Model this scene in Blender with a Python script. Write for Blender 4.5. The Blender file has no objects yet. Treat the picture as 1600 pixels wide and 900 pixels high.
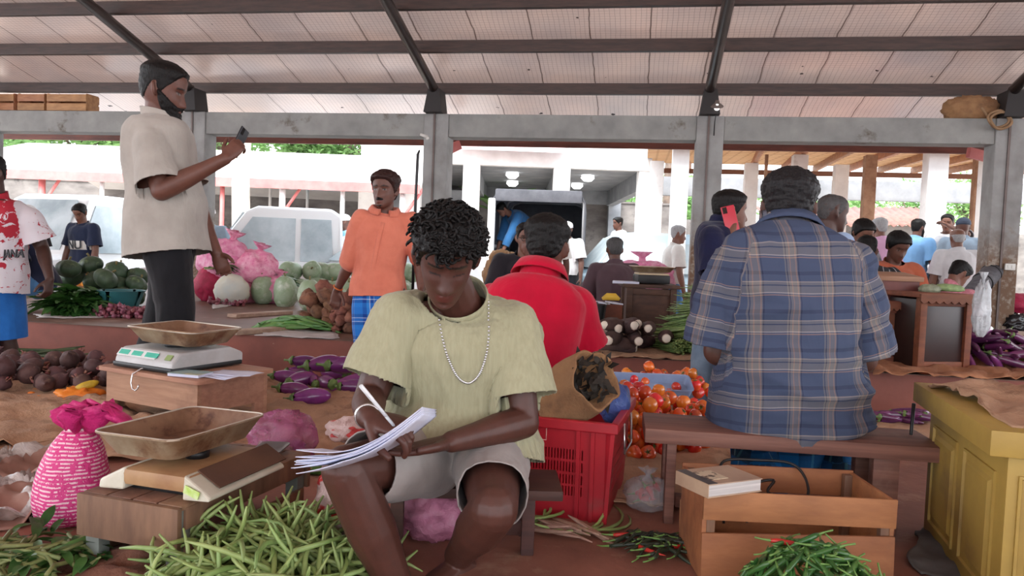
import bpy, bmesh, math, random
import numpy as np
from mathutils import Vector, Matrix, Euler
R = random.Random(7)
scene = bpy.context.scene
COL = scene.collection
PI = math.pi
def V(*a): return Vector(a if len(a) > 1 else a[0])
# ---------------------------------------------------------------- camera
FPX = 1200.0; CZ = 0.83; YAW = math.radians(9.5); PIT = math.atan(58/FPX); ROLL = 0.038
CPOS = Vector((0, 0, CZ))
cf = Vector((-math.sin(YAW)*math.cos(PIT), math.cos(YAW)*math.cos(PIT), -math.sin(PIT)))
cr0 = Vector((math.cos(YAW), math.sin(YAW), 0)); cu0 = cr0.cross(cf)
cr = cr0*math.cos(ROLL) + cu0*math.sin(ROLL); cu = cu0*math.cos(ROLL) - cr0*math.sin(ROLL)
cam = bpy.data.cameras.new('camera'); camo = bpy.data.objects.new('camera', cam); COL.objects.link(camo)
cam.sensor_width = 36; cam.lens = 36*FPX/1600; cam.clip_start = .05; cam.clip_end = 400
camo.matrix_world = Matrix(((cr.x, cu.x, -cf.x, 0), (cr.y, cu.y, -cf.y, 0), (cr.z, cu.z, -cf.z, CZ), (0, 0, 0, 1)))
scene.camera = camo
def ray(px, py): return cf + cr*((px-800)/FPX) + cu*((450-py)/FPX)
def P(px, py, d): return CPOS + ray(px, py)*d            # point at camera depth d
def G(px, py, z=0.0):                                    # point on the level z
    r = ray(px, py); return CPOS + r*((z-CZ)/r.z)
def PY(px, py, y):                                       # point on the vertical plane Y=y
    r = ray(px, py); return CPOS + r*(y/r.y)
# ---------------------------------------------------------------- tagging
def tag(o, label=None, cat=None, group=None, kind=None):
    if label: o['label'] = label
    if cat: o['category'] = cat
    if group: o['group'] = group
    if kind: o['kind'] = kind
    return o
def thing(name, loc, label, cat, group=None, rz=0.0):
    o = bpy.data.objects.new(name, None); COL.objects.link(o); o.empty_display_size = .05
    o.location = loc; o.rotation_euler = (0, 0, rz)
    return tag(o, label, cat, group)
def copy_tree(o, parent=None):
    c = o.copy(); COL.objects.link(c)
    if parent is not None: c.parent = parent
    for ch in list(o.children): copy_tree(ch, c)
    return c
# ---------------------------------------------------------------- numeric noise
def _h(ix, iy, iz, s):
    n = (ix*374761393 + iy*668265263 + iz*2147483647 + s*1274126177) & 0xffffffff
    n = ((n ^ (n >> 13))*1274126177) & 0xffffffff
    return ((n ^ (n >> 16)) & 0xffff)/65535.0
def vnoise(p, s=0):
    p = np.asarray(p, float); i = np.floor(p).astype(np.int64); f = p-i; f = f*f*(3-2*f)
    r = 0
    for dx in (0, 1):
        for dy in (0, 1):
            for dz in (0, 1):
                w = (f[:, 0] if dx else 1-f[:, 0])*(f[:, 1] if dy else 1-f[:, 1])*(f[:, 2] if dz else 1-f[:, 2])
                r = r + w*_h(i[:, 0]+dx, i[:, 1]+dy, i[:, 2]+dz, s)
    return r*2-1
def fbm(p, s=0, o=3):
    p = np.asarray(p, float); r = 0; a = 1.0
    for k in range(o): r = r + a*vnoise(p*(2**k), s+k); a *= .5
    return r
def smooth01(x): x = np.clip(x, 0, 1); return x*x*(3-2*x)
# ---------------------------------------------------------------- mesh builder
def frame_from(t, up=Vector((0, 0, 1))):
    t = Vector(t).normalized(); u = Vector(up)
    if abs(t.dot(u.normalized())) > .98: u = Vector((0, 1, 0)) if abs(t.y) < .9 else Vector((1, 0, 0))
    a = u.cross(t).normalized(); b = t.cross(a)
    return a, b, t
class MB:
    def __init__(s): s.v = []; s.f = []; s.mi = []; s.m = 0
    def add(s, vs, fs):
        k = len(s.v); s.v += [tuple(x) for x in vs]
        for q in fs: s.f.append(tuple(i+k for i in q)); s.mi.append(s.m)
        return s
    def hexa(s, p):   # 8 points: bottom 4 ccw, top 4 ccw
        return s.add(p, [(3, 2, 1, 0), (4, 5, 6, 7), (0, 1, 5, 4), (1, 2, 6, 5), (2, 3, 7, 6), (3, 0, 4, 7)])
    def box(s, c, size, M=None, bev=0.0):
        hx, hy, hz = size[0]/2, size[1]/2, size[2]/2; c = Vector(c)
        if bev <= 0:
            pts = [Vector(q) for q in ((-hx, -hy, -hz), (hx, -hy, -hz), (hx, hy, -hz), (-hx, hy, -hz), (-hx, -hy, hz), (hx, -hy, hz), (hx, hy, hz), (-hx, hy, hz))]
            if M is not None: pts = [M @ q for q in pts]
            return s.hexa([c+q for q in pts])
        bm = bmesh.new(); bmesh.ops.create_cube(bm, size=1)
        for q in bm.verts: q.co = Vector((q.co.x*hx*2, q.co.y*hy*2, q.co.z*hz*2))
        bmesh.ops.bevel(bm, geom=bm.edges[:], offset=min(bev, .45*min(size)), segments=2, profile=.6, affect='EDGES')
        bm.verts.index_update()
        vs = [c+((M @ q.co) if M is not None else q.co) for q in bm.verts]
        s.add(vs, [[q.index for q in f.verts] for f in bm.faces]); bm.free(); return s
    def board(s, a, b, w, t, up=Vector((0, 0, 1)), bev=.003):   # board from a to b, width w across, thickness t along up
        a, b = Vector(a), Vector(b); x, y, z = frame_from(b-a, up)
        M = Matrix((x, y, z)).transposed()
        return s.box((a+b)/2, (w, t, (b-a).length), M, bev)
    def tube(s, pts, rad, n=10, cap=True, up=Vector((0, 0, 1)), flat=1.0):
        pts = [Vector(p) for p in pts]; m = len(pts)
        if not hasattr(rad, '__len__'): rad = [rad]*m
        rings = []; a0 = None
        for i in range(m):
            t = (pts[min(i+1, m-1)]-pts[max(i-1, 0)])
            if t.length < 1e-9: t = Vector((0, 0, 1))
            t.normalize()
            if a0 is None: a0 = frame_from(t, up)[0]
            a0 = (a0-t*a0.dot(t))
            if a0.length < 1e-6: a0 = frame_from(t, up)[0]
            a0.normalize(); b = t.cross(a0)
            ra = rad[i] if not hasattr(rad[i], '__len__') else rad[i][0]
            rb = rad[i]*flat if not hasattr(rad[i], '__len__') else rad[i][1]
            rings.append([pts[i]+a0*(ra*math.cos(2*PI*k/n))+b*(rb*math.sin(2*PI*k/n)) for k in range(n)])
        return s.loft(rings, cap)
    def loft(s, rings, cap=True, closed=True):
        n = len(rings[0]); vs = [p for r in rings for p in r]; fs = []
        kk = n if closed else n-1
        for i in range(len(rings)-1):
            for k in range(kk):
                fs.append((i*n+k, i*n+(k+1) % n, (i+1)*n+(k+1) % n, (i+1)*n+k))
        if cap and closed:
            fs.append(tuple(range(n-1, -1, -1))); fs.append(tuple(range((len(rings)-1)*n, len(rings)*n)))
        return s.add(vs, fs)
    def lathe(s, prof, n=20, c=(0, 0, 0), M=None):   # prof: (r, z)
        c = Vector(c); rings = []
        for r, z in prof:
            ring = [Vector((max(r, 1e-4)*math.cos(2*PI*k/n), max(r, 1e-4)*math.sin(2*PI*k/n), z)) for k in range(n)]
            rings.append([c+((M @ q) if M is not None else q) for q in ring])
        return s.loft(rings, True)
    def ell(s, c, r, M=None, n=16, m=10):
        if not hasattr(r, '__len__'): r = (r, r, r)
        c = Vector(c); rings = []
        for i in range(m+1):
            ph = -PI/2+PI*i/m; cr_ = max(math.cos(ph), .02)
            ring = [Vector((r[0]*cr_*math.cos(2*PI*k/n), r[1]*cr_*math.sin(2*PI*k/n), r[2]*math.sin(ph))) for k in range(n)]
            rings.append([c+((M @ q) if M is not None else q) for q in ring])
        return s.loft(rings, True)
    def grid(s, fn, nu, nv):     # fn(u,v) -> point, u,v in 0..1
        vs = [fn(i/nu, j/nv) for j in range(nv+1) for i in range(nu+1)]
        fs = [(j*(nu+1)+i, j*(nu+1)+i+1, (j+1)*(nu+1)+i+1, (j+1)*(nu+1)+i) for j in range(nv) for i in range(nu)]
        return s.add(vs, fs)
    def tri_arrays(s): return s.v, s.f
    def build(s, name, mat, parent=None, smooth=True, origin=None, autos=None):
        me = bpy.data.meshes.new(name)
        vs = s.v
        if origin is not None:
            o0 = Vector(origin); vs = [tuple(Vector(q)-o0) for q in vs]
        me.from_pydata(vs, [], s.f)
        mats = mat if isinstance(mat, (list, tuple)) else [mat]
        for m_ in mats: me.materials.append(m_)
        if len(mats) > 1: me.polygons.foreach_set('material_index', s.mi)
        if smooth: me.polygons.foreach_set('use_smooth', [True]*len(me.polygons))
        me.update()
        if smooth and autos is not None:
            try: me.set_sharp_from_angle(angle=math.radians(autos))
            except Exception: pass
        o = bpy.data.objects.new(name, me); COL.objects.link(o)
        if parent is not None: o.parent = parent
        elif origin is not None: o.location = origin
        return o
def rotz(a): return Matrix.Rotation(a, 3, 'Z')
def rot(ax, ay, az): return Euler((ax, ay, az)).to_matrix()
def jit(a): return R.uniform(-a, a)
# ---------------------------------------------------------------- materials
def srgb(r, g, b):
    def f(c):
        c /= 255.0
        return c/12.92 if c <= .04045 else ((c+.055)/1.055)**2.4
    return (f(r), f(g), f(b), 1)
MATS = {}
class NT:
    def __init__(s, name):
        s.m = bpy.data.materials.new(name); s.m.use_nodes = True; s.t = s.m.node_tree; s.t.nodes.clear()
        s.out = s.n('ShaderNodeOutputMaterial'); s.b = s.n('ShaderNodeBsdfPrincipled'); s.l(s.b.outputs[0], s.out.inputs[0])
        s.tc = s.n('ShaderNodeTexCoord')
    def n(s, t, **k):
        x = s.t.nodes.new(t)
        for a, b in k.items(): setattr(x, a, b)
        return x
    def l(s, a, b): s.t.links.new(a, b)
    def mix(s, fac, a, b, mode='MIX'):
        x = s.n('ShaderNodeMix', data_type='RGBA', blend_type=mode)
        for sock, val in ((x.inputs[0], fac), (x.inputs[6], a), (x.inputs[7], b)):
            if hasattr(val, 'is_linked') or hasattr(val, 'links'): s.l(val, sock)
            else: sock.default_value = val
        return x.outputs[2]
    def math(s, op, a, b=0.0):
        x = s.n('ShaderNodeMath', operation=op)
        for sock, val in ((x.inputs[0], a), (x.inputs[1], b)):
            if hasattr(val, 'links'): s.l(val, sock)
            else: sock.default_value = val
        return x.outputs[0]
    def noise(s, scale, detail=4, rough=.55, vec=None, st=None, dist=0):
        x = s.n('ShaderNodeTexNoise'); x.inputs['Scale'].default_value = scale; x.inputs['Detail'].default_value = detail
        x.inputs['Roughness'].default_value = rough; x.inputs['Distortion'].default_value = dist
        v = vec if vec is not None else s.tc.outputs['Object']
        if st is not None:
            mp = s.n('ShaderNodeMapping'); mp.inputs['Scale'].default_value = st; s.l(v, mp.inputs[0]); v = mp.outputs[0]
        s.l(v, x.inputs['Vector']); return x.outputs['Fac']
    def ramp(s, fac, stops, interp='LINEAR'):
        x = s.n('ShaderNodeValToRGB'); cr_ = x.color_ramp; cr_.interpolation = interp
        while len(cr_.elements) < len(stops): cr_.elements.new(.5)
        for e, (p, c) in zip(cr_.elements, stops):
            e.position = p; e.color = c if hasattr(c, '__len__') else (c, c, c, 1)
        s.l(fac, x.inputs[0]); return x.outputs['Color']
    def bump(s, h, strength=.3, dist=.01, prev=None):
        x = s.n('ShaderNodeBump'); x.inputs['Strength'].default_value = strength; x.inputs['Distance'].default_value = dist
        s.l(h, x.inputs['Height'])
        if prev is not None: s.l(prev, x.inputs['Normal'])
        return x.outputs[0]
    def attr(s, name): 
        x = s.n('ShaderNodeAttribute'); x.attribute_name = name; return x
def mat(name, c, rough=.7, metal=0.0, c2=None, ns=6.0, st=None, c3=None, n3=2.0, t3=(.5, .65), bump=0.0, bs=40.0, bst=None, rand=0.0, spec=.5, coat=0.0, trans=0.0, alpha=1.0, sheen=0.0, noise_lo=.35, noise_hi=.65, transl=0.0):
    """c base, c2 mottled by noise, c3 stains of their own shape; rand varies value per object"""
    if name in MATS: return MATS[name]
    t = NT(name); b = t.b
    col = None
    if c2 is not None:
        f = t.ramp(t.noise(ns, 5, .6, st=st), [(noise_lo, 0.0), (noise_hi, 1.0)])
        col = t.mix(f, c, c2)
    else:
        rgb = t.n('ShaderNodeRGB'); rgb.outputs[0].default_value = c; col = rgb.outputs[0]
    if c3 is not None:
        f = t.ramp(t.noise(n3, 6, .65), [(t3[0], 0.0), (t3[1], 1.0)])
        col = t.mix(f, col, c3)
    if rand > 0:
        oi = t.n('ShaderNodeObjectInfo'); hs = t.n('ShaderNodeHueSaturation')
        v = t.math('ADD', t.math('MULTIPLY', oi.outputs['Random'], 2*rand), 1-rand); t.l(v, hs.inputs['Value'])
        hue = t.math('ADD', t.math('MULTIPLY', t.math('FRACT', t.math('MULTIPLY', oi.outputs['Random'], 7.31)), .05*min(1, rand*3)), .5-.025*min(1, rand*3)); t.l(hue, hs.inputs['Hue'])
        t.l(col, hs.inputs['Color']); col = hs.outputs[0]
    t.l(col, b.inputs['Base Color'])
    b.inputs['Roughness'].default_value = rough; b.inputs['Metallic'].default_value = metal
    b.inputs['Specular IOR Level'].default_value = spec; b.inputs['Coat Weight'].default_value = coat
    b.inputs['Transmission Weight'].default_value = trans; b.inputs['Alpha'].default_value = alpha
    b.inputs['Sheen Weight'].default_value = sheen
    if bump > 0: t.l(t.bump(t.noise(bs, 4, .6, st=bst), bump), b.inputs['Normal'])
    if transl > 0:
        tr = t.n('ShaderNodeBsdfTranslucent'); t.l(col, tr.inputs[0]); mx = t.n('ShaderNodeMixShader'); mx.inputs[0].default_value = transl
        t.l(b.outputs[0], mx.inputs[1]); t.l(tr.outputs[0], mx.inputs[2]); t.l(mx.outputs[0], t.out.inputs[0])
    MATS[name] = t.m
    return t.m
def plastic_film(name, c, alpha=.45, rough=.25):
    if name in MATS: return MATS[name]
    t = NT(name); b = t.b
    b.inputs['Base Color'].default_value = c; b.inputs['Roughness'].default_value = rough
    f = t.ramp(t.noise(9, 5, .6), [(.3, alpha*.6), (.7, min(1, alpha*1.5))])
    t.l(f, b.inputs['Alpha']); t.l(t.bump(t.noise(14, 4, .6, dist=1.2), .8, .02), b.inputs['Normal'])
    MATS[name] = t.m; return t.m
def wood(name, c, c2, rough=.65, st=(2, 30, 30), ns=1.5, c3=None, bump=.15, rand=.12, t3=(.55, .75)):
    return mat(name, c, rough, c2=c2, ns=ns, st=st, c3=c3, n3=3, t3=t3, bump=bump, bs=2.0, bst=st, rand=rand)
# ================================================================ setting
def struct(o): o['kind'] = 'structure'; return o
M_conc = mat('painted_concrete', srgb(150, 150, 146), .75, c2=srgb(128, 128, 126), ns=3, c3=srgb(95, 84, 74), n3=2.5, t3=(.62, .72), bump=.12, bs=30)
M_floor = mat('red_floor_concrete', srgb(150, 98, 80), .7, c2=srgb(118, 76, 62), ns=2.2, c3=srgb(166, 130, 108), n3=5, t3=(.56, .72), bump=.35, bs=18)
M_plat = mat('red_painted_plinth', srgb(150, 84, 68), .6, c2=srgb(122, 66, 54), ns=2.0, c3=srgb(176, 142, 120), n3=7, t3=(.66, .70), bump=.15, bs=22)
M_plattop = mat('worn_platform_top', srgb(126, 92, 76), .5, c2=srgb(100, 74, 62), ns=1.4, c3=srgb(168, 146, 130), n3=3, t3=(.58, .7), bump=.1, bs=22)
M_asph = mat('street_ground', srgb(206, 198, 188), .9, c2=srgb(186, 176, 166), ns=1.2, c3=srgb(150, 132, 118), n3=.8, t3=(.6, .75), bump=.2, bs=12)
M_steel = mat('brown_steel', srgb(72, 52, 46), .5, c2=srgb(52, 40, 36), ns=4, st=(1, 8, 8), bump=.08, bs=20)
M_pipe = mat('rafter_pipe', srgb(96, 84, 80), .38, metal=.5, c2=srgb(74, 62, 58), ns=3)
M_dark = mat('dark_gusset', srgb(40, 36, 36), .6)

# floor level 0 = raised selling floor we sit on; aisle behind it is lower; far platform beyond
AZ = -.36; FZ = .15; WY = 9.0
e1, e2 = G(100, 571, 0), G(1400, 652, 0)           # rear edge of the near floor
YE = (e1.y+e2.y)/2
YF = (G(500, 526, FZ).y + G(1000, 563, FZ).y + G(1400, 585, FZ).y)/3   # front edge of the far platform
m = MB()
def slab(mb, x0, x1, y0, y1, z0, z1): return mb.hexa([(x0, y0, z0), (x1, y0, z0), (x1, y1, z0), (x0, y1, z0), (x0, y0, z1), (x1, y0, z1), (x1, y1, z1), (x0, y1, z1)])
slab(m, -14, 14, -14, YE, -.6, 0)
struct(m.build('floor', M_floor, smooth=False))
m = MB(); slab(m, -14, 14, YE, YF, -.8, AZ); struct(m.build('floor_aisle', M_floor, smooth=False))
m = MB(); slab(m, -14, 14, YF, WY+.3, -.8, FZ); m.m = 1; slab(m, -14, 14, YF-.015, WY+.3, FZ, FZ+.004)
struct(m.build('floor_platform', [M_plat, M_plattop], smooth=False))
m = MB(); slab(m, -60, 60, WY+.3, 90, -1.2, -.5); struct(m.build('ground_street', M_asph, smooth=False))
# columns + beam
BX = [PY(300, 300, WY).x-3.15]+[PY(q, 300, WY).x for q in (301, 678, 1105, 1574)]+[PY(1574, 300, WY).x+3.15]
zb0 = PY(880, 216, WY).z; zb1 = PY(880, 179, WY).z
M_colm = mat('column_paint', srgb(150, 150, 148), .7, c2=srgb(128, 126, 124), ns=4, bump=.15, bs=26)
t = NT('column_worn'); z_ = t.n('ShaderNodeSeparateXYZ'); t.l(t.tc.outputs['Object'], z_.inputs[0])
wear = t.math('GREATER_THAN', t.math('SUBTRACT', t.math('ADD', t.noise(5, 6, .7), .62), z_.outputs[2]), 0.0)   # scraped paint low on the column
wearf = t.ramp(t.math('SUBTRACT', t.math('ADD', t.noise(5, 6, .7), 1.12), z_.outputs[2]), [(.35, 0.0), (.75, 1.0)])
base = t.mix(t.ramp(t.noise(3, 4), [(.4, 0.0), (.65, 1.0)]), srgb(152, 152, 150), srgb(128, 126, 124))
brown = t.mix(t.ramp(t.noise(9, 5, .7), [(.5, 0.0), (.6, 1.0)]), srgb(110, 84, 64), srgb(150, 140, 128))
t.l(t.mix(wearf, base, brown), t.b.inputs['Base Color']); t.b.inputs['Roughness'].default_value = .75
t.l(t.bump(t.noise(25), .2), t.b.inputs['Normal']); M_colworn = t.m
for i, x in enumerate(BX):
    m = MB(); m.box((x, WY+.14, (zb1+AZ)/2+.0), (.30, .28, zb1-AZ), bev=.01)
    struct(m.build('column', M_colworn, smooth=False))
    m = MB(); m.box((x-.02, WY-.006, (zb1+FZ)/2), (.022, .02, zb1-FZ)); struct(m.build('conduit_pipe', M_pipe, smooth=False))
for a, b in zip(BX[:-1], BX[1:]):
    m = MB(); m.box(((a+b)/2, WY+.15, (zb0+zb1)/2), (b-a-.30, .26, zb1-zb0), bev=.008)
    struct(m.build('lintel_beam', M_conc, smooth=False))
# roof: slopes down away from the camera
SL = .26; Z0 = 2.92
def roofz(y): return Z0+SL*(WY-y)
YEAVE = WY+1.75; YR = -1.0
t = NT('roof_foil'); b = t.b
ob = t.tc.outputs['Object']; sx = t.n('ShaderNodeSeparateXYZ'); t.l(ob, sx.inputs[0])
def gridline(axis, per, w, wob):
    v = t.math('ADD', sx.outputs[axis], t.math('MULTIPLY', t.noise(3, 2), wob))
    return t.math('LESS_THAN', t.math('FRACT', t.math('DIVIDE', v, per)), w)
gl = t.math('MAXIMUM', gridline(0, .052, .07, .03), gridline(1, .045, .07, .03))
seam = gridline(0, .62, .02, .05)
spots = t.ramp(t.noise(7, 2, .4), [(.76, 0.0), (.78, 1.0)])
c = t.mix(t.ramp(t.noise(1.1, 4), [(.35, 0.0), (.65, 1.0)]), srgb(226, 210, 202), srgb(210, 198, 194))
c = t.mix(t.math('MULTIPLY', gl, .55), c, srgb(110, 88, 78)); c = t.mix(t.math('MULTIPLY', seam, .7), c, srgb(90, 70, 62)); c = t.mix(spots, c, srgb(50, 40, 36))
t.l(c, b.inputs['Base Color']); b.inputs['Roughness'].default_value = .34; b.inputs['Metallic'].default_value = .55
t.l(t.bump(t.noise(5, 5, .6), .25, .02), b.inputs['Normal'])
tr = t.n('ShaderNodeBsdfTranslucent'); t.l(c, tr.inputs[0]); mx = t.n('ShaderNodeMixShader'); mx.inputs[0].default_value = .30
t.l(b.outputs[0], mx.inputs[1]); t.l(tr.outputs[0], mx.inputs[2]); t.l(mx.outputs[0], t.out.inputs[0]); M_roof = t.m
m = MB()
m.hexa([(-12, YR, roofz(YR)), (12, YR, roofz(YR)), (12, YEAVE, roofz(YEAVE)), (-12, YEAVE, roofz(YEAVE)), (-12, YR, roofz(YR)+.01), (12, YR, roofz(YR)+.01), (12, YEAVE, roofz(YEAVE)+.01), (-12, YEAVE, roofz(YEAVE)+.01)])
struct(m.build('ceiling', M_roof, smooth=False))
m = MB(); zr0 = roofz(YR); zr1 = roofz(YR)-SL*6
m.hexa([(-12, YR-6, zr1), (12, YR-6, zr1), (12, YR, zr0), (-12, YR, zr0), (-12, YR-6, zr1+.01), (12, YR-6, zr1+.01), (12, YR, zr0+.01), (-12, YR, zr0+.01)])
struct(m.build('ceiling_rear_unseen', M_roof, smooth=False))  # unseen rear slope, added and sized to control light on the foreground
# purlins (y found from the photo rows) and rafter pipes
for py_, hh in ((142, .13), (75, .13), (5, .13)):
    r = ray(880, py_); k = (roofz(0)-.09-CZ)/(r.z+SL*r.y); y = k*r.y
    m = MB(); m.box((0, y, roofz(y)-hh/2-.005), (24, .07, hh), bev=.006); struct(m.build('purlin', M_steel, smooth=False))
    dy = y
for k in range(1, 7):
    y = dy-.92*k; m = MB(); m.box((0, y, roofz(y)-.07), (24, .07, .13)); struct(m.build('purlin', M_steel, smooth=False))
m = MB(); m.box((0, YEAVE-.02, roofz(YEAVE)-.09), (24, .04, .17)); struct(m.build('trim_1', mat('eave_board', srgb(120, 66, 52), .6, c2=srgb(92, 52, 44), ns=3, st=(1, 6, 6)), smooth=False))
for x in BX:
    m = MB(); m.tube([(x-.03, WY-.05, roofz(WY)-.20), (x-.03, YR, roofz(YR)-.20)], .058, 14); struct(m.build('rafter_pipe', M_pipe))
    m = MB(); y0 = WY-.02
    m.hexa([(x-.13, y0-.10, zb1), (x+.09, y0-.10, zb1), (x+.09, y0+.2, zb1), (x-.13, y0+.2, zb1), (x-.09, y0-.07, roofz(WY)-.2), (x+.05, y0-.07, roofz(WY)-.2), (x+.05, y0+.2, roofz(WY)-.2), (x-.09, y0+.2, roofz(WY)-.2)])
    struct(m.build('gusset_plate', M_dark, smooth=False))
# ---------------------------------------------------------------- light
w = bpy.data.worlds.new('overcast_sky'); scene.world = w; w.use_nodes = True; nt = w.node_tree; nt.nodes.clear()
o_ = nt.nodes.new('ShaderNodeOutputWorld'); bg = nt.nodes.new('ShaderNodeBackground'); tc_ = nt.nodes.new('ShaderNodeTexCoord'); sp = nt.nodes.new('ShaderNodeSeparateXYZ'); rp = nt.nodes.new('ShaderNodeValToRGB')
nt.links.new(tc_.outputs['Generated'], sp.inputs[0]); nt.links.new(sp.outputs[2], rp.inputs[0])
rp.color_ramp.elements[0].position = 0.0; rp.color_ramp.elements[0].color = (.92, .95, 1, 1); rp.color_ramp.elements[1].position = .9; rp.color_ramp.elements[1].color = (.80, .90, 1, 1)
nt.links.new(rp.outputs[0], bg.inputs[0]); bg.inputs[1].default_value = 3.0; nt.links.new(bg.outputs[0], o_.inputs[0])
sl = bpy.data.lights.new('sun', 'SUN'); sl.energy = 5.0; sl.angle = math.radians(20); sl.color = (1, .97, .92)
so = bpy.data.objects.new('sun', sl); COL.objects.link(so); so.rotation_euler = (math.radians(38), math.radians(-18), math.radians(10))
scene.view_settings.view_transform = 'Standard'; scene.view_settings.look = 'None'; scene.view_settings.gamma = 1; scene.view_settings.use_curve_mapping = False
scene.view_settings.exposure = 0.62
scene.cycles.use_denoising = True
scene.cycles.max_bounces = 8; scene.cycles.diffuse_bounces = 5; scene.cycles.transparent_max_bounces = 12; scene.cycles.glossy_bounces = 3; scene.cycles.sample_clamp_indirect = 6
# ================================================================ people
def remesh(mb, vox, smooth_it=5):
    """union of overlapping closed shapes -> one continuous smooth surface; returns numpy verts and quads"""
    me = bpy.data.meshes.new('tmp'); me.from_pydata(mb.v, [], mb.f); me.update()
    o = bpy.data.objects.new('tmp', me); COL.objects.link(o)
    md = o.modifiers.new('r', 'REMESH'); md.mode = 'VOXEL'; md.voxel_size = vox; md.adaptivity = 0
    dg = bpy.context.evaluated_depsgraph_get(); ev = o.evaluated_get(dg); em = ev.to_mesh()
    n = len(em.vertices); v = np.empty(n*3, np.float32); em.vertices.foreach_get('co', v); v = v.reshape(-1, 3).astype(float)
    nl = len(em.loops); li = np.empty(nl, np.int32); em.loops.foreach_get('vertex_index', li)
    q = li.reshape(-1, 4) if nl == 4*len(em.polygons) else np.array([list(p.vertices)[:4] for p in em.polygons])
    ev.to_mesh_clear(); bpy.data.objects.remove(o); bpy.data.meshes.remove(me)
    e = np.concatenate([q[:, [0, 1]], q[:, [1, 2]], q[:, [2, 3]], q[:, [3, 0]]])
    for k in range(smooth_it):
        for lam in ((.55, -.50) if k else (.6,)):
            cnt = np.bincount(e[:, 0], minlength=n)+np.bincount(e[:, 1], minlength=n)
            s = np.stack([np.bincount(e[:, 0], v[e[:, 1], i], n)+np.bincount(e[:, 1], v[e[:, 0], i], n) for i in range(3)], 1)/np.maximum(cnt, 1)[:, None]
            v = v+lam*(s-v)
    return v, q
def normals(v, q):
    fn = np.cross(v[q[:, 2]]-v[q[:, 0]], v[q[:, 3]]-v[q[:, 1]]); n = np.zeros_like(v)
    for k in range(4):
        for i in range(3): n[:, i] += np.bincount(q[:, k], fn[:, i], len(v))
    return n/np.maximum(np.linalg.norm(n, axis=1), 1e-9)[:, None]
def np_build(name, v, q, mat_, parent, origin, cols=None, uvw=None, solid=0.0):
    o0 = np.array(origin); me = bpy.data.meshes.new(name); v = v-o0
    me.vertices.add(len(v)); me.vertices.foreach_set('co', v.astype(np.float32).ravel())
    me.loops.add(q.size); me.loops.foreach_set('vertex_index', q.astype(np.int32).ravel())
    me.polygons.add(len(q)); me.polygons.foreach_set('loop_start', (np.arange(len(q))*q.shape[1]).astype(np.int32))
    me.update(calc_edges=True); me.validate()
    me.polygons.foreach_set('use_smooth', [True]*len(me.polygons))
    if cols is not None:
        a = me.attributes.new('col', 'FLOAT_COLOR', 'POINT'); a.data.foreach_set('color', np.concatenate([cols, np.ones((len(v), 1))], 1).astype(np.float32).ravel())
    if uvw is not None:
        a = me.attributes.new('cl', 'FLOAT_VECTOR', 'POINT'); a.data.foreach_set('vector', uvw.astype(np.float32).ravel())
    me.materials.append(mat_); o = bpy.data.objects.new(name, me); COL.objects.link(o); o.parent = parent
    if solid: md = o.modifiers.new('thick', 'SOLIDIFY'); md.thickness = solid; md.offset = -1
    return o
def skin_mat():
    t = NT('skin'); a = t.attr('col')
    c = t.mix(t.ramp(t.noise(35, 4), [(.35, 0.0), (.7, .22)]), a.outputs['Color'], (.02, .012, .01, 1))
    t.l(c, t.b.inputs['Base Color']); t.b.inputs['Roughness'].default_value = .48; t.b.inputs['Specular IOR Level'].default_value = .45
    t.l(t.bump(t.noise(140, 3), .12, .004), t.b.inputs['Normal']); return t.m
M_SKIN = skin_mat()
def hair_mat(name, c, c2):
    t = NT(name); n = t.noise(60, 4, .7, st=(1, 1, .35)); t.l(t.mix(n, c, c2), t.b.inputs['Base Color']); t.b.inputs['Roughness'].default_value = .5; t.b.inputs['Specular IOR Level'].default_value = .22
    t.l(t.bump(t.noise(150, 3, .7, st=(1, 1, .3)), .7, .006), t.b.inputs['Normal']); return t.m
M_HAIR = hair_mat('black_hair', srgb(9, 8, 8), srgb(22, 19, 18))
M_HGREY = hair_mat('grey_hair', srgb(186, 186, 186), srgb(120, 120, 122))
M_HSALT = hair_mat('salt_hair', srgb(92, 90, 90), srgb(44, 42, 42))
_m_necklace = None
# ---- head, local frame: x = person's right, y forward, z up, origin between the ears at eye height
_HZ = np.array([-.118, -.112, -.10, -.085, -.065, -.04, -.015, .01, .035, .06, .082, .098, .108, .113])
_HW = np.array([.004, .021, .036, .047, .055, .0625, .068, .071, .0735, .0725, .064, .048, .029, .004])
_HF = np.array([.066, .084, .090, .089, .089, .090, .088, .088, .093, .091, .080, .060, .037, .008])
_HB = np.array([.050, .022, .000, -.030, -.055, -.078, -.090, -.097, -.101, -.098, -.086, -.066, -.044, -.012])
def head_grid(nz=64, na=72):
    zs = np.concatenate([np.linspace(-.118, .113, nz)]); a = np.linspace(0, 2*np.pi, na, endpoint=False)
    hw = np.interp(zs, _HZ, _HW); fy = np.interp(zs, _HZ, _HF); by = np.interp(zs, _HZ, _HB)
    for arr in (hw, fy, by):
        k = np.array([1, 2, 3, 2, 1])/9.0; arr[2:-2] = np.convolve(arr, k, 'same')[2:-2]
    sa, ca = np.sin(a), np.cos(a); e = 2/2.25
    X = hw[:, None]*np.sign(sa)*np.abs(sa)**e; yc = (fy+by)/2; hd = (fy-by)/2
    Y = yc[:, None]+hd[:, None]*np.sign(ca)*np.abs(ca)**e; Z = np.repeat(zs[:, None], na, 1)
    return X, Y, Z, np.repeat(a[None], nz, 0)
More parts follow.
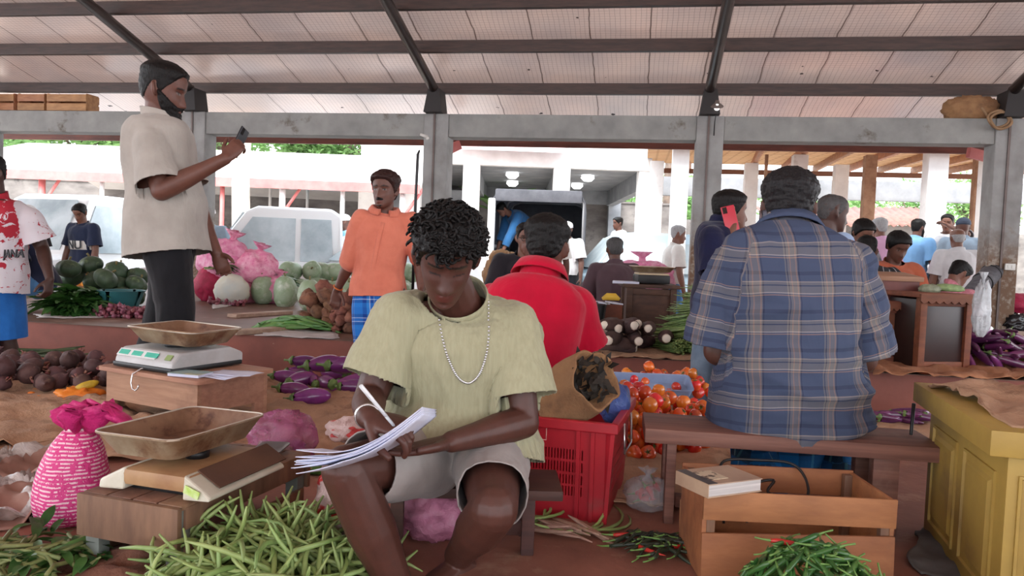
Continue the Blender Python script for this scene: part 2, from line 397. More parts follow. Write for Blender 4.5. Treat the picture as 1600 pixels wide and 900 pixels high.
def face_features(X, Y, Z, open_=0.0):
    g = lambda dx, dz, sx, sz: np.exp(-(dx/sx)**2-(dz/sz)**2)
    fr = smooth01((Y-.03)/.03); ax = np.abs(X); d = np.zeros_like(X)
    rz = np.clip((.016-Z)/.056, 0, 1)*(Z > -.052)+0.0; rz = np.where(Z <= -.052, np.clip(1-(-.052-Z)/.008, 0, 1), rz)
    d += .024*rz**1.1*np.exp(-(X/(.0085+.004*rz))**2)
    d += .006*g(ax-.014, Z+.046, .007, .007)
    d -= .012*g(ax-.031, Z+.001, .015, .011); d += .0075*g(ax-.031, Z+.001, .011, .0085)
    d += .006*g(ax-.028, Z-.021, .022, .008)
    d += .0085*g(X, Z+.0685, .021, .0045)+.010*g(X, Z+.0795, .018, .0052)-.004*g(X, Z+.074, .022, .002)
    d += .006*g(X, Z+.103, .018, .012)-.004*g(X, Z+.091, .02, .005)
    d += .004*g(ax-.045, Z+.03, .018, .018)
    return Y+d*fr
class Head:
    def __init__(s, c, yaw=0.0, pitch=0.0, roll=0.0, sc=1.0, base=None):
        """yaw about z (0 faces +Y), pitch>0 looks down"""
        s.c = Vector(c); s.M = Matrix.Rotation(yaw, 3, 'Z') @ Matrix.Rotation(-pitch, 3, 'X') @ Matrix.Rotation(roll, 3, 'Y'); s.s = sc
        s.A = np.array(s.M)
    def w(s, p): return s.c+s.M @ (Vector(p)*s.s)
    def loc(s, v): return (v-np.array(s.c)) @ s.A/s.s
    def addto(s, mb, nz=64, na=72):
        X, Y, Z, a = head_grid(nz, na); Y = face_features(X, Y, Z)
        pts = np.stack([X, Y, Z], 2).reshape(-1, 3)*s.s @ s.A.T+np.array(s.c)
        mb.loft([[tuple(q) for q in pts[i*na:(i+1)*na][::-1]] for i in range(nz)], True)
        for sd in (-1, 1):    # ears
            mb.tube([s.w((sd*.069, .0, -.034)), s.w((sd*.078, -.006, -.026)), s.w((sd*.082, -.012, -.008)), s.w((sd*.081, -.018, .012)), s.w((sd*.072, -.012, .022))], [.008*s.s, .010*s.s, .012*s.s, .011*s.s, .007*s.s], 8, up=s.M @ Vector((0, 1, 0)), flat=.62)
def hair_shell(h, fn, nz=80, na=96, seed=0, rough=.0):
    """fn(az, z, x, y) -> thickness in m (negative = tucked under the skin)"""
    X, Y, Z, a = head_grid(nz, na); az = np.abs(np.where(a > np.pi, a-2*np.pi, a))
    Y = face_features(X, Y, Z)
    p = np.stack([X, Y, Z], 2); c = np.array([0, -.005, .0])
    th = fn(az, Z, X, Y)
    nrm = np.stack([X/.005, (Y+.005)/.0085, np.clip(Z, -.05, 1)/.011], 2); nrm /= np.linalg.norm(nrm, axis=2)[..., None]
    if rough: th = th+np.where(th > 0, 1, 0)*rough*fbm(p.reshape(-1, 3)*110, seed, 2).reshape(th.shape)
    p = p+nrm*th[..., None]
    pts = p.reshape(-1, 3)*h.s @ h.A.T+np.array(h.c)
    mb = MB(); mb.loft([[tuple(q) for q in pts[i*na:(i+1)*na][::-1]] for i in range(nz)], True); return mb
_az = np.radians([0, 25, 42, 55, 68, 84, 100, 118, 135, 180])
def hl(vals): 
    vals = np.array(vals); return lambda az: np.interp(az, _az, vals)
HL_MAN = hl([.072, .070, .055, .030, .006, -.028, .012, -.030, -.055, -.062])
HL_LOW = hl([.060, .058, .048, .030, .006, -.028, .008, -.035, -.062, -.075])
HL_REC = hl([.090, .086, .072, .045, .010, -.024, .012, -.030, -.055, -.062])
def st_short(hline=HL_MAN, lo=.004, top=.014, zf=.03):
    def f(az, z, x, y):
        m = smooth01((z-hline(az))/.010); t_ = lo+(top-lo)*smooth01((z-zf)/.05)
        return -.006+m*(t_+.006)
    return f
def st_bald(az, z, x, y):
    m = smooth01((z-HL_MAN(az))/.010)*smooth01((.045-z)/.02)*smooth01((az-1.2)/.2); return -.006+m*.010
def st_bun(az, z, x, y):
    m = smooth01((z-HL_LOW(az))/.010); return -.006+m*.020
def st_beard(az, z, x, y):
    edge = np.interp(az, np.radians([0, 20, 35, 55, 75, 95]), [-.052, -.054, -.050, -.040, -.015, .005])
    m = smooth01((edge-z)/.006)*smooth01((1.62-az)/.12)
    lip = np.exp(-(x/.022)**2-((z+.074)/.009)**2); return -.007+m*(.019+.012*smooth01((-.085-z)/.03))*(1-lip)-lip*.0
def st_stubble(az, z, x, y):
    m = np.exp(-(np.abs(x)/.026)**4-((z+.0605)/.0075)**2); m2 = .55*smooth01((-.088-z)/.01)*smooth01((1.0-az)/.3)
    return -.006+np.maximum(m*1.35, m2*.8)*.0115
def st_cap(az, z, x, y):
    m = smooth01((z-.02-.02*(az < .9))/.008); return -.008+m*.022
# ---- hands
def hand(mb, w, d, n, side, s=1.0, curl=(.5, .5, .5, .5), thumb=.4, spread=.10, tin=.0):
    """w wrist, d along the hand, n palm normal (fingers curl towards n), side towards the thumb"""
    d = Vector(d).normalized(); n = Vector(n); n = (n-d*n.dot(d)).normalized(); sd = d.cross(n)
    if sd.dot(Vector(side)) < 0: sd = -sd
    L = .092*s
    rings = []
    for t_, hw, hd in ((-.12, .024, .019), (.0, .027, .019), (.3, .036, .017), (.65, .042, .015), (.95, .041, .0125), (1.04, .034, .009)):
        c = w+d*(L*t_); rings.append([c+sd*(hw*s*math.cos(2*PI*k/12))+n*(hd*s*math.sin(2*PI*k/12)) for k in range(12)])
    mb.loft(rings if sd.cross(n).dot(d) > 0 else [r[::-1] for r in rings], True)
    for i, (off, ln, r0) in enumerate(((.030, .074, .0092), (.0105, .083, .0096), (-.010, .077, .0092), (-.029, .061, .0082))):
        base = w+d*(L*(.97 if i < 3 else .90))+sd*off*s; dd = (d+sd*(spread*(1.5-i)*.6)).normalized(); pts = [base-dd*.018*s, base]; rr = [r0*s, r0*1.05*s]; c_ = curl[i]
        ax = dd.cross(n).normalized(); p = base; v_ = dd
        for k, fr in enumerate((.46, .30, .24)):
            v_ = Matrix.Rotation(c_*(.95 if k == 0 else 1.15), 3, ax) @ v_; q = p+v_*ln*fr*s
            pts += [p+(q-p)*.5, q]; rr += [r0*s*(.98-.07*k), r0*s*(.95-.09*k)]; p = q
        mb.tube(pts, rr, 8)
    b = w+d*(L*.28)+sd*.026*s+n*.004*s; v_ = (d*.62+sd*(.80-thumb*.5)+n*(.1+thumb*.7)-sd*tin).normalized(); p1 = b+v_*.040*s
    v2 = (v_*.7+d*.55+n*thumb*.3-sd*tin).normalized(); p2 = p1+v2*.032*s; v3 = (v2+d*.3-sd*.25*thumb).normalized(); p3 = p2+v3*.026*s
    mb.tube([b-v_*.012*s, b, (b+p1)/2, p1, (p1+p2)/2, p2, p3], [.012*s, .0145*s, .0135*s, .0115*s, .0105*s, .0105*s, .0078*s], 9)
    return d, n, sd
def ik(a, b, l1, l2, pole):
    a, b = Vector(a), Vector(b); ab = b-a; L = min(ab.length, (l1+l2)*.999); u = ab.normalized()
    x = (l1*l1-l2*l2+L*L)/(2*L); h = math.sqrt(max(l1*l1-x*x, 0)); pl = Vector(pole); pl = (pl-u*pl.dot(u)); pl = pl.normalized() if pl.length > 1e-6 else Vector((0, 0, -1))
    return a+u*x+pl*h
# ---- person
TORSO = ((-.16, .085, .07), (-.08, .135, .10), (0, .158, .115), (.10, .160, .115), (.28, .146, .105), (.5, .155, .112), (.70, .170, .118), (.84, .172, .110), (.93, .140, .090), (1.0, .072, .062))
class Person:
    """joints: pelvis neck hipL hipR kneeL.. ankL.. shL elL wrL ...; all world positions"""
    def __init__(s, J, head, H=1.7, fat=1.0, skin=srgb(92, 58, 44), vox=.006, base=None, lipc=None, eyes='open', handkw=None, arms=1.0, foot=None, noleg=False):
        s.J = {k: Vector(v) for k, v in J.items()}; s.h = head; s.k = H/1.7; s.fat = fat; s.vox = vox; s.skin = np.array(skin[:3]); s.eyes = eyes
        j = s.J; hp = (j['hipR']-j['hipL']).normalized(); sh = (j['shR']-j['shL']).normalized()
        s.hp, s.sh = hp, sh
        p0, p2 = j['pelvis'], j['neck']; p1 = j.get('mid', (p0+p2)/2)
        s.spine = lambda t: (p0*((1-t)**2)+p1*(2*t*(1-t))+p2*t*t) if t >= 0 else p0+(p1-p0)*(2*t)
        s.base = Vector(base) if base is not None else Vector((p0.x, p0.y, min(j['ankL'].z, j['ankR'].z)))
        s.handkw = handkw or {}; s.arms = arms; s.foot = foot or {}; s.noleg = noleg
    def frame(s, t):
        e = .02; d = (s.spine(min(t+e, 1.0))-s.spine(t-e)).normalized(); r = s.hp.lerp(s.sh, max(0, min(1, t))); r = (r-d*r.dot(d)).normalized(); f = d.cross(r); return r, f, d
    def torso_rings(s, mb, ex=0.0, t0=-.16, t1=1.0, belly=0.0, n=28, hemflare=0.0):
        rings = []; ts = np.linspace(t0, t1, 26)
        for t in ts:
            hw = np.interp(t, [q[0] for q in TORSO], [q[1] for q in TORSO])*s.k*s.fat+ex; hd = np.interp(t, [q[0] for q in TORSO], [q[2] for q in TORSO])*s.k*s.fat+ex
            if ex > .01 and t < 0: hw = max(hw, .158*s.k*s.fat+ex); hd = max(hd, .115*s.k*s.fat+ex)
            if hemflare: hw += hemflare*max(0, .35-t); hd += hemflare*max(0, .35-t)
            r, f, d = s.frame(t); c = s.spine(t); b = belly*math.exp(-((t-.25)/.2)**2); ring = []
            for k in range(n):
                a = 2*PI*k/n; ca, sa = math.cos(a), math.sin(a); e = .82
                x = hw*math.copysign(abs(ca)**e, ca); y = (hd+(b if sa > 0 else 0))*math.copysign(abs(sa)**e, sa)
                ring.append(c+r*x+f*y)
            rings.append(ring)
        mb.loft(rings, True)
    def limb(s, mb, a, b, r0, r1, bulge=1.08, n=14, ext=0.0):
        d = (b-a); mb.tube([a-d*.0, a+d*.18, a+d*.4, a+d*.7, b], [r0, r0*1.03, (r0*.6+r1*.4)*bulge, (r0*.3+r1*.7)*1.02, r1], n); mb.ell(a, r0, n=12, m=8); mb.ell(b, r1, n=12, m=8)
    def body(s, name='body', parent=None):
        mb = MB(); j = s.J; k = s.k; A = s.arms
        s.torso_rings(mb, -.004)
        s.limb(mb, j['neck']-(s.frame(.98)[2])*.02, s.h.w((0, -.012, -.055)), .060*k, .054*k, 1.0)
        s.h.addto(mb)
        for S in 'LR':
            sh_, el, wr = j['sh'+S], j['el'+S], j['wr'+S]
            mb.tube([j['neck']-s.frame(.9)[2]*.05, sh_], [.055*k, .055*k], 12)
            s.limb(mb, sh_, el, .056*k*A, .042*k*A); s.limb(mb, el, wr, .043*k*A, .027*k*A, 1.14)
            kw = dict(s.handkw.get(S, {})); d = kw.pop('d', (wr-el).normalized()); nn = kw.pop('n', None); sd = kw.pop('side', None)
            inw = (s.sh if S == 'L' else -s.sh)
            if nn is None: nn = inw
            if sd is None: sd = s.frame(.5)[1]
            hand(mb, wr, d, nn, sd, k, **kw)
            if not s.noleg:
                hi, kn, an = j['hip'+S], j['knee'+S], j['ank'+S]
                s.limb(mb, hi, kn, .082*k*s.fat**.5, .056*k, 1.06, 16); s.limb(mb, kn, an, .057*k, .038*k, 1.2, 14)
                fd = Vector(s.foot.get(S, s.frame(.0)[1])); fd.normalize(); up = Vector((0, 0, 1)); hl_ = an-fd*.045*k+Vector((0, 0, -.045*k))
                mb.tube([hl_, an+Vector((0, 0, -.035*k)), an+fd*.08*k+Vector((0, 0, -.05*k)), an+fd*.15*k+Vector((0, 0, -.060*k)), an+fd*.175*k+Vector((0, 0, -.063*k))], [(.03*k, .028*k), (.036*k, .036*k), (.042*k, .026*k), (.044*k, .016*k), (.038*k, .012*k)], 12)
                sd_ = fd.cross(up)
                if sd_.length < .2: sd_ = s.hp
                sd_.normalize(); inn = 1 if (sd_.dot(s.hp) < 0) == (S == 'R') else -1
                for q in range(5):
                    o_ = (.032-.016*q)*k*inn; b_ = an+fd*(.165-.006*q*q*.5)*k+Vector((0, 0, -.063*k))+sd_*o_; r_ = (.0125 if q == 0 else .009)*k
                    mb.tube([b_-fd*.02*k, b_+fd*.012*k, b_+fd*.028*k], [r_, r_, r_*.8], 8)
        v, q = remesh(mb, s.vox)
        L = s.h.loc(v); c = np.tile(s.skin, (len(v), 1)); ax = np.abs(L[:, 0]); near = (L[:, 1] > .04) & (np.abs(L[:, 2]) < .13) & (ax < .09) & (L[:, 1] < .13)
        def paint(m, col, w=1.0): c[m] = c[m]*(1-w)+np.array(col[:3])*w
        paint(near & (ax < .024-(np.abs(L[:, 2]+.074)*.6)) & (np.abs(L[:, 2]+.074) < .0115), s.skin*np.array([1.05, .72, .72])+np.array([.01, 0, 0]), .8)
        br = .0215+.18*(.034-ax)*((ax > .034)*1.0)-0.12*(ax-.012)*((ax < .034)*0.0)
        paint(near & (ax > .010) & (ax < .050) & (np.abs(L[:, 2]-br) < .0042), (.006, .005, .005), .9)
        if s.eyes == 'open':
            ey = near & (np.abs(ax-.031) < .0125) & (np.abs(L[:, 2]+.001) < .0048*(1-((ax-.031)/.0135)**2)); paint(ey, (.20, .17, .16), .8)
            paint(near & (np.hypot(ax-.031, L[:, 2]+.001) < .0046), (.008, .005, .004)); paint(near & (np.abs(ax-.031) < .014) & (np.abs(L[:, 2]-.0045) < .0018), (.008, .006, .006), .85)
        else:
            paint(near & (np.abs(ax-.031) < .015) & (np.abs(L[:, 2]+.006+.0+.06*np.abs(ax-.031)) < .0021), (.008, .006, .006), .9)
        # palms and soles a little lighter: skin itself
        o = np_build(name, v, q, M_SKIN, parent, s.base, cols=c); s.bodyv = v; return o
    # cloth -------------------------------------------------------------
    def _cloth(s, name, mb, prims, planes, mat_, parent, vox, folds, solid=.004, seed=1, uvscale=1.0):
        """prims: list of (label, a, b, ra, frame) for labels/uv; planes: list of (label, point, outward normal)"""
        v, q = remesh(mb, vox, 4)
        best = np.full(len(v), 1e9); lab = np.zeros(len(v), int); uv = np.zeros((len(v), 3))
        for i, (a, b, ra, X) in enumerate(prims):
            a_, b_ = np.array(a), np.array(b); d = b_-a_; Ln = np.linalg.norm(d); u = d/Ln; traw = (v-a_) @ u; t = np.clip(traw, -.10*(i > 0), Ln*(1+.18*(i > 0))); pr = a_+np.outer(t, u); w_ = v-pr; dist = np.linalg.norm(w_, axis=1)-ra
            if i == 0:     # torso: elliptical measure
                r_, f_ = np.array(X[0]), np.array(X[1]); dist = (np.hypot((w_ @ r_)/X[2], (w_ @ f_)/X[3])-1)*min(X[2], X[3])
                bx = w_ @ r_; uvx = bx
            m = dist < best; best[m] = dist[m]; lab[m] = i
            r_ = np.array(X[0]); f_ = np.array(X[1])
            if i == 0:
                sg = np.where(w_ @ f_ < 0, 1.0, 1.0); U = (w_ @ r_)*sg+0.0
            else: U = np.arctan2(w_ @ f_, w_ @ r_)*ra
            uv[m, 0] = U[m]; uv[m, 1] = traw[m]; uv[m, 2] = i
        n = normals(v, q)
        for amp, sc_, st_, sd in folds:
            p = v*np.array(st_)*sc_; f_ = fbm(p+seed*17.3, sd+seed, 2); v = v+n*(amp*np.clip(1.1-np.abs(f_)*1.9, -.35, 1.1))[:, None]
        keep = np.ones(len(v), bool); dd = np.zeros(len(v)); pn = np.zeros((len(v), 3))
        for li, p0, nn in planes:
            nn = np.array(Vector(nn).normalized()); dist = (v-np.array(p0)) @ nn; m = (dist > 0) & ((lab == li) if li >= 0 else (np.linalg.norm(np.cross(v-np.array(s.J['neck']), np.array(s.ndir)), axis=1) < .090*s.k)); keep[m] = False; dd[m] = dist[m]; pn[m] = nn
        fk = keep[q].any(1); q = q[fk]; mv = ~keep; v[mv] -= pn[mv]*dd[mv][:, None]
        used = np.zeros(len(v), bool); used[q.ravel()] = True; idx = np.cumsum(used)-1
        return np_build(name, v[used], idx[q], mat_, parent, s.base, uvw=uv[used]*uvscale, solid=solid)
    def shirt(s, name, mat_, parent, ex=.020, hem=-.08, sleeve=.6, slv=.020, flare=.012, vox=None, folds=((.006, 9, (1, 1, .45), 3),), belly=0.0, neck=.965, seed=1, hemflare=0.0, long_r=None, cut_front=0.0, solid=.004):
        mb = MB(); j = s.J; k = s.k; A = s.arms; s.torso_rings(mb, ex, hem-.12, 1.02, belly, 32, hemflare); planes = []; prims = []
        c0, c1 = s.spine(hem), s.spine(.95); r, f, d = s.frame(.4); prims.append((c0, c1, .0, (r, f, .165*k*s.fat+ex, .115*k*s.fat+ex)))
        nd0 = (s.h.w((0, -.012, -.055))-j['neck']).normalized(); mb.tube([j['neck']-s.frame(.98)[2]*.08, j['neck'], j['neck']+nd0*.05, j['neck']+nd0*.10], [.10*k, .080*k, .074*k, .074*k], 18)
        planes.append((0, s.spine(hem), -s.frame(hem)[2])); fr = s.frame(.98); nd = (s.h.w((0, -.012, -.055))-j['neck']).normalized(); s.ndir = nd; nn_ = (nd*.35+fr[2]*.65).normalized(); planes.append((-1, j['neck']+nn_*(.030+(neck-.965)*.5), nn_+fr[1]*.24)); s.nplane = (j['neck']+nn_*(.030+(neck-.965)*.5), (nn_+fr[1]*.24).normalized())
        for i, S in enumerate('LR'):
            sh_, el, wr = j['sh'+S], j['el'+S], j['wr'+S]; ra = .056*k*A+slv; mb.tube([j['neck']-s.frame(.9)[2]*.050*k, sh_], [.052*k+ex*.9, ra*.92], 14); mb.ell(sh_, ra*.97, n=14, m=10)
            if sleeve <= 1.0:
                e = sh_+(el-sh_)*sleeve; e2 = sh_+(el-sh_)*(sleeve+.15); mb.tube([sh_, sh_.lerp(e, .5), e, e2], [ra, ra*1.02, ra*.98+flare, ra*.98+flare*1.2], 18)
                planes.append((i+1, e, el-sh_)); prims.append((sh_, e, ra, frame_from(el-sh_, s.frame(.5)[1])[:2]))
            else:
                f2 = sleeve-1; e = el+(wr-el)*f2; e2 = el+(wr-el)*(f2+.12); mb.tube([sh_, sh_.lerp(el, .5), el], [ra, ra*.98, ra*.92], 18); mb.ell(el, ra*.93, n=14, m=10); mb.tube([el, el.lerp(e, .5), e, e2], [ra*.92, ra*.9, ra*.86, ra*.86], 18)
                planes.append((i+3, e, wr-el)); 
                prims.append((sh_, el, ra, frame_from(el-sh_, s.frame(.5)[1])[:2]))
        if sleeve > 1.0:
            for i, S in enumerate('LR'):
                el, wr = j['el'+S], j['wr'+S]; prims.append((el, el+(wr-el)*(sleeve-1), .05*k, frame_from(wr-el, s.frame(.5)[1])[:2]))
        return s._cloth(name, mb, prims, planes, mat_, parent, vox or s.vox*1.15, folds, seed=seed, solid=solid)
    def pants(s, name, mat_, parent, ex=.016, top=.18, length=1.0, lv=.024, flare=.01, vox=None, folds=((.006, 8, (1, 1, .5), 5),), seed=2, solid=.004):
        mb = MB(); j = s.J; k = s.k; s.torso_rings(mb, min(ex, .0099), -.16, top+.08, 0, 28); planes = [(0, s.spine(top), s.frame(top)[2])]; r, f, d = s.frame(.05)
        prims = [(s.spine(-.15), s.spine(top), 0, (r, f, .16*k*s.fat+ex, .115*k*s.fat+ex))]
        for i, S in enumerate('LR'):
            hi, kn, an = j['hip'+S], j['knee'+S], j['ank'+S]; r0 = .088*k*s.fat**.5+lv; r1 = .060*k+lv; mb.ell(hi, r0*1.02, n=14, m=10)
            if length <= 1.0:
                e = hi+(kn-hi)*length; e2 = hi+(kn-hi)*(length+.15); re = r0+(r1-r0)*length+flare; mb.tube([hi, hi.lerp(e, .5), e, e2], [r0, (r0+re)/2, re, re*1.02], 18)
                planes.append((i+1, e, kn-hi)); prims.append((hi, e, (r0+re)/2, frame_from(kn-hi, f)[:2]))
            else:
                e = kn+(an-kn)*(length-1); e2 = kn+(an-kn)*(length-1+.12); mb.tube([hi, hi.lerp(kn, .5), kn], [r0, (r0+r1)/2, r1], 18); mb.ell(kn, r1, n=14, m=10); mb.tube([kn, kn.lerp(e, .5), e, e2], [r1, r1*.97, r1*.92+flare, r1*.92+flare], 18)
                planes.append((i+3, e, an-kn)); prims.append((hi, kn, (r0+r1)/2, frame_from(kn-hi, f)[:2]))
        if length > 1.0:
            for i, S in enumerate('LR'):
                kn, an = j['knee'+S], j['ank'+S]; prims.append((kn, kn+(an-kn)*(length-1), .06*k, frame_from(an-kn, f)[:2]))
        return s._cloth(name, mb, prims, planes, mat_, parent, vox or s.vox*1.2, folds, seed=seed, solid=solid)
    def sarong(s, name, mat_, parent, top=.16, zend=None, ex=.02, legs=None, vox=None, seed=3, flare=0.02):
        """one wrapped cloth around both legs (standing)"""
        j = s.J; k = s.k; n = 40; rings = []; uv = []; c0 = s.spine(top); end = (j['ankL']+j['ankR'])/2; mb = MB(); r, f, d = s.frame(0.0); mid = (j['kneeL']+j['kneeR'])/2
        for i in range(26):
            t = i/25; c = c0.lerp(mid, t*2) if t < .5 else mid.lerp(end, (t-.5)*2)
            hw = np.interp(t, [0, .15, .3, .6, 1], [.155, .18, .185, .17, .175])*k*s.fat+ex*.5; hd = np.interp(t, [0, .15, .3, .6, 1], [.115, .13, .125, .115, .13])*k*s.fat+ex*.5
            ring = []
            for q in range(n):
                a = 2*PI*q/n; w_ = 1+.05*t*math.sin(5*a+seed)+.03*t*math.sin(9*a+2*seed); ring.append(c+r*(hw*w_*math.cos(a))+f*(hd*w_*math.sin(a))); uv.append((a*.17, t*.9, 0))
            rings.append(ring)
        mb.loft(rings, False); o = mb.build(name, mat_, parent, origin=s.base)
        at = o.data.attributes.new('cl', 'FLOAT_VECTOR', 'POINT'); at.data.foreach_set('vector', np.array(uv, np.float32).ravel())
        md = o.modifiers.new('thick', 'SOLIDIFY'); md.thickness = .006; return o
    def hair(s, fn, mat_=None, name='hair', parent=None, rough=.003, nz=60, na=72, seed=0):
        return hair_shell(s.h, fn, nz, na, seed, rough).build(name, mat_ or M_HAIR, parent, origin=s.base)
    def collar(s, mat_, parent, name='collar', h=.035, r=1.16, open_=.7):
        """shirt collar standing around the neck and folded out, open at the front"""
        k = s.k; rr, f, d = s.frame(.985); c = s.spine(.985)+d*.016; mb = MB(); n = 22; rings = []
        for t, ra, z in ((0, .070, -.004), (.5, .068, h*.7), (.8, .070, h), (1, .079, h*.9), (1.3, .092, h*.25), (1.5, .097, -.006)):
            ring = []
            for q in range(n+1):
                a = -PI/2+(q/n-.5)*(2*PI-open_*(1 if t < 1 else 1.0)); fx = math.sin(a)
                drop = -.020*smooth01(np.array((fx+.1)/1.0))*1.3; ring.append(c+rr*(ra*k*r*math.cos(a))+f*(ra*k*r*1.02*math.sin(a))+d*(z+drop+.012))
            rings.append(ring)
        mb.loft(rings, False, closed=False); o = mb.build(name, mat_, parent, origin=s.base); md = o.modifiers.new('t', 'SOLIDIFY'); md.thickness = .004; return o
def stand(base, yaw, H=1.7, lean=0.0, arms=('down', 'down'), look=0.0, lookdown=.1, stride=.06, tilt=0.0, sc=None):
    """default standing pose; yaw 0 faces +Y. arms: 'down' or local wrist offset (right, fwd, up) in m, for (L, R). returns joints, Head"""
    b = Vector(base); Rz = Matrix.Rotation(yaw, 3, 'Z'); k = H
    def W(x, y, z): return b+Rz @ Vector((x*k, y*k, z*k))
    def up(z):  # lean the trunk forward about the hips
        dz = z-.53; return (.53+dz*math.cos(lean), dz*math.sin(lean))
    J = {}; J['pelvis'] = W(0, 0, .54)
    zz, yy = up(.835); J['neck'] = W(0, yy, zz); zm, ym = up(.68); J['mid'] = W(0, ym-.01, zm)
    zs, ys = up(.805)
    for S, sg in (('L', -1), ('R', 1)):
        J['hip'+S] = W(sg*.052, 0, .52); J['knee'+S] = W(sg*.058, .012+sg*stride*.5, .285); J['ank'+S] = W(sg*.06, sg*stride-.01, .045)
        J['sh'+S] = W(sg*.112, ys, zs); a = arms[0 if S == 'L' else 1]
        if a == 'down': wr = W(sg*.155, ys+.05, zs-.315)
        else: wr = b+Rz @ Vector(a)
        J['wr'+S] = wr; J['el'+S] = ik(J['sh'+S], wr, .172*k, .152*k, Rz @ Vector((sg*.5, -.6, -.5)))
    zh, yh = up(.925); h = Head(W(0, yh+.012+.02*math.sin(lookdown), zh), yaw+look, lookdown, tilt, sc or H/1.7*1.0)
    return J, h
def sit(base, yaw, seat, H=1.7, lean=.15, arms=('lap', 'lap'), look=0.0, lookdown=.15, spread=.12, knee_z=None, foot_y=.42, tilt=0.0, hunch=.03, sc=None):
    """base: point on the seat's level below the pelvis (z = seat height); legs go down to seat-level minus `seat`"""
    b = Vector(base); Rz = Matrix.Rotation(yaw, 3, 'Z'); k = H
    def W(x, y, z): return b+Rz @ Vector((x, y, z))
    J = {}; J['pelvis'] = W(0, 0, .10*k/1.7)
    T = .49*k/1.7; J['neck'] = W(0, T*math.sin(lean)+hunch, .10+T*math.cos(lean)); J['mid'] = W(0, T*.5*math.sin(lean)-hunch, .10+T*.52*math.cos(lean))
    for S, sg in (('L', -1), ('R', 1)):
        J['hip'+S] = W(sg*.09, .02, .085); an = W(sg*(spread+.02), foot_y, -seat+.075); J['ank'+S] = an; J['knee'+S] = ik(J['hip'+S], an, .235*k, .24*k, Rz @ Vector((sg*.15, .6, .7)))
        J['sh'+S] = W(sg*.185*k/1.7, T*math.sin(lean)+hunch-.01, .10+T*math.cos(lean)-.045); a = arms[0 if S == 'L' else 1]
        wr = W(sg*.10, .28, .20) if isinstance(a, str) else W(*a); J['wr'+S] = wr; J['el'+S] = ik(J['sh'+S], wr, .172*k, .152*k, Rz @ Vector((sg*.7, -.5, -.5)))
    h = Head(W(0, T*math.sin(lean)+hunch+.03+.03*math.sin(lookdown), .10+T*math.cos(lean)+.155*k/1.7), yaw+look, lookdown, tilt, sc or H/1.7)
    return J, h
def cloth_mat(name, c, c2=None, rough=.85, ns=8, bump=.15, bs=60, bst=None, cst=None):
    if name in MATS: return MATS[name]
    t = NT(name); b = t.b
    col = t.mix(t.ramp(t.noise(ns, 4, st=cst), [(.35, 0.0), (.68, 1.0)]), c, c2 or tuple(x*.86 for x in c[:3])+(1,))
    t.l(col, b.inputs['Base Color']); b.inputs['Roughness'].default_value = rough; b.inputs['Specular IOR Level'].default_value = .2; b.inputs['Sheen Weight'].default_value = .15
    n1 = t.bump(t.noise(11, 3, .55, st=(1, 1, .45), dist=.6), .35, .02)
    t.l(t.bump(t.noise(bs, 3, .6, st=bst), bump, .004, n1), b.inputs['Normal']); MATS[name] = t.m; return t.m
def plaid_mat(name, base, warp, weft, pu=.09, pv=.09, rough=.85):
    """warp/weft: colour stops (pos, colour) repeated every pu / pv metres of cloth"""
    t = NT(name); a = t.attr('cl'); sx = t.n('ShaderNodeSeparateXYZ'); t.l(a.outputs['Vector'], sx.inputs[0])
    wob = t.math('MULTIPLY', t.noise(6, 2), .012)
    u = t.math('FRACT', t.math('ADD', t.math('DIVIDE', t.math('ADD', sx.outputs[0], wob), pu), 10.0)); v = t.math('FRACT', t.math('ADD', t.math('DIVIDE', t.math('ADD', sx.outputs[1], wob), pv), 10.0))
    cu_ = t.ramp(u, warp, 'CONSTANT'); cv_ = t.ramp(v, weft, 'CONSTANT')
    c = t.mix(.5, cu_, cv_); t.l(c, t.b.inputs['Base Color']); t.b.inputs['Roughness'].default_value = rough; t.b.inputs['Specular IOR Level'].default_value = .2
    n1 = t.bump(t.noise(11, 3, .55, st=(1, 1, .45), dist=.6), .35, .02); t.l(t.bump(t.noise(120, 2), .1, .003, n1), t.b.inputs['Normal']); return t.m
# ================================================================ the people near the camera
def person_root(p, label, group=None): return thing('person', p.base, label, 'person', group)
# ---- the boy writing
SK_BOY = srgb(82, 48, 39)
J = dict(pelvis=P(712, 700, 2.12), neck=P(722, 478, 2.07), mid=P(726, 590, 2.17), hipL=P(765, 715, 2.08), hipR=P(668, 715, 2.08),
         kneeL=P(772, 795, 1.75), ankL=P(716, 868, 2.0), kneeR=P(540, 733, 1.76), ankR=P(640, 965, 1.88),
         shL=P(797, 508, 2.08), elL=P(818, 660, 2.02), wrL=P(706, 690, 1.84), shR=P(624, 500, 2.03), elR=P(577, 625, 1.98), wrR=P(574, 652, 1.745))
hb = Head(P(698, 400, 1.93), YAW+PI+.12, .55, -.04, .97)
paper_n = Vector((-.25, -.45, .85)).normalized()
boy = Person(J, hb, H=1.68, fat=1.1, skin=SK_BOY, vox=.0036, eyes='closed', base=G(690, 880, 0),
    handkw=dict(R=dict(d=(P(645, 672, 1.70)-P(574, 652, 1.745)), n=Vector((.15, .2, -.9)), side=-cf+cu*.2, curl=(.62, .78, .9, .95), thumb=.55, spread=.02),
                L=dict(d=(P(625, 706, 1.80)-P(706, 690, 1.84)), n=Vector((0, 0, 1)), side=-cf, curl=(.12, .15, .15, .2), thumb=.1)),
    foot=dict(L=(P(655, 893, 1.90)-P(716, 868, 2.0)), R=-cf*.8+cr*.1))
root = person_root(boy, 'young man in sage tee and grey shorts seated writing on papers')
boy.body('body', root)
M_SAGE = cloth_mat('sage_crinkle', srgb(164, 161, 132), srgb(154, 151, 122), ns=110, cst=(1, 1, .07), bs=75, bst=(1, 1, .07), bump=.9)
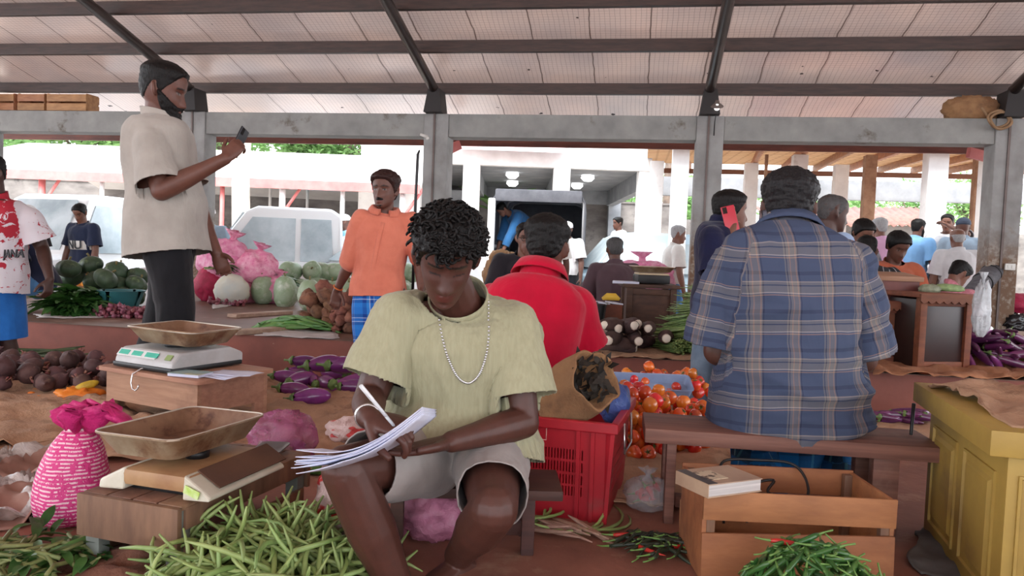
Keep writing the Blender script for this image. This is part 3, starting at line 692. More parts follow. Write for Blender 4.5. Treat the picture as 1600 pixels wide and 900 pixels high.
boy_shirt = boy.shirt('t_shirt', M_SAGE, root, ex=.026, hem=-.02, sleeve=.74, slv=.017, flare=.013, vox=.0045, folds=((.012, 6, (1, 1, .4), 3), (.004, 20, (1, 1, .4), 5)), seed=4, hemflare=.10, neck=.97)
M_SHORTS = cloth_mat('grey_shorts', srgb(158, 150, 146), srgb(142, 134, 130))
boy.pants('shorts', M_SHORTS, root, ex=.016, top=.12, length=.76, lv=.013, flare=.006, vox=.005)
boy.hair(st_short(hl([.050, .050, .045, .028, .000, -.030, .004, -.038, -.058, -.066]), .008, .021, .01), name='hair', parent=root, rough=.006, nz=110, na=130)
# loose curls standing off the hair
mb = MB(); rr = random.Random(3)
for i in range(620):
    az = rr.uniform(-PI, PI); z = rr.uniform(.012, .113); hz = float(hl([.050, .050, .048, .046, .044, .042, .040, .030, .0, -.02])(abs(az)))
    if z < hz: continue
    hw = np.interp(z, _HZ, _HW); fy = np.interp(z, _HZ, _HF); by = np.interp(z, _HZ, _HB)
    p = Vector((hw*math.sin(az), (fy+by)/2+(fy-by)/2*math.cos(az), z)); n_ = Vector((p.x, p.y+.005, max(p.z-.01, .0)*.9)).normalized(); off = .002+.014*float(smooth01(np.array((z-.01)/.05)))
    t1 = Vector((jit(1), jit(1), jit(1))).cross(n_).normalized(); t2 = n_.cross(t1); p = p+n_*off; r_ = rr.uniform(.012, .026)
    pts = [hb.w(p+t1*(r_*math.sin(a))+t2*(r_*(1-math.cos(a))*.6)+n_*(.011*math.sin(a*.8))) for a in (0, .4, .8, 1.2, 1.6, 2.0)]
    mb.tube(pts, [.0030, .0042, .0042, .0038, .003, .0012], 5)
c_ = mb.build('hair_curls', M_HAIR, root, origin=boy.base)
# ribbed neckband, chain, bracelet
fr = boy.frame(.98)
M_SILVER = mat('silver', srgb(205, 205, 205), .25, metal=.9)
mb = MB(); c, nn_ = boy.nplane; nd_ = boy.ndir; c = boy.J['neck']+nd_*((c-boy.J['neck']).dot(nn_)/nd_.dot(nn_)); a_, b_, _ = frame_from(nn_, fr[1])
nr = [c+a_*(.078*math.cos(x))+b_*(.080*math.sin(x)) for x in np.linspace(0, 2*PI, 33)]
mb.tube(nr, [(.004, .011)]*33, 8, cap=False, up=nn_); mb.build('neckband', M_SAGE, root, origin=boy.base)
from mathutils.bvhtree import BVHTree
bvh = BVHTree.FromPolygons([v.co+boy.base for v in boy_shirt.data.vertices], [tuple(p.vertices) for p in boy_shirt.data.polygons])
mb = MB(); c = boy.spine(.93)
for i in range(74):
    a = PI*.06+(PI*.88)*i/73; q = c+fr[0]*(.070*math.cos(a))+fr[2]*(.085-.185*math.sin(a)**1.4)
    hit = bvh.ray_cast(q+fr[1]*.35, -fr[1]); 
    if hit[0] is None: continue
    q = hit[0]+fr[1]*.003
    mb.ell(q, (.0036, .0036, .0036), n=8, m=5)
mb.build('necklace', M_SILVER, root, origin=boy.base)
mb = MB(); ax_ = (boy.J['wrR']-boy.J['elR']).normalized(); a_, b_, _ = frame_from(ax_); wc = boy.J['wrR']-ax_*.012
mb.tube([wc+a_*.0264*math.cos(x)+b_*.0264*math.sin(x) for x in np.linspace(0, 2*PI, 25)], [.004]*25, 8, cap=False); mb.build('bracelet', M_SILVER, root, origin=boy.base)
# ---- sheaf of papers on the knee and the pen
M_PAPER = mat('paper_white', srgb(216, 218, 232), .8, c2=srgb(196, 200, 222), ns=5)
sh = thing('paper_sheaf', P(590, 690, 1.68), 'sheaf of white papers on the knee of the seated writer', 'papers'); rs = random.Random(5)
A_ = P(474, 722, 1.56); B_ = P(662, 640, 1.72); C_ = P(668, 690, 1.86)-P(662, 640, 1.72)
pa, pb = P(472, 716, 1.60), P(664, 640, 1.70); acr = (P(640, 640, 1.92)-P(590, 700, 1.66)); acr = (cf*1.0+cr*.12); acr.z = -.24; acr = acr.normalized()*.15
for i in range(9):
    a0 = pa+Vector((jit(.008), jit(.008), .0020*i-.012)); b0 = pb+Vector((jit(.006), jit(.006), .0020*i-.012)); mb = MB(); fl = rs.uniform(-.015, .015)
    def fn(u, v, a0=a0, b0=b0, i=i, fl=fl):
        p = a0.lerp(b0, u)+acr*(v-.28); p = p+Vector((0, 0, -.035*math.sin(u*PI)-.018*max(0, .35-u)*((8-i)/8)*3+fl*(1-u)**3)); return p
    mb.grid(fn, 14, 6); o = mb.build('sheet', M_PAPER, sh, origin=sh.location); md = o.modifiers.new('t', 'SOLIDIFY'); md.thickness = .0018
mb = MB(); p0, p1 = P(563, 602, 1.64), P(603, 650, 1.68); mb.tube([p0, p0.lerp(p1, .02), p0.lerp(p1, .45), p0.lerp(p1, .48), p1], [.003, .0048, .0048, .0042, .004], 10)
pen = mb.build('ballpoint_pen', mat('white_plastic', srgb(226, 228, 230), .35), origin=p0); tag(pen, 'white ballpoint pen held in the seated writer\'s hand', 'pen')
d_ = p1-p0
mb = MB(); mb.tube([p1, p1+d_*.30, p1+d_*.36], [.0040, .0036, .0012], 8); o = mb.build('pen_tip', mat('clear_plastic', srgb(190, 196, 200), .2), pen, origin=p0)
mb = MB(); mb.tube([p0+Vector((.0, -.006, 0)), p0.lerp(p1, .4)+Vector((0, -.006, 0))], [.0014, .0014], 6); mb.build('pocket_clip', MATS['white_plastic'], pen, origin=p0)
# ---- tall man with the phone (standing on the near floor, turned to the right)
SK_T = srgb(104, 66, 54)
dT = 4.05; b = P(262, 400, dT); b.z = 0.0
yawT = YAW-PI/2+.10
J, h = stand(b, yawT, 1.76, arms=('down', 'down'), look=0.0, lookdown=.18, lean=-.03)
dz = 0
J['wrR'] = P(352, 248, dT-.16); J['shR'] = P(236, 222, dT-.17); J['elR'] = P(252, 298, dT-.22); J['shL'] = P(262, 218, dT+.20); J['elL'] = P(300, 305, dT+.22); J['wrL'] = P(338, 395, dT+.16)
J['neck'] = P(248, 183, dT); J['mid'] = P(248, 268, dT+.0); J['pelvis'] = P(258, 352, dT)
h = Head(P(254, 141, dT), yawT+.04, .22, 0.0, 1.22)
tall = Person(J, h, H=1.80, fat=1.13, skin=SK_T, vox=.006, arms=1.12,
    handkw=dict(R=dict(d=P(376, 222, dT-.12)-P(352, 248, dT-.16), n=cf, side=Vector((0, 0, 1)), curl=(.5, .7, .8, .9), thumb=.3), L=dict(curl=(.35, .4, .45, .5))))
root = person_root(tall, 'tall bearded man in beige tee and black trousers holding up a phone')
tall.body('body', root)
M_BEIGE = cloth_mat('beige_cotton', srgb(172, 166, 158), srgb(158, 152, 144))
tall.shirt('t_shirt', M_BEIGE, root, ex=.030, hem=-.27, sleeve=.86, slv=.028, flare=.018, belly=.05, folds=((.007, 7, (1, 1, .5), 3),), seed=8, hemflare=.05)
M_BLACKT = cloth_mat('black_trousers', srgb(17, 17, 21), srgb(26, 26, 30))
tall.pants('trousers', M_BLACKT, root, top=.16, length=1.98, lv=.030, flare=.02)
tall.hair(st_short(HL_MAN, .0025, .015, .035), name='hair', parent=root, rough=.002)
tall.hair(st_beard, name='beard', parent=root, rough=.003)
def phone(c, up_, nrm, label, colr, case, sc=1.0):
    up_ = Vector(up_).normalized(); nrm = Vector(nrm); nrm = (nrm-up_*nrm.dot(up_)).normalized(); x = up_.cross(nrm); M_ = Matrix((x, up_, nrm)).transposed(); c = Vector(c)
    mb = MB(); mb.box((0, 0, 0), (.074*sc, .155*sc, .009), M_, .004); o = mb.build('phone', mat(case, colr, .4), origin=None); o.location = c; tag(o, label, 'phone')
    mb = MB(); mb.box(M_ @ Vector((0, 0, .005)), (.066*sc, .142*sc, .0012), M_); mb.build('screen', mat('phone_screen', srgb(18, 20, 24), .12), o, smooth=False)
    mb = MB(); mb.box(M_ @ Vector((.018*sc, .055*sc, -.0052)), (.024*sc, .036*sc, .002), M_, .0008); mb.build('camera_bump', mat('phone_lens', srgb(12, 12, 14), .15), o, smooth=False); return o
phone(P(374, 222, dT-.08), P(383, 202, dT+.02)-P(362, 246, dT-.02), -cr-cu*.5, 'black phone held up by the tall man in beige', srgb(20, 22, 30), 'phone_black')
# ---- man in the orange shirt, reaching down to the roots on the platform
dO = 5.15; b = P(600, 450, dO); b.z = AZ
yawO = YAW+PI-.30
J, h = stand(b, yawO, 1.66, lookdown=.05, lean=.03)
J['neck'] = P(601, 335, dO); J['shR'] = P(566, 345, dO-.03); J['shL'] = P(640, 348, dO+.02); J['elR'] = P(548, 408, dO+.02); J['wrR'] = P(527, 452, dO+.10); J['elL'] = P(655, 400, dO); J['wrL'] = P(658, 450, dO-.08)
J['pelvis'] = P(590, 462, dO); J['mid'] = P(593, 400, dO+.02)
h = Head(P(602, 297, dO-.04), yawO+.05, .02, 0, 1.06)
orange = Person(J, h, H=1.66, fat=1.0, skin=SK_T, vox=.006, handkw=dict(R=dict(d=Vector((-.15, .1, -1)), n=-cf, side=cr, curl=(.5, .55, .6, .6)), L=dict()))
root = person_root(orange, 'moustached man in orange shirt and blue checked sarong reaching for roots')
orange.body('body', root)
M_OR = cloth_mat('orange_shirt', srgb(218, 128, 104), srgb(202, 112, 90))
orange.shirt('shirt', M_OR, root, ex=.022, hem=-.02, sleeve=1.02, slv=.022, flare=0, folds=((.007, 9, (1, 1, .5), 3),), seed=12, hemflare=.03)
orange.collar(M_OR, root)
M_BTN = mat('shirt_button', srgb(220, 190, 170), .4)
fr = orange.frame(.5); mb = MB(); pk = []
for t_ in np.linspace(.04, .9, 9):
    f_ = orange.frame(t_); hd = np.interp(t_, [q[0] for q in TORSO], [q[2] for q in TORSO])*orange.k+.026; pk.append(orange.spine(t_)+f_[1]*hd)
mb.tube(pk, [(.016, .004)]*len(pk), 8, up=fr[0].cross(fr[2])); mb.build('placket', M_OR, root, origin=orange.base)
M_SAR_B = plaid_mat('blue_check_sarong', None, [(0, srgb(40, 118, 200)), (.42, srgb(28, 70, 150)), (.6, srgb(60, 140, 214)), (.72, srgb(196, 208, 220)), (.76, srgb(30, 80, 160)), (.9, srgb(150, 180, 214)), (.93, srgb(40, 118, 200))], [(0, srgb(36, 110, 196)), (.3, srgb(24, 58, 132)), (.45, srgb(190, 204, 222)), (.49, srgb(30, 84, 168)), (.62, srgb(196, 208, 224)), (.66, srgb(24, 58, 132)), (.8, srgb(44, 124, 206))], .16, .15)
orange.sarong('sarong', M_SAR_B, root, top=.1)
orange.hair(st_short(HL_LOW, .008, .020, .02), hair_mat('brown_hair', srgb(38, 22, 20), srgb(62, 38, 34)), parent=root, rough=.004)
orange.hair(st_stubble, name='moustache', parent=root, rough=.001)
mb = MB(); a_, b_, _ = frame_from(orange.J['wrR']-orange.J['elR']); wc = orange.J['wrR']-_*.015
mb.tube([wc+a_*.031*math.cos(x)+b_*.031*math.sin(x) for x in np.linspace(0, 2*PI, 21)], [.005]*21, 8, cap=False); mb.build('wristband', mat('orange_thread', srgb(214, 120, 60), .7), root, origin=orange.base)
# ---- man in the red shirt, from behind
dR = 2.95
J = dict(pelvis=P(822, 640, dR), neck=P(842, 438, dR), mid=P(822, 545, dR-.10), hipL=P(780, 645, dR+.03), hipR=P(862, 645, dR+.03), kneeL=P(800, 600, dR+.45), kneeR=P(905, 596, dR+.42), ankL=P(806, 690, dR+.42), ankR=P(905, 690, dR+.40),
         shL=P(770, 472, dR), shR=P(898, 478, dR), elL=P(752, 580, dR+.04), elR=P(914, 552, dR+.06), wrL=P(800, 590, dR+.22), wrR=P(880, 580, dR+.28))
hr = Head(P(853, 388, dR+.04), YAW-.18, .22, 0.02, 1.03)
red = Person(J, hr, H=1.66, fat=1.0, skin=SK_T, vox=.006, base=G(830, 690, 0), handkw=dict(L=dict(curl=(.4,)*4), R=dict(curl=(.4,)*4)))
root = person_root(red, 'young man in red polo shirt sitting with his back turned')
red.body('body', root)
M_RED = cloth_mat('red_polo', srgb(194, 10, 50), srgb(176, 8, 44))
red.shirt('polo_shirt', M_RED, root, ex=.026, hem=-.10, sleeve=.80, slv=.024, flare=.02, folds=((.006, 7, (1, 1, .5), 3),), seed=15)
red.collar(M_RED, root, h=.045)
M_GREYP = cloth_mat('grey_ribbed_trousers', srgb(104, 96, 88), srgb(84, 76, 70))
red.pants('trousers', M_GREYP, root, top=.1, length=1.7, lv=.02)
red.hair(st_short(hl([.060, .058, .048, .030, .006, -.028, .010, -.030, -.052, -.058]), .004, .020, .02), parent=root, rough=.003)
# ---- big man in the checked shirt on the right bench, from behind
dP = 2.50
J = dict(pelvis=P(1232, 632, dP), neck=P(1232, 372, dP+.03), mid=P(1228, 505, dP-.10), hipL=P(1192, 640, dP+.05), hipR=P(1272, 640, dP+.05), kneeL=P(1180, 668, dP+.48), kneeR=P(1316, 664, dP+.46), ankL=P(1190, 780, dP+.34), ankR=P(1300, 780, dP+.34),
         shL=P(1146, 428, dP), shR=P(1318, 422, dP), elL=P(1122, 548, dP+.02), elR=P(1348, 560, dP+.04), wrL=P(1186, 575, dP+.22), wrR=P(1285, 578, dP+.26))
hp_ = Head(P(1232, 324, dP+.06), YAW-.30, .12, 0.03, 1.0)
plaid = Person(J, hp_, H=1.74, fat=1.10, skin=srgb(88, 56, 46), vox=.006, base=G(1240, 780, 0), arms=1.12, handkw=dict(L=dict(curl=(.4,)*4), R=dict(curl=(.4,)*4)))
root = person_root(plaid, 'heavy man in blue plaid shirt seated on the wooden bench, back turned')
plaid.body('body', root)
bl, gy, pk_, db = srgb(66, 76, 100), srgb(112, 109, 110), srgb(150, 122, 108), srgb(46, 52, 74)
M_PLAID = plaid_mat('plaid_shirt', None, [(0, bl), (.30, gy), (.34, db), (.37, gy), (.44, pk_), (.47, gy), (.54, gy), (.60, pk_), (.63, gy), (.66, db), (.70, bl)], [(0, bl), (.34, pk_), (.37, bl), (.40, srgb(166, 158, 154)), (.43, gy), (.60, db), (.63, gy), (.70, srgb(156, 146, 138)), (.73, bl), (.9, db)], .105, .115)
plaid.shirt('plaid_shirt', M_PLAID, root, ex=.034, hem=-.05, sleeve=.93, slv=.030, flare=.01, belly=.05, folds=((.014, 6, (.5, .5, 1.6), 3), (.004, 14, (.6, .6, 1.5), 6)), seed=21, hemflare=.10)
plaid.collar(M_PLAID, root, h=.04)
gr_ = srgb(28, 66, 92); M_SAR_T = plaid_mat('teal_check_sarong', None, [(0, srgb(20, 96, 150)), (.3, srgb(24, 50, 72)), (.5, srgb(60, 110, 120)), (.54, srgb(24, 50, 72)), (.7, srgb(14, 84, 140)), (.85, srgb(120, 150, 160)), (.87, srgb(14, 84, 140))], [(0, srgb(18, 92, 150)), (.25, srgb(22, 44, 66)), (.6, srgb(30, 74, 84)), (.64, srgb(120, 150, 156)), (.67, srgb(22, 44, 66)), (.85, srgb(18, 84, 140))], .15, .15)
plaid.pants('sarong', M_SAR_T, root, ex=.03, top=.12, length=1.9, lv=.035, flare=.03)
mb = MB(); rings = []     # the hanging cloth between the legs makes it one skirt
for t_ in np.linspace(0, 1, 8):
    a_ = J['kneeL'].lerp(J['ankL'], t_); b_ = J['kneeR'].lerp(J['ankR'], t_); mid_ = (a_+b_)/2; wv = (b_-a_)*.5; L_ = wv.length+.07; wv.normalize(); fv = cf
    rings.append([mid_+wv*(L_*math.cos(x))+fv*((.09+.012*math.sin(7*x+2*t_))*math.sin(x)) for x in np.linspace(0, 2*PI, 40, endpoint=False)])
mb.loft(rings, False); o = mb.build('sarong_fall', M_SAR_T, root, origin=plaid.base); at = o.data.attributes.new('cl', 'FLOAT_VECTOR', 'POINT'); at.data.foreach_set('vector', np.array([(q*.022, i*.05, 0) for i in range(8) for q in range(40)], np.float32).ravel()); md = o.modifiers.new('t', 'SOLIDIFY'); md.thickness = .006
plaid.hair(st_short(hl([.070, .068, .055, .035, .008, -.03, .008, -.040, -.062, -.070]), .010, .022, .01), hair_mat('dark_hair', srgb(14, 13, 14), srgb(40, 38, 40)), parent=root, rough=.004, nz=90, na=100)
# ---- man in navy on the phone, facing right
dN = 4.60; b = P(1125, 450, dN); b.z = AZ
yawN = YAW-PI/2+.25
J, h = stand(b, yawN, 1.62, lookdown=.02)
J['neck'] = P(1128, 348, dN); J['shL'] = P(1150, 365, dN+.17); J['shR'] = P(1112, 372, dN-.15); J['elR'] = P(1116, 432, dN-.22); J['wrR'] = P(1140, 372, dN-.16); J['elL'] = P(1150, 430, dN+.2); J['wrL'] = P(1156, 490, dN+.16); J['pelvis'] = P(1122, 480, dN); J['mid'] = P(1118, 410, dN)
h = Head(P(1140, 330, dN), yawN-.05, .0, 0, 1.06)
navy = Person(J, h, H=1.62, fat=1.02, skin=srgb(120, 80, 64), vox=.006, handkw=dict(R=dict(d=P(1143, 338, dN-.12)-P(1139, 372, dN-.16), n=cr*.6+cf*.6, side=-cr, curl=(.35, .4, .45, .5)), L=dict()))
root = person_root(navy, 'man in navy tee holding a red phone to his ear')
navy.body('body', root)
M_NAVY = cloth_mat('navy_cotton', srgb(24, 27, 62), srgb(18, 20, 48))
navy.shirt('t_shirt', M_NAVY, root, ex=.024, hem=-.08, sleeve=.9, slv=.024, flare=.012, seed=30, hemflare=.03)
M_JEANS = cloth_mat('faded_jeans', srgb(120, 138, 156), srgb(96, 114, 134), bs=90, bump=.25)
navy.pants('jeans', M_JEANS, root, top=.1, length=1.95, lv=.02)
navy.hair(st_short(HL_MAN, .003, .012, .03), parent=root, rough=.002)
phone(P(1141, 343, dN-.145), P(1136, 322, dN-.12)-P(1146, 362, dN-.14), cf+cr*.1, 'red phone held to the ear of the man in navy', srgb(188, 48, 64), 'phone_red', 1.05)
mb = MB(); a_, b_, _ = frame_from(J['wrR']-J['elR']); wc = J['wrR']-_*.02
mb.tube([wc+a_*.03*math.cos(x)+b_*.03*math.sin(x) for x in np.linspace(0, 2*PI, 21)], [.004]*21, 8, cap=False); mb.build('bracelet', mat('cream_thread', srgb(216, 196, 170), .6), root, origin=navy.base)
# ================================================================ furniture and things near the camera
def frame2(o, xp, yref):
    """origin o, x axis towards xp (level), y on the side of yref -> (rz, flip, x, y)"""
    o, xp, yref = Vector(o), Vector(xp), Vector(yref); x = xp-o; x.z = 0; x.normalize(); y = Vector((-x.y, x.x, 0)); 
    return math.atan2(x.y, x.x), x, y
M_CRATEW = wood('old_crate_wood', srgb(134, 98, 76), srgb(104, 74, 58), st=(10, 10, 2), ns=2, c3=srgb(70, 50, 42))
M_LEGP = mat('faded_grey_paint', srgb(120, 128, 122), .7, c2=srgb(98, 96, 88), ns=8)
M_DIRT = mat('earth', srgb(120, 78, 60), .95, c2=srgb(96, 60, 48), ns=14, bump=.6, bs=40)
def rrect(hx, hy, r, n=4):
    pts = []
    for cx, cy, a0 in ((hx-r, hy-r, 0), (-hx+r, hy-r, PI/2), (-hx+r, -hy+r, PI), (hx-r, -hy+r, 1.5*PI)):
        for k in range(n+1): pts.append((cx+r*math.cos(a0+k*PI/2/n), cy+r*math.sin(a0+k*PI/2/n)))
    return pts
def pan_mesh(W, L, H, taper=.03, r=.035, th=.004, lip=.006, n=4, dent=0.0):
    mb = MB(); rings = []
    def ring(hx, hy, rr, z): return [Vector((x, y, z+dent*math.sin(9*x+4)*math.sin(7*y)*(z > H*.5))) for x, y in rrect(hx, hy, rr, n)]
    hx, hy = W/2, L/2; b = taper
    rings = [ring(hx-b-.02, hy-b-.02, r, 0), ring(hx-b, hy-b, r, .006), ring(hx, hy, r, H), ring(hx+lip, hy+lip, r+lip, H+.001), ring(hx+lip, hy+lip, r+lip, H+.005), ring(hx-th, hy-th, r, H+.003), ring(hx-b-th, hy-b-th, r, .010), ring(hx-b-.03, hy-b-.03, r, .008)]
    mb.loft(rings, True); return mb
M_PAN = mat('stained_tin', srgb(176, 160, 134), .45, metal=.35, c2=srgb(140, 108, 80), ns=9, c3=srgb(104, 66, 46), n3=12, t3=(.52, .72), bump=.15, bs=25)
M_PANIN = mat('rusty_tin', srgb(146, 112, 86), .5, metal=.2, c2=srgb(112, 78, 58), ns=8, c3=srgb(84, 52, 40), n3=16, t3=(.55, .7), bump=.15, bs=25)
M_RIM = mat('bright_rim', srgb(206, 198, 184), .4, metal=.4)
M_BLACKP = mat('black_plastic', srgb(20, 20, 22), .45)
def pan(parent, loc, W, L, H, name='weighing_tray', rz=0.0, **k):
    mb = pan_mesh(W, L, H, **k); o = mb.build(name, [M_PAN, M_PANIN], parent, autos=40); o.location = loc; o.rotation_euler = (0, 0, rz)
    n = len(rrect(1, 1, .1)); tot = len(o.data.polygons); fi = list(o.data.polygons)
    for p in fi:
        if p.index >= 4*n and p.index != tot-2: p.material_index = 1
    mb = MB(); hx, hy = W/2+.002, L/2+.002; pts = [Vector((x, y, H+.003)) for x, y in rrect(hx, hy, .035, 4)]; mb.tube(pts+pts[:1], [.0035]*(len(pts)+1), 6, cap=False)
    mb.build('rolled_rim', M_RIM, o); return o
# ---- slatted crate table, front left
fl, fr_, br = G(128, 766, .19), G(285, 792, .19), G(440, 702, .19)
rz, xd, yd = frame2(fl, fr_, br); W_ = (fr_-fl).length; L_ = (br-fr_).dot(yd)
ct = thing('crate_table', (fl.x, fl.y, 0), 'low weathered slatted crate table under the front scale', 'table', rz=rz)
H_ = .19
for i in range(4):
    w1 = W_/4; mb = MB(); mb.box((w1*(i+.5), L_/2, H_-.007+jit(.001)), (w1-.006, L_-.004, .012), None, .003); mb.build('top_slat', M_CRATEW, ct, autos=30)
mb = MB(); mb.box((W_/2, -.008, H_-.055), (W_, .016, .105), None, .003); mb.build('front_board', M_CRATEW, ct, autos=30)
mb = MB(); mb.box((W_/2, L_+.008, H_-.055), (W_, .016, .105), None, .003); mb.build('back_board', M_CRATEW, ct, autos=30)
for x, z, h_ in ((W_-.008, H_-.035, .055), (W_-.008, .05, .07), (.008, H_-.035, .055), (.008, .05, .07)):
    mb = MB(); mb.box((x, L_/2, z), (.014, L_-.03, h_), None, .003); mb.build('side_rail', M_CRATEW, ct, autos=30)
for x, y in ((.03, .022), (W_-.03, .022), (.03, L_-.022), (W_-.03, L_-.022)):
    mb = MB(); mb.box((x, y, .09), (.042, .036, .178), None, .003); mb.build('leg', M_LEGP, ct, autos=30)
# ---- its scale
def lp(o, rz, v): return Vector(o)+Matrix.Rotation(rz, 3, 'Z') @ Vector(v)
fs0 = lp((fl.x, fl.y, H_), rz, (W_*.62, .19, 0))
fs = thing('weighing_scale', fs0, 'white taped scale with rusty tray on the slatted crate table', 'scale', rz=rz+.02)
mb = MB(); mb.box((0, 0, .010), (.20, .25, .020), None, .006); mb.build('scale_base', M_BLACKP, fs, autos=30)
mb = MB(); mb.box((0, -.005, .040), (.205, .31, .042), None, .012); mb.build('scale_body', mat('kraft_tape', srgb(176, 140, 100), .5, c2=srgb(152, 112, 78), ns=9, bump=.1), fs, autos=30)
M_WPL = mat('ivory_plastic', srgb(212, 208, 192), .4, c2=srgb(188, 180, 160), ns=6)
for sx_ in (-1, 1):
    mb = MB(); x0, x1 = (-.165, -.088) if sx_ < 0 else (.088, .165)
    a0, a1 = (.022, .060) if sx_ < 0 else (.060, .012)
    mb.hexa([(x0, -.165, .004), (x1, -.165, .008), (x1, .16, .008), (x0, .16, .004), (x0, -.16, a0+.004), (x1, -.16, a1+.006), (x1, .155, a1+.006), (x0, .155, a0+.004)]); ob_ = mb.build('end_cheek', M_WPL, fs, smooth=False)
    md = ob_.modifiers.new('b', 'BEVEL'); md.width = .006; md.segments = 2
mb = MB(); nx = math.atan2(.048, .077); mb.box((.118, -.168, .028), (.044, .004, .020), rot(0, .62*.5, 0), .001); o = mb.build('sticker', mat('green_sticker', srgb(176, 206, 96), .4, c2=srgb(226, 232, 200), ns=22), fs, smooth=False); o['label'] = 'green printed sticker'
mb = MB(); mb.box((.125, .03, .047), (.075, .29, .004), rot(0, .50, 0), .001); mb.build('kraft_cover', mat('brown_card', srgb(104, 72, 52), .8, c2=srgb(86, 58, 44), ns=5), fs, smooth=False)
mb = MB(); mb.lathe([(0, .06), (.03, .06), (.03, .082), (0, .082)], 16); mb.build('load_post', M_BLACKP, fs)
tr_ = pan(fs, (-.06, .02, .078), .265, .355, .062); tr_.rotation_euler = (0, -.02, -.06)
# ---- tan table behind it
tl, tf, trt = G(150, 571, .235), G(309, 596, .235), G(416, 560, .235)
rz2, xd2, yd2 = frame2(tl, tf, trt); W2 = (tf-tl).length; L2 = .45
M_TAN = wood('tan_wood', srgb(176, 134, 106), srgb(154, 112, 88), st=(2, 10, 20), ns=2, c3=srgb(126, 88, 68), t3=(.6, .8))
tt = thing('wooden_table', (tl.x, tl.y, 0), 'low tan wooden table under the digital scale', 'table', rz=rz2)
mb = MB(); mb.loft([[Vector((W2/2+x, L2/2+y, z)) for x, y in rrect(W2/2, L2/2, .03)] for z in (.217, .235)]); mb.build('table_top', M_TAN, tt, autos=30)
def apron(mb, a, b, t, legw, h0, h1):
    a, b = Vector(a), Vector(b); u = (b-a).normalized(); n_ = Vector((-u.y, u.x, 0))*t; L = (b-a).length
    for s0, s1, z0 in ((0, legw, 0), (legw, L-legw, h0), (L-legw, L, 0)):
        p, q = a+u*s0, a+u*s1
        mb.hexa([p+Vector((0, 0, z0)), q+Vector((0, 0, z0)), q+n_+Vector((0, 0, z0)), p+n_+Vector((0, 0, z0)), p+Vector((0, 0, h1)), q+Vector((0, 0, h1)), q+n_+Vector((0, 0, h1)), p+n_+Vector((0, 0, h1))])
for a, b in (((.04, .025), (W2-.03, .025)), ((.04, L2-.045), (W2-.03, L2-.045)), ((.06, .045), (.06, L2-.045)), ((W2-.03, .045), (W2-.03, L2-.045))):
    mb = MB(); apron(mb, (*a, 0), (*b, 0), .02, .055, .085, .217); mb.build('leg_board', M_TAN, tt, smooth=False)
# ---- digital scale on the tan table
s20 = lp((tl.x, tl.y, .235), rz2, (W2*.40, L2*.52, 0)); sc2 = thing('digital_scale', s20, 'grey digital price scale with three green displays on the tan table', 'scale', rz=rz2); sc2.scale = (1.28, 1.28, 1.28)
M_GREYP2 = mat('grey_plastic', srgb(190, 190, 190), .4, c2=srgb(168, 166, 164), ns=6)
w_ = .148; prof = [(-.155, .010), (-.150, .036), (-.120, .070), (.10, .074), (.165, .048), (.165, .012)]
mb = MB(); mb.loft([[Vector((x, y, z)) for y, z in prof] for x in (-w_, w_)]); o = mb.build('scale_body', M_GREYP2, sc2, smooth=False); md = o.modifiers.new('b', 'BEVEL'); md.width = .008; md.segments = 2
mb = MB(); mb.box((0, .0, .012), (2*w_+.006, .318, .018), None, .007); mb.build('lower_shell', M_BLACKP, sc2, autos=30)
for sx_ in (-1, 1):
    for sy_ in (-1, 1): mb = MB(); mb.lathe([(.012, -.004), (.016, 0), (.012, .006)], 12, (sx_*.12, sy_*.12, 0)); mb.build('foot', M_BLACKP, sc2)
tl_ = math.atan2(.034, .030); Mf = rot(tl_, 0, 0)
LCD = mat('lcd_green', srgb(70, 186, 160), .25, c2=srgb(58, 168, 146), ns=20)
mb = MB(); mb.box((-.045, -.137, .0535), (.20, .030, .003), Mf, .001); mb.build('display_bezel', mat('bezel_white', srgb(214, 216, 214), .4), sc2, smooth=False)
for x in (-.112, -.045, .030): mb = MB(); mb.box((x, -.1385, .0545), (.050 if x < 0 else .062, .019, .003), Mf, .001); o = mb.build('display', LCD, sc2, smooth=False); o['label'] = 'green lit display'
mb = MB(); mb.box((.115, -.1375, .0535), (.03, .022, .003), Mf, .001); mb.build('badge', mat('badge_green', srgb(130, 150, 90), .4), sc2, smooth=False)
mb = MB(); mb.lathe([(0, .07), (.05, .07), (.05, .088), (0, .088)], 16); mb.build('load_post', M_BLACKP, sc2)
o = pan(sc2, (.03, .0, .086), .31, .255, .055, dent=.004); o.rotation_euler = (.0, .015, .08)
# hook scale, notebook, papers
h0 = lp((tl.x, tl.y, .236), rz2, (W2*.46, .055, 0)); hs = thing('hook_scale', h0, 'black hanging scale with chrome hook lying on the tan table edge', 'hook scale', rz=rz2)
mb = MB(); mb.box((.03, .01, .012), (.085, .034, .022), None, .008); mb.build('scale_case', M_BLACKP, hs, autos=30)
hk = [(-.012, .008, .012), (-.03, -.03, .010), (-.035, -.068, -.01), (-.04, -.072, -.05), (-.030, -.072, -.075), (-.008, -.072, -.080), (.008, -.072, -.066), (.010, -.072, -.052)]
mb = MB(); mb.tube(hk, .0035, 8); mb.build('hook', M_SILVER, hs)
nb0 = lp((tl.x, tl.y, .236), rz2, (W2*.80, .075, 0)); nb = thing('notebook', nb0, 'thin notebook with green and blue cover on the tan table', 'notebook', rz=rz2+.25)
mb = MB(); mb.box((0, 0, .007), (.15, .105, .012), None, .001); mb.build('pages', M_PAPER, nb, smooth=False)
mb = MB(); mb.box((0, 0, .0145), (.154, .11, .0016), None, .0005); mb.build('cover', mat('picture_cover', srgb(160, 184, 170), .35, c2=srgb(86, 130, 150), ns=14, c3=srgb(196, 190, 140), n3=10), nb, smooth=False)
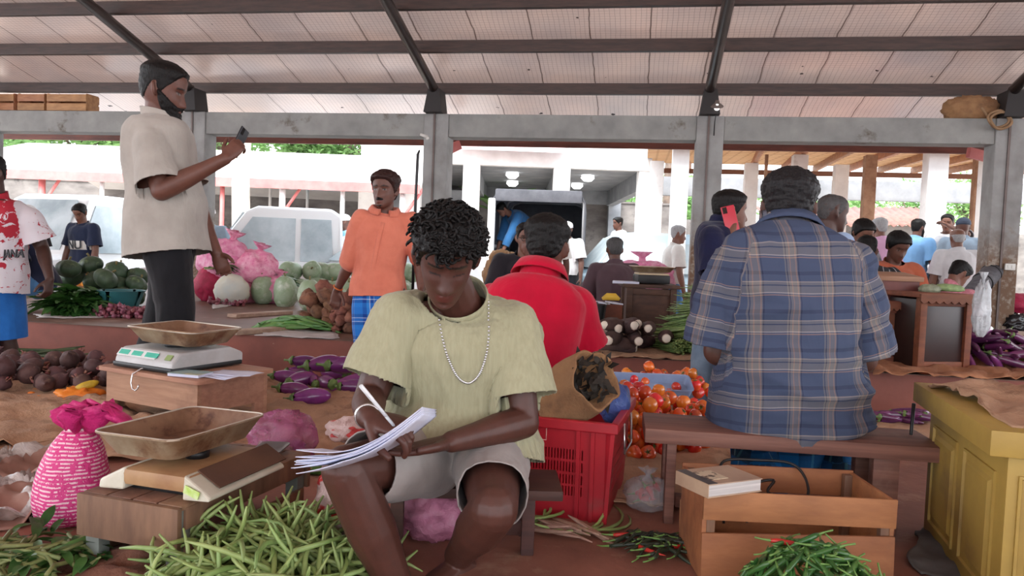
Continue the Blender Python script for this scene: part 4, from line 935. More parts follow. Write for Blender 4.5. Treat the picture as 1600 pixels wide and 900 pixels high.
for i, (u, v_, a) in enumerate(((.93, .30, .15), (.97, .38, -.1), (1.0, .46, .3))):
    q = lp((tl.x, tl.y, .2365+.002*i), rz2, (W2*u, L2*v_, 0)); mb = MB(); mb.grid(lambda a_, b_: Vector((.20*(a_-.5), .13*(b_-.5), .004+.006*math.sin(5*a_+3*b_+i)*max(0, a_-.3))), 10, 6); o = mb.build('paper_sheet', M_PAPER); o.location = q; o.rotation_euler = (0, 0, rz2+a); md = o.modifiers.new('t', 'SOLIDIFY'); md.thickness = .0012
    tag(o, 'loose sheet of paper on the far corner of the tan table', 'paper', 'loose papers on the tan table')
# ---- boy's bench
M_DKW = wood('dark_bench_wood', srgb(78, 46, 38), srgb(58, 34, 30), st=(2, 12, 20), ns=2, c3=srgb(104, 70, 58), t3=(.62, .8))
q0, q1 = G(585, 760, .186), G(880, 768, .186); rz3, xd3, yd3 = frame2(q0, q1, q1+cf); W3 = (q1-q0).length
bb = thing('bench', (q0.x, q0.y, 0), 'small dark wooden bench under the seated writer', 'bench', rz=rz3)
mb = MB(); mb.box((W3/2, .10, .173), (W3, .21, .028), None, .004); mb.build('seat', M_DKW, bb, autos=30)
for x in (.06, W3-.09):
    for y in (.03, .17): mb = MB(); mb.box((x, y, .0795), (.035, .03, .159), None, .003); mb.build('leg', M_DKW, bb, autos=30)
mb = MB(); mb.box((W3/2-.01, .10, .05), (W3-.185, .022, .045), None, .003); mb.build('stretcher', M_DKW, bb, autos=30)
# ---- red plastic crate
cA = G(945, 818, 0); cB = G(830, 797, 0); rz4, xd4, yd4 = frame2(cB, cA, cA+cf); cx = .375; cl_ = .43; ch = .315
rz4 += .14; xd4 = rotz(.14) @ xd4; rc0 = cA-xd4*cx*.94
M_REDP = mat('red_crate_plastic', srgb(176, 28, 42), .42, c2=srgb(156, 22, 36), ns=6, c3=srgb(140, 60, 60), n3=5, t3=(.62, .8))
rc = thing('plastic_crate', rc0, 'red plastic crate with slotted sides behind the bench', 'crate', rz=rz4)
def slotted(mb, a, b, h, t, slots, taper):
    """wall from a to b with rows of vertical slots; real openings between bars"""
    a, b = Vector(a), Vector(b); u = (b-a).normalized(); n_ = Vector((u.y, -u.x, 0)); L = (b-a).length
    def pt(s_, z, o): return a+u*s_+Vector((0, 0, z))+n_*(o+taper*z)
    def blk(s0, s1, z0, z1): mb.hexa([pt(s0, z0, 0), pt(s1, z0, 0), pt(s1, z0, -t), pt(s0, z0, -t), pt(s0, z1, 0), pt(s1, z1, 0), pt(s1, z1, -t), pt(s0, z1, -t)])
    zs = sorted(set([0, h]+[z for r in slots for z in r[:2]])); 
    for z0, z1 in zip(zs[:-1], zs[1:]):
        row = [r for r in slots if r[0] == z0 and r[1] == z1]
        if not row: blk(0, L, z0, z1); continue
        s0, s1, n = row[0][2]*L, row[0][3]*L, row[0][4]; blk(0, s0, z0, z1); blk(s1, L, z0, z1); w = (s1-s0)/n
        for k in range(n): blk(s0+w*(k+.5), s0+w*(k+1), z0, z1)
rows = [(.075, .105, .20, .80, 22), (.112, .142, .20, .80, 22), (.150, .182, .20, .80, 22), (.190, .222, .20, .80, 22)]
mb = MB(); slotted(mb, (0, 0, 0), (cx*.94, 0, 0), ch, .006, rows, .05); mb.build('front_wall', M_REDP, rc, smooth=False)
mb = MB(); slotted(mb, (cx*.94, 0, 0), (cx*.94, cl_, 0), ch, .006, [(a, b, .15, .85, 26) for a, b, *_ in rows], .05); mb.build('side_wall', M_REDP, rc, smooth=False)
mb = MB(); slotted(mb, (0, cl_, 0), (0, 0, 0), ch, .006, [], .05); mb.build('side_wall', M_REDP, rc, smooth=False)
mb = MB(); slotted(mb, (cx*.94, cl_, 0), (0, cl_, 0), ch, .006, [], .05); mb.build('back_wall', M_REDP, rc, smooth=False)
mb = MB(); mb.box((cx*.47, cl_/2, .006), (cx*.93, cl_-.01, .01)); mb.build('bottom', M_REDP, rc, smooth=False)
mb = MB(); o_ = .05*ch; ext = [(-o_-.016, -o_-.016), (cx*.94+o_+.016, -o_-.016), (cx*.94+o_+.016, cl_+o_+.016), (-o_-.016, cl_+o_+.016)]; inn = [(-o_+.008, -o_+.008), (cx*.94+o_-.008, -o_+.008), (cx*.94+o_-.008, cl_+o_-.008), (-o_+.008, cl_+o_-.008)]
for k in range(4):
    a, b, c, d = ext[k], ext[(k+1) % 4], inn[(k+1) % 4], inn[k]; mb.hexa([(*a, ch-.03), (*b, ch-.03), (*c, ch-.03), (*d, ch-.03), (*a, ch+.002), (*b, ch+.002), (*c, ch+.002), (*d, ch+.002)])
o = mb.build('rim', M_REDP, rc, smooth=False); md = o.modifiers.new('b', 'BEVEL'); md.width = .004; md.segments = 2
for x in (cx*.70, cx*.82, cx*.94):
    mb = MB(); mb.hexa([(x-.006, -.010, 0), (x+.006, -.010, 0), (x+.006, 0, 0), (x-.006, 0, 0), (x-.006+.05*ch*(x > cx*.9), -.010-.05*ch, ch-.03), (x+.006+.05*ch*(x > cx*.9), -.010-.05*ch, ch-.03), (x+.006, -.05*ch, ch-.03), (x-.006, -.05*ch, ch-.03)]); mb.build('rib', M_REDP, rc, smooth=False)
mb = MB(); 
def fz(x, z): return Vector((x, -.05*z-.003, z))
for a, b in (((.02, .245), (.16, .245)), ((.16, .245), (.16, .285)), ((.16, .285), (.02, .285)), ((.02, .285), (.02, .245))): mb.tube([fz(*a), fz(*b)], .0013, 5)
mb.build('molded_outline', mat('pale_line', srgb(226, 170, 160), .5), rc)
hx_ = cx*.94+.05*ch; mb = MB(); mb.tube([(hx_+.018, .10, ch-.02), (hx_+.024, .09, ch-.10), (hx_+.022, .11, ch-.12), (hx_+.024, .27, ch-.12), (hx_+.022, .29, ch-.10), (hx_+.018, .28, ch-.02)], .004, 8); o = mb.build('wire_handle', M_SILVER, rc); o['label'] = 'thin metal wire handle'
# burlap sack lying in the crate, mouth open to the right
M_BURL = mat('burlap', srgb(156, 118, 82), .95, c2=srgb(126, 92, 64), ns=7, c3=srgb(92, 66, 48), n3=5, t3=(.58, .75), bump=.5, bs=90)
M_BURL2 = mat('floor_burlap', srgb(188, 150, 120), .95, c2=srgb(158, 124, 98), ns=3.5, c3=srgb(128, 96, 76), n3=6, t3=(.55, .72), bump=.55, bs=70)
ctr = [P(850, 650, 2.42), P(872, 625, 2.44), P(898, 606, 2.46), P(922, 596, 2.44), P(932, 592, 2.42)]
sk = thing('burlap_sack', ctr[1], 'brown burlap sack with open mouth standing in the red crate', 'sack')
rad = [.035, .085, .105, .098, .10]; mb = MB(); rings = []
ax_m = (P(940, 590, 2.20)-P(860, 640, 2.48)).normalized()
for i, (c, r_) in enumerate(zip(ctr, rad)):
    a, b, t_ = frame_from(ax_m); ring = []
    for k in range(36):
        th = 2*PI*k/36; w_ = 1+.10*math.sin(5*th+i)+.05*math.sin(11*th+2*i); q = c+a*(r_*w_*math.cos(th)*.85)+b*(r_*w_*math.sin(th)); ring.append(q)
    rings.append(ring)
inner = [[rings[4][k].lerp(ctr[4], .10) for k in range(36)], [rings[3][k].lerp(ctr[3], .22) for k in range(36)], [rings[2][k].lerp(ctr[2], .45) for k in range(36)]]
mb.loft(rings+inner, True); o = mb.build('sack_cloth', M_BURL, sk, origin=sk.location); md = o.modifiers.new('s', 'SUBSURF'); md.levels = md.render_levels = 1
mb = MB(); rr = random.Random(9)
for i in range(90):
    p = ctr[3]+Vector((rr.uniform(-.06, .06), rr.uniform(-.02, .05), rr.uniform(-.06, .06))); d_ = Vector((rr.gauss(0, 1), rr.gauss(0, 1), rr.gauss(0, 1))).normalized(); x_ = d_.orthogonal().normalized()*.014; mb.add([p, p+d_*.02+x_, p+d_*.05, p+d_*.022-x_], [(0, 1, 2, 3)])
mb.build('dark_leaves', mat('charred_leaf', srgb(26, 22, 20), .8, c2=srgb(54, 46, 38), ns=30), sk, origin=sk.location)
bgp = P(958, 628, 2.62); mb = MB(); mb.ell((0, 0, 0), (.06, .08, .075), None, 22, 14); o = mb.build('plastic_bag', plastic_film('blue_bag', srgb(70, 96, 160), 1.0, .35)); o.location = bgp; tag(o, 'dark blue plastic bag tucked in the red crate', 'bag')
for v in o.data.vertices:
    n_ = fbm(np.array([v.co])*22, 3, 2)[0]; v.co *= 1+.18*n_
# ---- right bench
M_BENCH = wood('red_brown_plank', srgb(132, 90, 76), srgb(104, 68, 58), st=(1.2, 10, 20), ns=2.4, c3=srgb(146, 116, 102), t3=(.60, .78), rand=0)
q0, q1 = G(1008, 669, .30), G(1481, 701, .30); rz5, xd5, yd5 = frame2(q0, q1, q1+cf); W5 = (q1-q0).length
rb = thing('bench', (q0.x, q0.y, 0), 'long red-brown plank bench the man in the plaid shirt sits on', 'bench', rz=rz5)
mb = MB(); mb.box((W5/2, .125, .277), (W5, .25, .046), None, .006); mb.build('seat', M_BENCH, rb, autos=30)
for x, w_ in ((.085, .03), (W5-.16, .075)):
    for y in (.04, .21): mb = MB(); mb.box((x, y, .127), (w_, .045, .254), None, .004); mb.build('leg', M_BENCH, rb, autos=30)
mb = MB(); mb.box((W5/2-.04, .125, .045), (W5-.30, .05, .035), None, .004); mb.build('stretcher', M_BENCH, rb, autos=30)
# ---- open wooden crate with the cable and the book
M_PLY = wood('orange_ply', srgb(168, 112, 70), srgb(140, 90, 56), st=(3, 12, 12), ns=1.6, c3=srgb(110, 76, 56), t3=(.58, .8), rand=.06)
q0, q1 = G(1100, 772, .23), G(1402, 784, .23); rz6, xd6, yd6 = frame2(q0, q1, q1+cf); W6 = (q1-q0).length; L6 = .26
wc = thing('wooden_crate', (q0.x, q0.y, 0), 'open wooden slat crate standing behind the heap of green chillies', 'crate', rz=rz6)
for y, nm in ((0, 'front_slat'), (L6, 'back_slat')):
    mb = MB(); mb.box((W6/2, y, .200), (W6, .009, .075), rot(0, .008, 0), .002); mb.build(nm, M_PLY, wc, autos=30)
    mb = MB(); mb.box((W6/2, y, .070), (W6, .009, .13), rot(0, -.02, 0), .002); mb.build(nm, M_PLY, wc, autos=30)
for x in (.006, W6-.006):
    mb = MB(); mb.box((x, L6/2, .118), (.012, L6-.012, .226), None, .002); mb.build('end_board', M_PLY, wc, autos=30)
    for y in (.018, L6-.018): mb = MB(); mb.box((x+(.017 if x < .1 else -.017), y, .115), (.022, .022, .226), None, .002); mb.build('corner_post', M_CRATEW, wc, autos=30)
mb = MB(); mb.box((W6/2, L6/2, .012), (W6-.03, L6-.012, .01)); mb.build('bottom_board', M_PLY, wc, smooth=False)
def wl(x, y, z): return lp((q0.x, q0.y, 0), rz6, (x, y, z))
cb = [wl(.10, .16, .10), wl(.10, .20, .2), wl(.12, .265, .246), wl(.22, .27, .252), wl(.31, .255, .25), wl(.34, .22, .22), wl(.325, .16, .185), wl(.27, .15, .18), wl(.22, .17, .19), wl(.245, .20, .215), wl(.18, .18, .20), wl(.15, .12, .12)]
def spline(pts, n=6):
    out = []; pts = [Vector(p) for p in pts]
    for i in range(len(pts)-1):
        p0, p1, p2, p3 = pts[max(i-1, 0)], pts[i], pts[i+1], pts[min(i+2, len(pts)-1)]
        for k in range(n):
            t_ = k/n; out.append(.5*((2*p1)+(p2-p0)*t_+(2*p0-5*p1+4*p2-p3)*t_*t_+(3*p1-p0-3*p2+p3)*t_**3))
    return out+[pts[-1]]
mb = MB(); mb.tube(spline(cb), .004, 8); o = mb.build('cable', M_BLACKP, origin=cb[0]); tag(o, 'black cable looped in the open wooden crate', 'cable')
b0 = wl(.045, .035, .238); bk = thing('book', b0, 'thick paperback book resting on the corner of the wooden crate', 'book', rz=rz6+.45)
mb = MB(); mb.box((0, 0, .017), (.168, .125, .028), None, .001); mb.build('page_block', mat('page_edges', srgb(214, 208, 204), .8, c2=srgb(176, 170, 168), ns=3, st=(1, 1, 120)), bk, smooth=False)
M_COV = mat('book_cover', srgb(190, 164, 138), .4, c2=srgb(168, 140, 118), ns=8)
mb = MB(); mb.box((0, 0, .033), (.174, .13, .003), None, .001); mb.box((0, 0, .0015), (.174, .13, .003), None, .001); mb.box((-.0865, 0, .017), (.002, .13, .034)); mb.build('cover', M_COV, bk, smooth=False)
mb = MB(); mb.box((-.03, .0, .0352), (.06, .07, .0012)); o = mb.build('cover_picture', mat('cover_photo', srgb(206, 188, 160), .4, c2=srgb(80, 62, 52), ns=30, noise_lo=.5, noise_hi=.56), bk, smooth=False)
mb = MB(); mb.box((-.071, 0, .0350), (.028, .128, .0010)); mb.build('cover_band', mat('dark_band', srgb(70, 62, 60), .4), bk, smooth=False)
# ---- yellow cabinet
M_YEL = mat('yellow_paint', srgb(172, 142, 66), .55, c2=srgb(150, 122, 58), ns=4, c3=srgb(112, 84, 50), n3=3.5, t3=(.58, .78), bump=.1, bs=20)
zc = .465; kc, kb_ = G(1562, 672, zc), G(1440, 598, zc); y6 = (kb_-kc); y6.z = 0; Lc = y6.length; y6.normalize(); x6 = Vector((y6.y, -y6.x, 0)); rzc = math.atan2(x6.y, x6.x)
cbn = thing('cabinet', (kc.x, kc.y, 0), 'yellow painted panelled cabinet at the right end of the bench', 'cabinet', rz=rzc); Wc = .62
mb = MB(); mb.box((Wc/2-.005, Lc/2, zc-.03), (Wc+.03, Lc+.02, .06), None, .004); mb.build('top_board', M_YEL, cbn, autos=30)
mb = MB(); mb.box((Wc/2, Lc/2, zc-.0615), (Wc-.03, Lc-.04, .002)); 
mb.box((Wc/2+.012, Lc/2, (zc-.06)/2), (Wc-.03, Lc-.035, zc-.06), None, .003); mb.build('body', M_YEL, cbn, autos=30)
def rpanel(name, c, w, h, axis):
    mb = MB(); b_ = .02; 
    def pt(u, v, o): return Vector(c)+(Vector((o, u, v)) if axis == 'x' else Vector((u, o, v)))
    rings = [[pt(sx*w/2-sx*i_, sy*h/2-sy*i_, o_) for sx, sy in ((-1, -1), (1, -1), (1, 1), (-1, 1))] for i_, o_ in ((0, .004), (0, -.006), (.006, -.007), (.010, .002), (.022, .002), (.034, -.008))]
    mb.loft(rings, True); return mb.build(name, M_YEL, cbn, smooth=False)
x_l = .012+.015+.000
for y in (Lc*.29, Lc*.72): rpanel('side_panel', (x_l, y, .20), Lc*.34, .30, 'x')
for x in (.17, .46): rpanel('door', (x, .0165, .20), .24, .32, 'y')
mb = MB(); mb.lathe([(.0, 0), (.012, .004), (.014, .016), (0, .02)], 14, (.27, .008, .22), rot(PI/2, 0, 0)); mb.build('knob', MATS['dark_gusset'] if 'dark_gusset' in MATS else M_DARK, cbn)
mb = MB(); sw = [Vector((.11+.012*i, -.0125, zc-.033+.004*math.sin(i*.7)+.0007*i*i*.25)) for i in range(9)]; mb.tube(sw, [.002, .005, .007, .008, .008, .007, .007, .006, .003], 8, flat=.3, up=Vector((0, 1, 0))); o = mb.build('paint_splash', mat('white_paint', srgb(226, 222, 210), .6), cbn)
bh = lp((kc.x, kc.y, 0), rzc, (Wc*.0+.03, Lc-.03, 0)); mb = MB(); mb.tube([bh+Vector((-.05, .02, .40)), bh+Vector((-.052, .022, .3)), bh+Vector((-.05, .02, .23))], [.006, .005, .007], 8); o = mb.build('strap', M_BLACKP, origin=bh+Vector((-.05, .02, .3))); tag(o, 'black strap hanging at the rear corner of the yellow cabinet', 'strap')
def sheet(corners, name, m_, label, cat, amp=.012, n=28, seed=0, group=None, z0=.004, edge=.03, th=.004):
    a, b, c, d = [Vector(q) for q in corners]; mb = MB()
    def fn(u, v):
        w1 = edge*fbm(np.array([[u*4, 0, seed]]), seed, 2)[0]*(1 if v < .5 else -1)*abs(v-.5)*2; w2 = edge*fbm(np.array([[v*4, 3, seed]]), seed, 2)[0]
        p = a.lerp(b, u).lerp(d.lerp(c, u), v); p = p+Vector((w2*abs(u-.5)*2, w1, 0)); 
        h = amp*(1-abs(fbm(np.array([[p.x*7, p.y*7, seed]]), seed, 3)[0])*1.6); return p+Vector((0, 0, z0+max(0, h)))
    mb.grid(fn, n, n); o = mb.build(name, m_, origin=a); md = o.modifiers.new('t', 'SOLIDIFY'); md.thickness = th; tag(o, label, cat, group); return o
tp = [lp((kc.x, kc.y, zc), rzc, q) for q in ((.03, .05, 0), (.56, .03, 0), (.58, Lc-.05, 0), (.02, Lc-.07, 0))]
sheet(tp, 'burlap_sheet', M_BURL2, 'folded brown sacking lying on the yellow cabinet', 'sacking', .03, 26, 4)
mb = MB(); mb.ell((0, 0, .03), (.045, .03, .03), None, 14, 8); o = mb.build('carrot_piece', mat('carrot_orange', srgb(226, 104, 44), .5, c2=srgb(206, 86, 34), ns=12)); o.location = lp((kc.x, kc.y, zc+.028), rzc, (.24, Lc*.62, 0)); o.scale = (1, 1, 1.2); tag(o, 'orange vegetable piece at the far right on the yellow cabinet', 'vegetable')
# ================================================================ produce, bags and sheets
def deform(o, amp, sc, seed=0):
    n = len(o.data.vertices); v = np.empty(n*3, np.float32); o.data.vertices.foreach_get('co', v); v = v.reshape(-1, 3).astype(float)
    r = np.linalg.norm(v-v.mean(0), axis=1)[:, None]; d = (v-v.mean(0))/np.maximum(r, 1e-6); v = v+d*(amp*fbm(v*sc, seed, 3))[:, None]
    o.data.vertices.foreach_set('co', v.astype(np.float32).ravel()); o.data.update(); return o
def protos(n, fn): return [fn(i) for i in range(n)]
def place(proto, loc, rot_, scale, label, cat, group):
    o = proto if not proto.get('used') else copy_tree(proto)
    proto['used'] = 1
    if 'used' in o.keys() and o is not proto: del o['used']
    o.location = loc; o.rotation_euler = rot_; o.scale = (scale,)*3; return tag(o, label, cat, group)
def done(ps):
    for p in ps:
        if 'used' in p.keys(): del p['used']
        else:
            for c in list(p.children): bpy.data.objects.remove(c)
            bpy.data.objects.remove(p)
def drop_heap(n, center, rx, ry, r, rz=0.0, tries=10, seed=1, peak=1.0, z0=0.0, hmax=9):
    """drop round things one by one where they rest lowest; returns centres"""
    rr = random.Random(seed); pl = []
    for i in range(n):
        best = None; rad = r*rr.uniform(.85, 1.15)
        for t_ in range(tries):
            a = rr.uniform(0, 2*PI); q = math.sqrt(rr.random())**peak; x, y = rx*q*math.cos(a), ry*q*math.sin(a); z = rad
            for px, py, pz, pr in pl:
                d2 = (x-px)**2+(y-py)**2; s = (rad+pr)*.96
                if d2 < s*s: z = max(z, pz+math.sqrt(s*s-d2)*.92)
            if best is None or z < best[2]: best = (x, y, z, rad)
        pl.append(best)
    c, s_ = math.cos(rz), math.sin(rz)
    return [(Vector(center)+Vector((x*c-y*s_, x*s_+y*c, z+z0)), rad, q) for q, (x, y, z, rad) in enumerate(pl) if z < hmax]
RP = random.Random(11)
# ---------------- sheets on the floor
sheet([G(-260, 575), G(430, 594), G(350, 722), G(-330, 716)], 'burlap_sheet', M_BURL2, 'wide brown sacking spread on the floor under the beetroots', 'sacking', .022, 44, 1)
sheet([G(-250, 652, .006), G(170, 628, .006), G(250, 668, .006), G(-260, 740, .006)], 'burlap_sheet', M_BURL2, 'second fold of sacking lying in front of the orange pumpkin piece', 'sacking', .03, 30, 12, z0=.012)
sheet([G(380, 590), G(700, 606), G(700, 745), G(330, 742)], 'burlap_sheet', M_BURL2, 'brown sacking spread under the purple eggplants behind the writer', 'sacking', .025, 40, 2)
sheet([G(960, 628), G(1230, 640), G(1190, 800), G(955, 790)], 'burlap_sheet', M_BURL2, 'brown sacking under the tomato heap', 'sacking', .02, 34, 3)
sheet([G(1340, 655), G(1470, 658), G(1500, 690), G(1350, 690)], 'burlap_sheet', M_BURL2, 'brown sacking under the purple eggplants beside the yellow cabinet', 'sacking', .015, 24, 6)
M_BURL3 = mat('orange_burlap', srgb(178, 124, 88), .95, c2=srgb(150, 100, 72), ns=4, c3=srgb(120, 82, 60), n3=6, t3=(.58, .75), bump=.5, bs=70)
sheet([G(1365, 541, FZ), G(1600, 545, FZ), G(1700, 600, FZ), G(1365, 589, FZ)], 'burlap_sheet', M_BURL3, 'orange-brown sacking spread on the far platform behind the plaid shirt man', 'sacking', .03, 36, 8, z0=.01)
sheet([G(905, 540, FZ), G(1090, 548, FZ), G(1090, 566, FZ), G(905, 560, FZ)], 'burlap_sheet', M_BURL2, 'dark sacking under the cassava roots', 'sacking', .02, 26, 9)
sheet([G(1420, 828, 0), G(1500, 828, 0), G(1520, 905, 0), G(1440, 905, 0)], 'burlap_sheet', mat('grey_rag', srgb(96, 92, 90), .9, c2=srgb(76, 70, 66), ns=9), 'grey rag on the floor at the foot of the yellow cabinet', 'rag', .02, 20, 10)
M_BOARD = wood('pale_board', srgb(176, 150, 128), srgb(150, 124, 106), st=(2, 12, 12), ns=2)
for a, b, lab in (((362, 497), (418, 493), 'short wooden board lying on the far platform beside the digital scale'), ((362, 524), (412, 520), 'wooden board at the platform edge in front of the okra heap')):
    mb = MB(); mb.board(G(*a, FZ)+Vector((0, 0, .02)), G(*b, FZ)+Vector((.1, .22, .02)), .12, .03); o = mb.build('board', M_BOARD, origin=G(*a, FZ), autos=30); tag(o, lab, 'board')
M_NEWS = mat('old_paper', srgb(206, 202, 200), .8, c2=srgb(180, 174, 172), ns=6)
sheet([G(330, 462, FZ), G(400, 452, FZ), G(408, 470, FZ), G(335, 484, FZ)], 'paper_sheet', M_NEWS, 'white sheet of packing paper on the far platform left of the gourds', 'paper', .008, 14, 14)
sheet([G(410, 515, FZ), G(520, 520, FZ), G(525, 532, FZ), G(405, 526, FZ)], 'paper_sheet', M_NEWS, 'white sheet of packing paper under the okra', 'paper', .008, 14, 15)
sheet([G(60, 493, FZ), G(195, 488, FZ), G(205, 497, FZ), G(60, 499, FZ)], 'paper_sheet', M_NEWS, 'pale sheet of packing paper under the leafy greens', 'paper', .008, 14, 16)
sheet([G(1378, 540, FZ), G(1412, 540, FZ), G(1418, 549, FZ), G(1378, 549, FZ)], 'magazine', mat('magazine_print', srgb(214, 190, 200), .4, c2=srgb(170, 90, 110), ns=16), 'magazine lying on the far platform behind the orange-brown sacking', 'magazine', .003, 8, 17)
# ---------------- beetroots
M_BEET = mat('beet_skin', srgb(92, 62, 58), .75, c2=srgb(66, 40, 42), ns=14, c3=srgb(122, 92, 80), n3=22, t3=(.6, .75), rand=.2, bump=.3, bs=60)
M_STEM = mat('beet_stem', srgb(150, 60, 80), .6, c2=srgb(120, 110, 70), ns=20)
def mk_beet(i):
    mb = MB(); mb.lathe([(0, -.075), (.004, -.062), (.012, -.05), (.030, -.036), (.042, -.012), (.045, .006), (.038, .026), (.020, .038), (0, .041)], 18); o = mb.build('beetroot', M_BEET); deform(o, .006, 40, i)
    mb = MB(); rr = random.Random(i)
    for k in range(4): a = rr.uniform(0, 6.28); mb.tube([(.006*math.cos(a), .006*math.sin(a), .036), (.012*math.cos(a), .012*math.sin(a), .055+rr.uniform(0, .012))], [.004, .003], 6)
    mb.build('stem', M_STEM, o); return o
ps = protos(4, mk_beet)
for p, rad, i in drop_heap(62, G(68, 600), .62, .30, .047, YAW*.5, 8, 3, .9, .012):
    place(ps[i % 4], p, (RP.uniform(.8, 2.4), RP.uniform(-.5, .5), RP.uniform(0, 6.28)), rad/.047*RP.uniform(.9, 1.15), 'round brown beetroot in the heap on the sacking at the left edge', 'beetroot', 'beetroots heaped on the left sacking')
done(ps)
M_GBEAN = mat('long_bean_green', srgb(128, 150, 80), .5, c2=srgb(104, 130, 64), ns=12, rand=.18)
M_DGREEN = mat('dark_green_stalk', srgb(78, 92, 54), .6, c2=srgb(60, 72, 46), ns=12, rand=.2)
def mk_bean(n, L, r, curve, m_, nm, seed):
    rr = random.Random(seed); pts = []; a = rr.uniform(0, 6.28); p = Vector((-L/2, 0, 0)); d = Vector((1, 0, 0)); w1, w2 = rr.uniform(-curve, curve), rr.uniform(-curve, curve)*.5; 
    for k in range(n): pts.append(p.copy()); d = (Matrix.Rotation((w1+rr.uniform(-.2, .2)*curve)/n*1.6, 3, 'Z') @ Matrix.Rotation(w2/n, 3, 'Y') @ d); p = p+d*L/n
    c = (pts[0]+pts[-1])/2; pts = [q-c for q in pts]; mb = MB(); mb.tube(pts, [r*(.35 if k in (0, n-1) else (.8 if k in (1, n-2) else 1+.08*math.sin(k*2.1))) for k in range(n)], 7); return mb.build(nm, m_)
for i in range(16):
    if i == 0: ps = [mk_bean(9, .75, .010, .4, M_DGREEN, 'snake_bean', 50+k) for k in range(3)]
    p = G(-20+i*5, 563, 0)+Vector((jit(.12), jit(.07), .03+.012*(i % 4))); place(ps[i % 3], p, (0, jit(.06), .25+jit(.2)), 1, 'long dark green bean in the bundle behind the beetroots', 'bean', 'long beans behind the beetroots')
done(ps)
# ---------------- pumpkin piece
pk = G(124, 622)+Vector((0, 0, .012)); po = thing('pumpkin_slice', pk, 'broken orange pumpkin piece on the sacking near the pink net sack', 'pumpkin', rz=.4)
M_PUMP = mat('pumpkin_flesh', srgb(232, 138, 36), .5, c2=srgb(214, 110, 26), ns=16, bump=.3)
mb = MB(); mb.ell((0, 0, .012), (.11, .075, .035), None, 22, 12); deform(mb.build('flesh', M_PUMP, po), .022, 30, 3)
mb = MB(); mb.ell((.03, .01, .05), (.06, .022, .022), rot(0, -.3, .3), 14, 8); o = mb.build('seed_core', mat('pumpkin_core', srgb(206, 170, 50), .5, c2=srgb(170, 140, 40), ns=20), po)
for k, (dx, dy) in enumerate(((-.20, .02), (-.26, -.02), (-.16, -.09), (-.30, .05), (.02, -.12))):
    mb = MB(); mb.ell((0, 0, 0), (.02, .014, .008), None, 8, 5); o = mb.build('pumpkin_scrap', M_PUMP); o.location = pk+Vector((dx, dy, 0)); tag(o, 'small orange scrap lying beside the broken pumpkin piece', 'pumpkin scrap', 'orange scraps beside the pumpkin piece')
# ---------------- purple eggplants
def eggplant_protos(L, r, c1, c2, name='eggplant', slim=False):
    m_ = mat('eggplant_skin_'+name+str(slim), c1, .28, c2=c2, ns=6, rand=.3, coat=.3); cal = mat('eggplant_calyx', srgb(108, 132, 70), .6, c2=srgb(84, 108, 56), ns=20)
    def mk(i):
        rr = random.Random(i+40); bend = rr.uniform(-.35, .35); n = 12; pts = []; rad = []
        for k in range(n):
            t = k/(n-1); pts.append((L*(t-.5), bend*L*(t-.5)**2, 0)); rad.append(r*max(.06, (math.sin(PI*min(1, max(0, (t*.93+.05)**(.8 if slim else 1.25))))**.55)*(1 if not slim else .9)))
        mb = MB(); mb.tube(pts, rad, 14); o = mb.build(name, m_)
        mb = MB(); e = Vector(pts[0]); 
        cr2 = []
        for xo, rq, lobe in ((-.036, .17, 0), (-.018, .14, 0), (-.002, .22, 0), (.003, .42, 0), (.014, .60, .002), (.026, .72, .012)):
            cr2.append([e+Vector((xo+lobe*math.cos(5*a), .006*(xo < -.01)*(-xo*40)+r*rq*math.cos(a), r*rq*math.sin(a))) for a in np.linspace(0, 2*PI, 20, endpoint=False)])
        mb.loft(cr2, True)
        mb.build('calyx', cal, o); return o
    return protos(5, mk)
EP1, EP2 = srgb(132, 56, 128), srgb(98, 36, 98)
ps = eggplant_protos(.22, .048, EP1, EP2)
for i, (x, y, a, z, s) in enumerate([(440, 598, .3, .05, .85), (470, 590, .1, .11, .9), (500, 599, .3, .13, 1.1), (462, 606, .9, .06, 1.0), (485, 606, 1.9, .05, .8), (505, 609, 2.2, .05, 1.0), (528, 598, .7, .12, 1.15), (545, 606, .5, .05, .9), (548, 613, .2, .045, .9), (525, 612, 3.0, .04, .9), (452, 616, .15, .04, .85), (478, 629, .05, .04, 1.0), (565, 603, 2.5, .06, .9), (575, 611, 1.2, .045, .9), (590, 602, .4, .05, 1.0), (610, 600, .1, .11, 1.0), (605, 612, .8, .04, 1.0), (625, 606, .2, .05, .9), (515, 592, 2.7, .05, .9), (595, 594, .6, .05, .9), (460, 590, .3, .05, .8), (640, 600, .4, .05, .9)]):
    place(ps[i % 5], G(x, y+6, 0)+Vector((0, .05, z)), (jit(.5), jit(.12), a+YAW), s*.95, 'glossy purple eggplant in the loose heap behind the writer', 'eggplant', 'purple eggplants behind the writer')
done(ps)
ps = eggplant_protos(.24, .030, srgb(110, 46, 96), srgb(74, 30, 66), 'slim_eggplant', True)
c0 = G(1525, 575, FZ)
for i in range(110):
    a = RP.uniform(0, 6.28); q = math.sqrt(RP.random()); x, y = .62*q*math.cos(a), .34*q*math.sin(a); z = .03+.24*(1-q**1.5)*RP.uniform(.75, 1.05)
    place(ps[i % 5], c0+Vector((x+.10, y+.20, z)), (jit(.6), jit(.5), RP.uniform(-2.6, .4)), RP.uniform(.8, 1.1), 'slim purple eggplant in the big heap on the far platform at the right edge', 'eggplant', 'slim eggplants heaped on the far platform')
for i in range(14):
    place(ps[i % 5], G(1362+i*6.5, 660+2*(i % 3), 0)+Vector((0, jit(.05), .03+.02*(i % 2))), (jit(.4), jit(.2), RP.uniform(-1, 1)), .8, 'slim purple eggplant beside the yellow cabinet behind the bench', 'eggplant', 'eggplants beside the yellow cabinet')
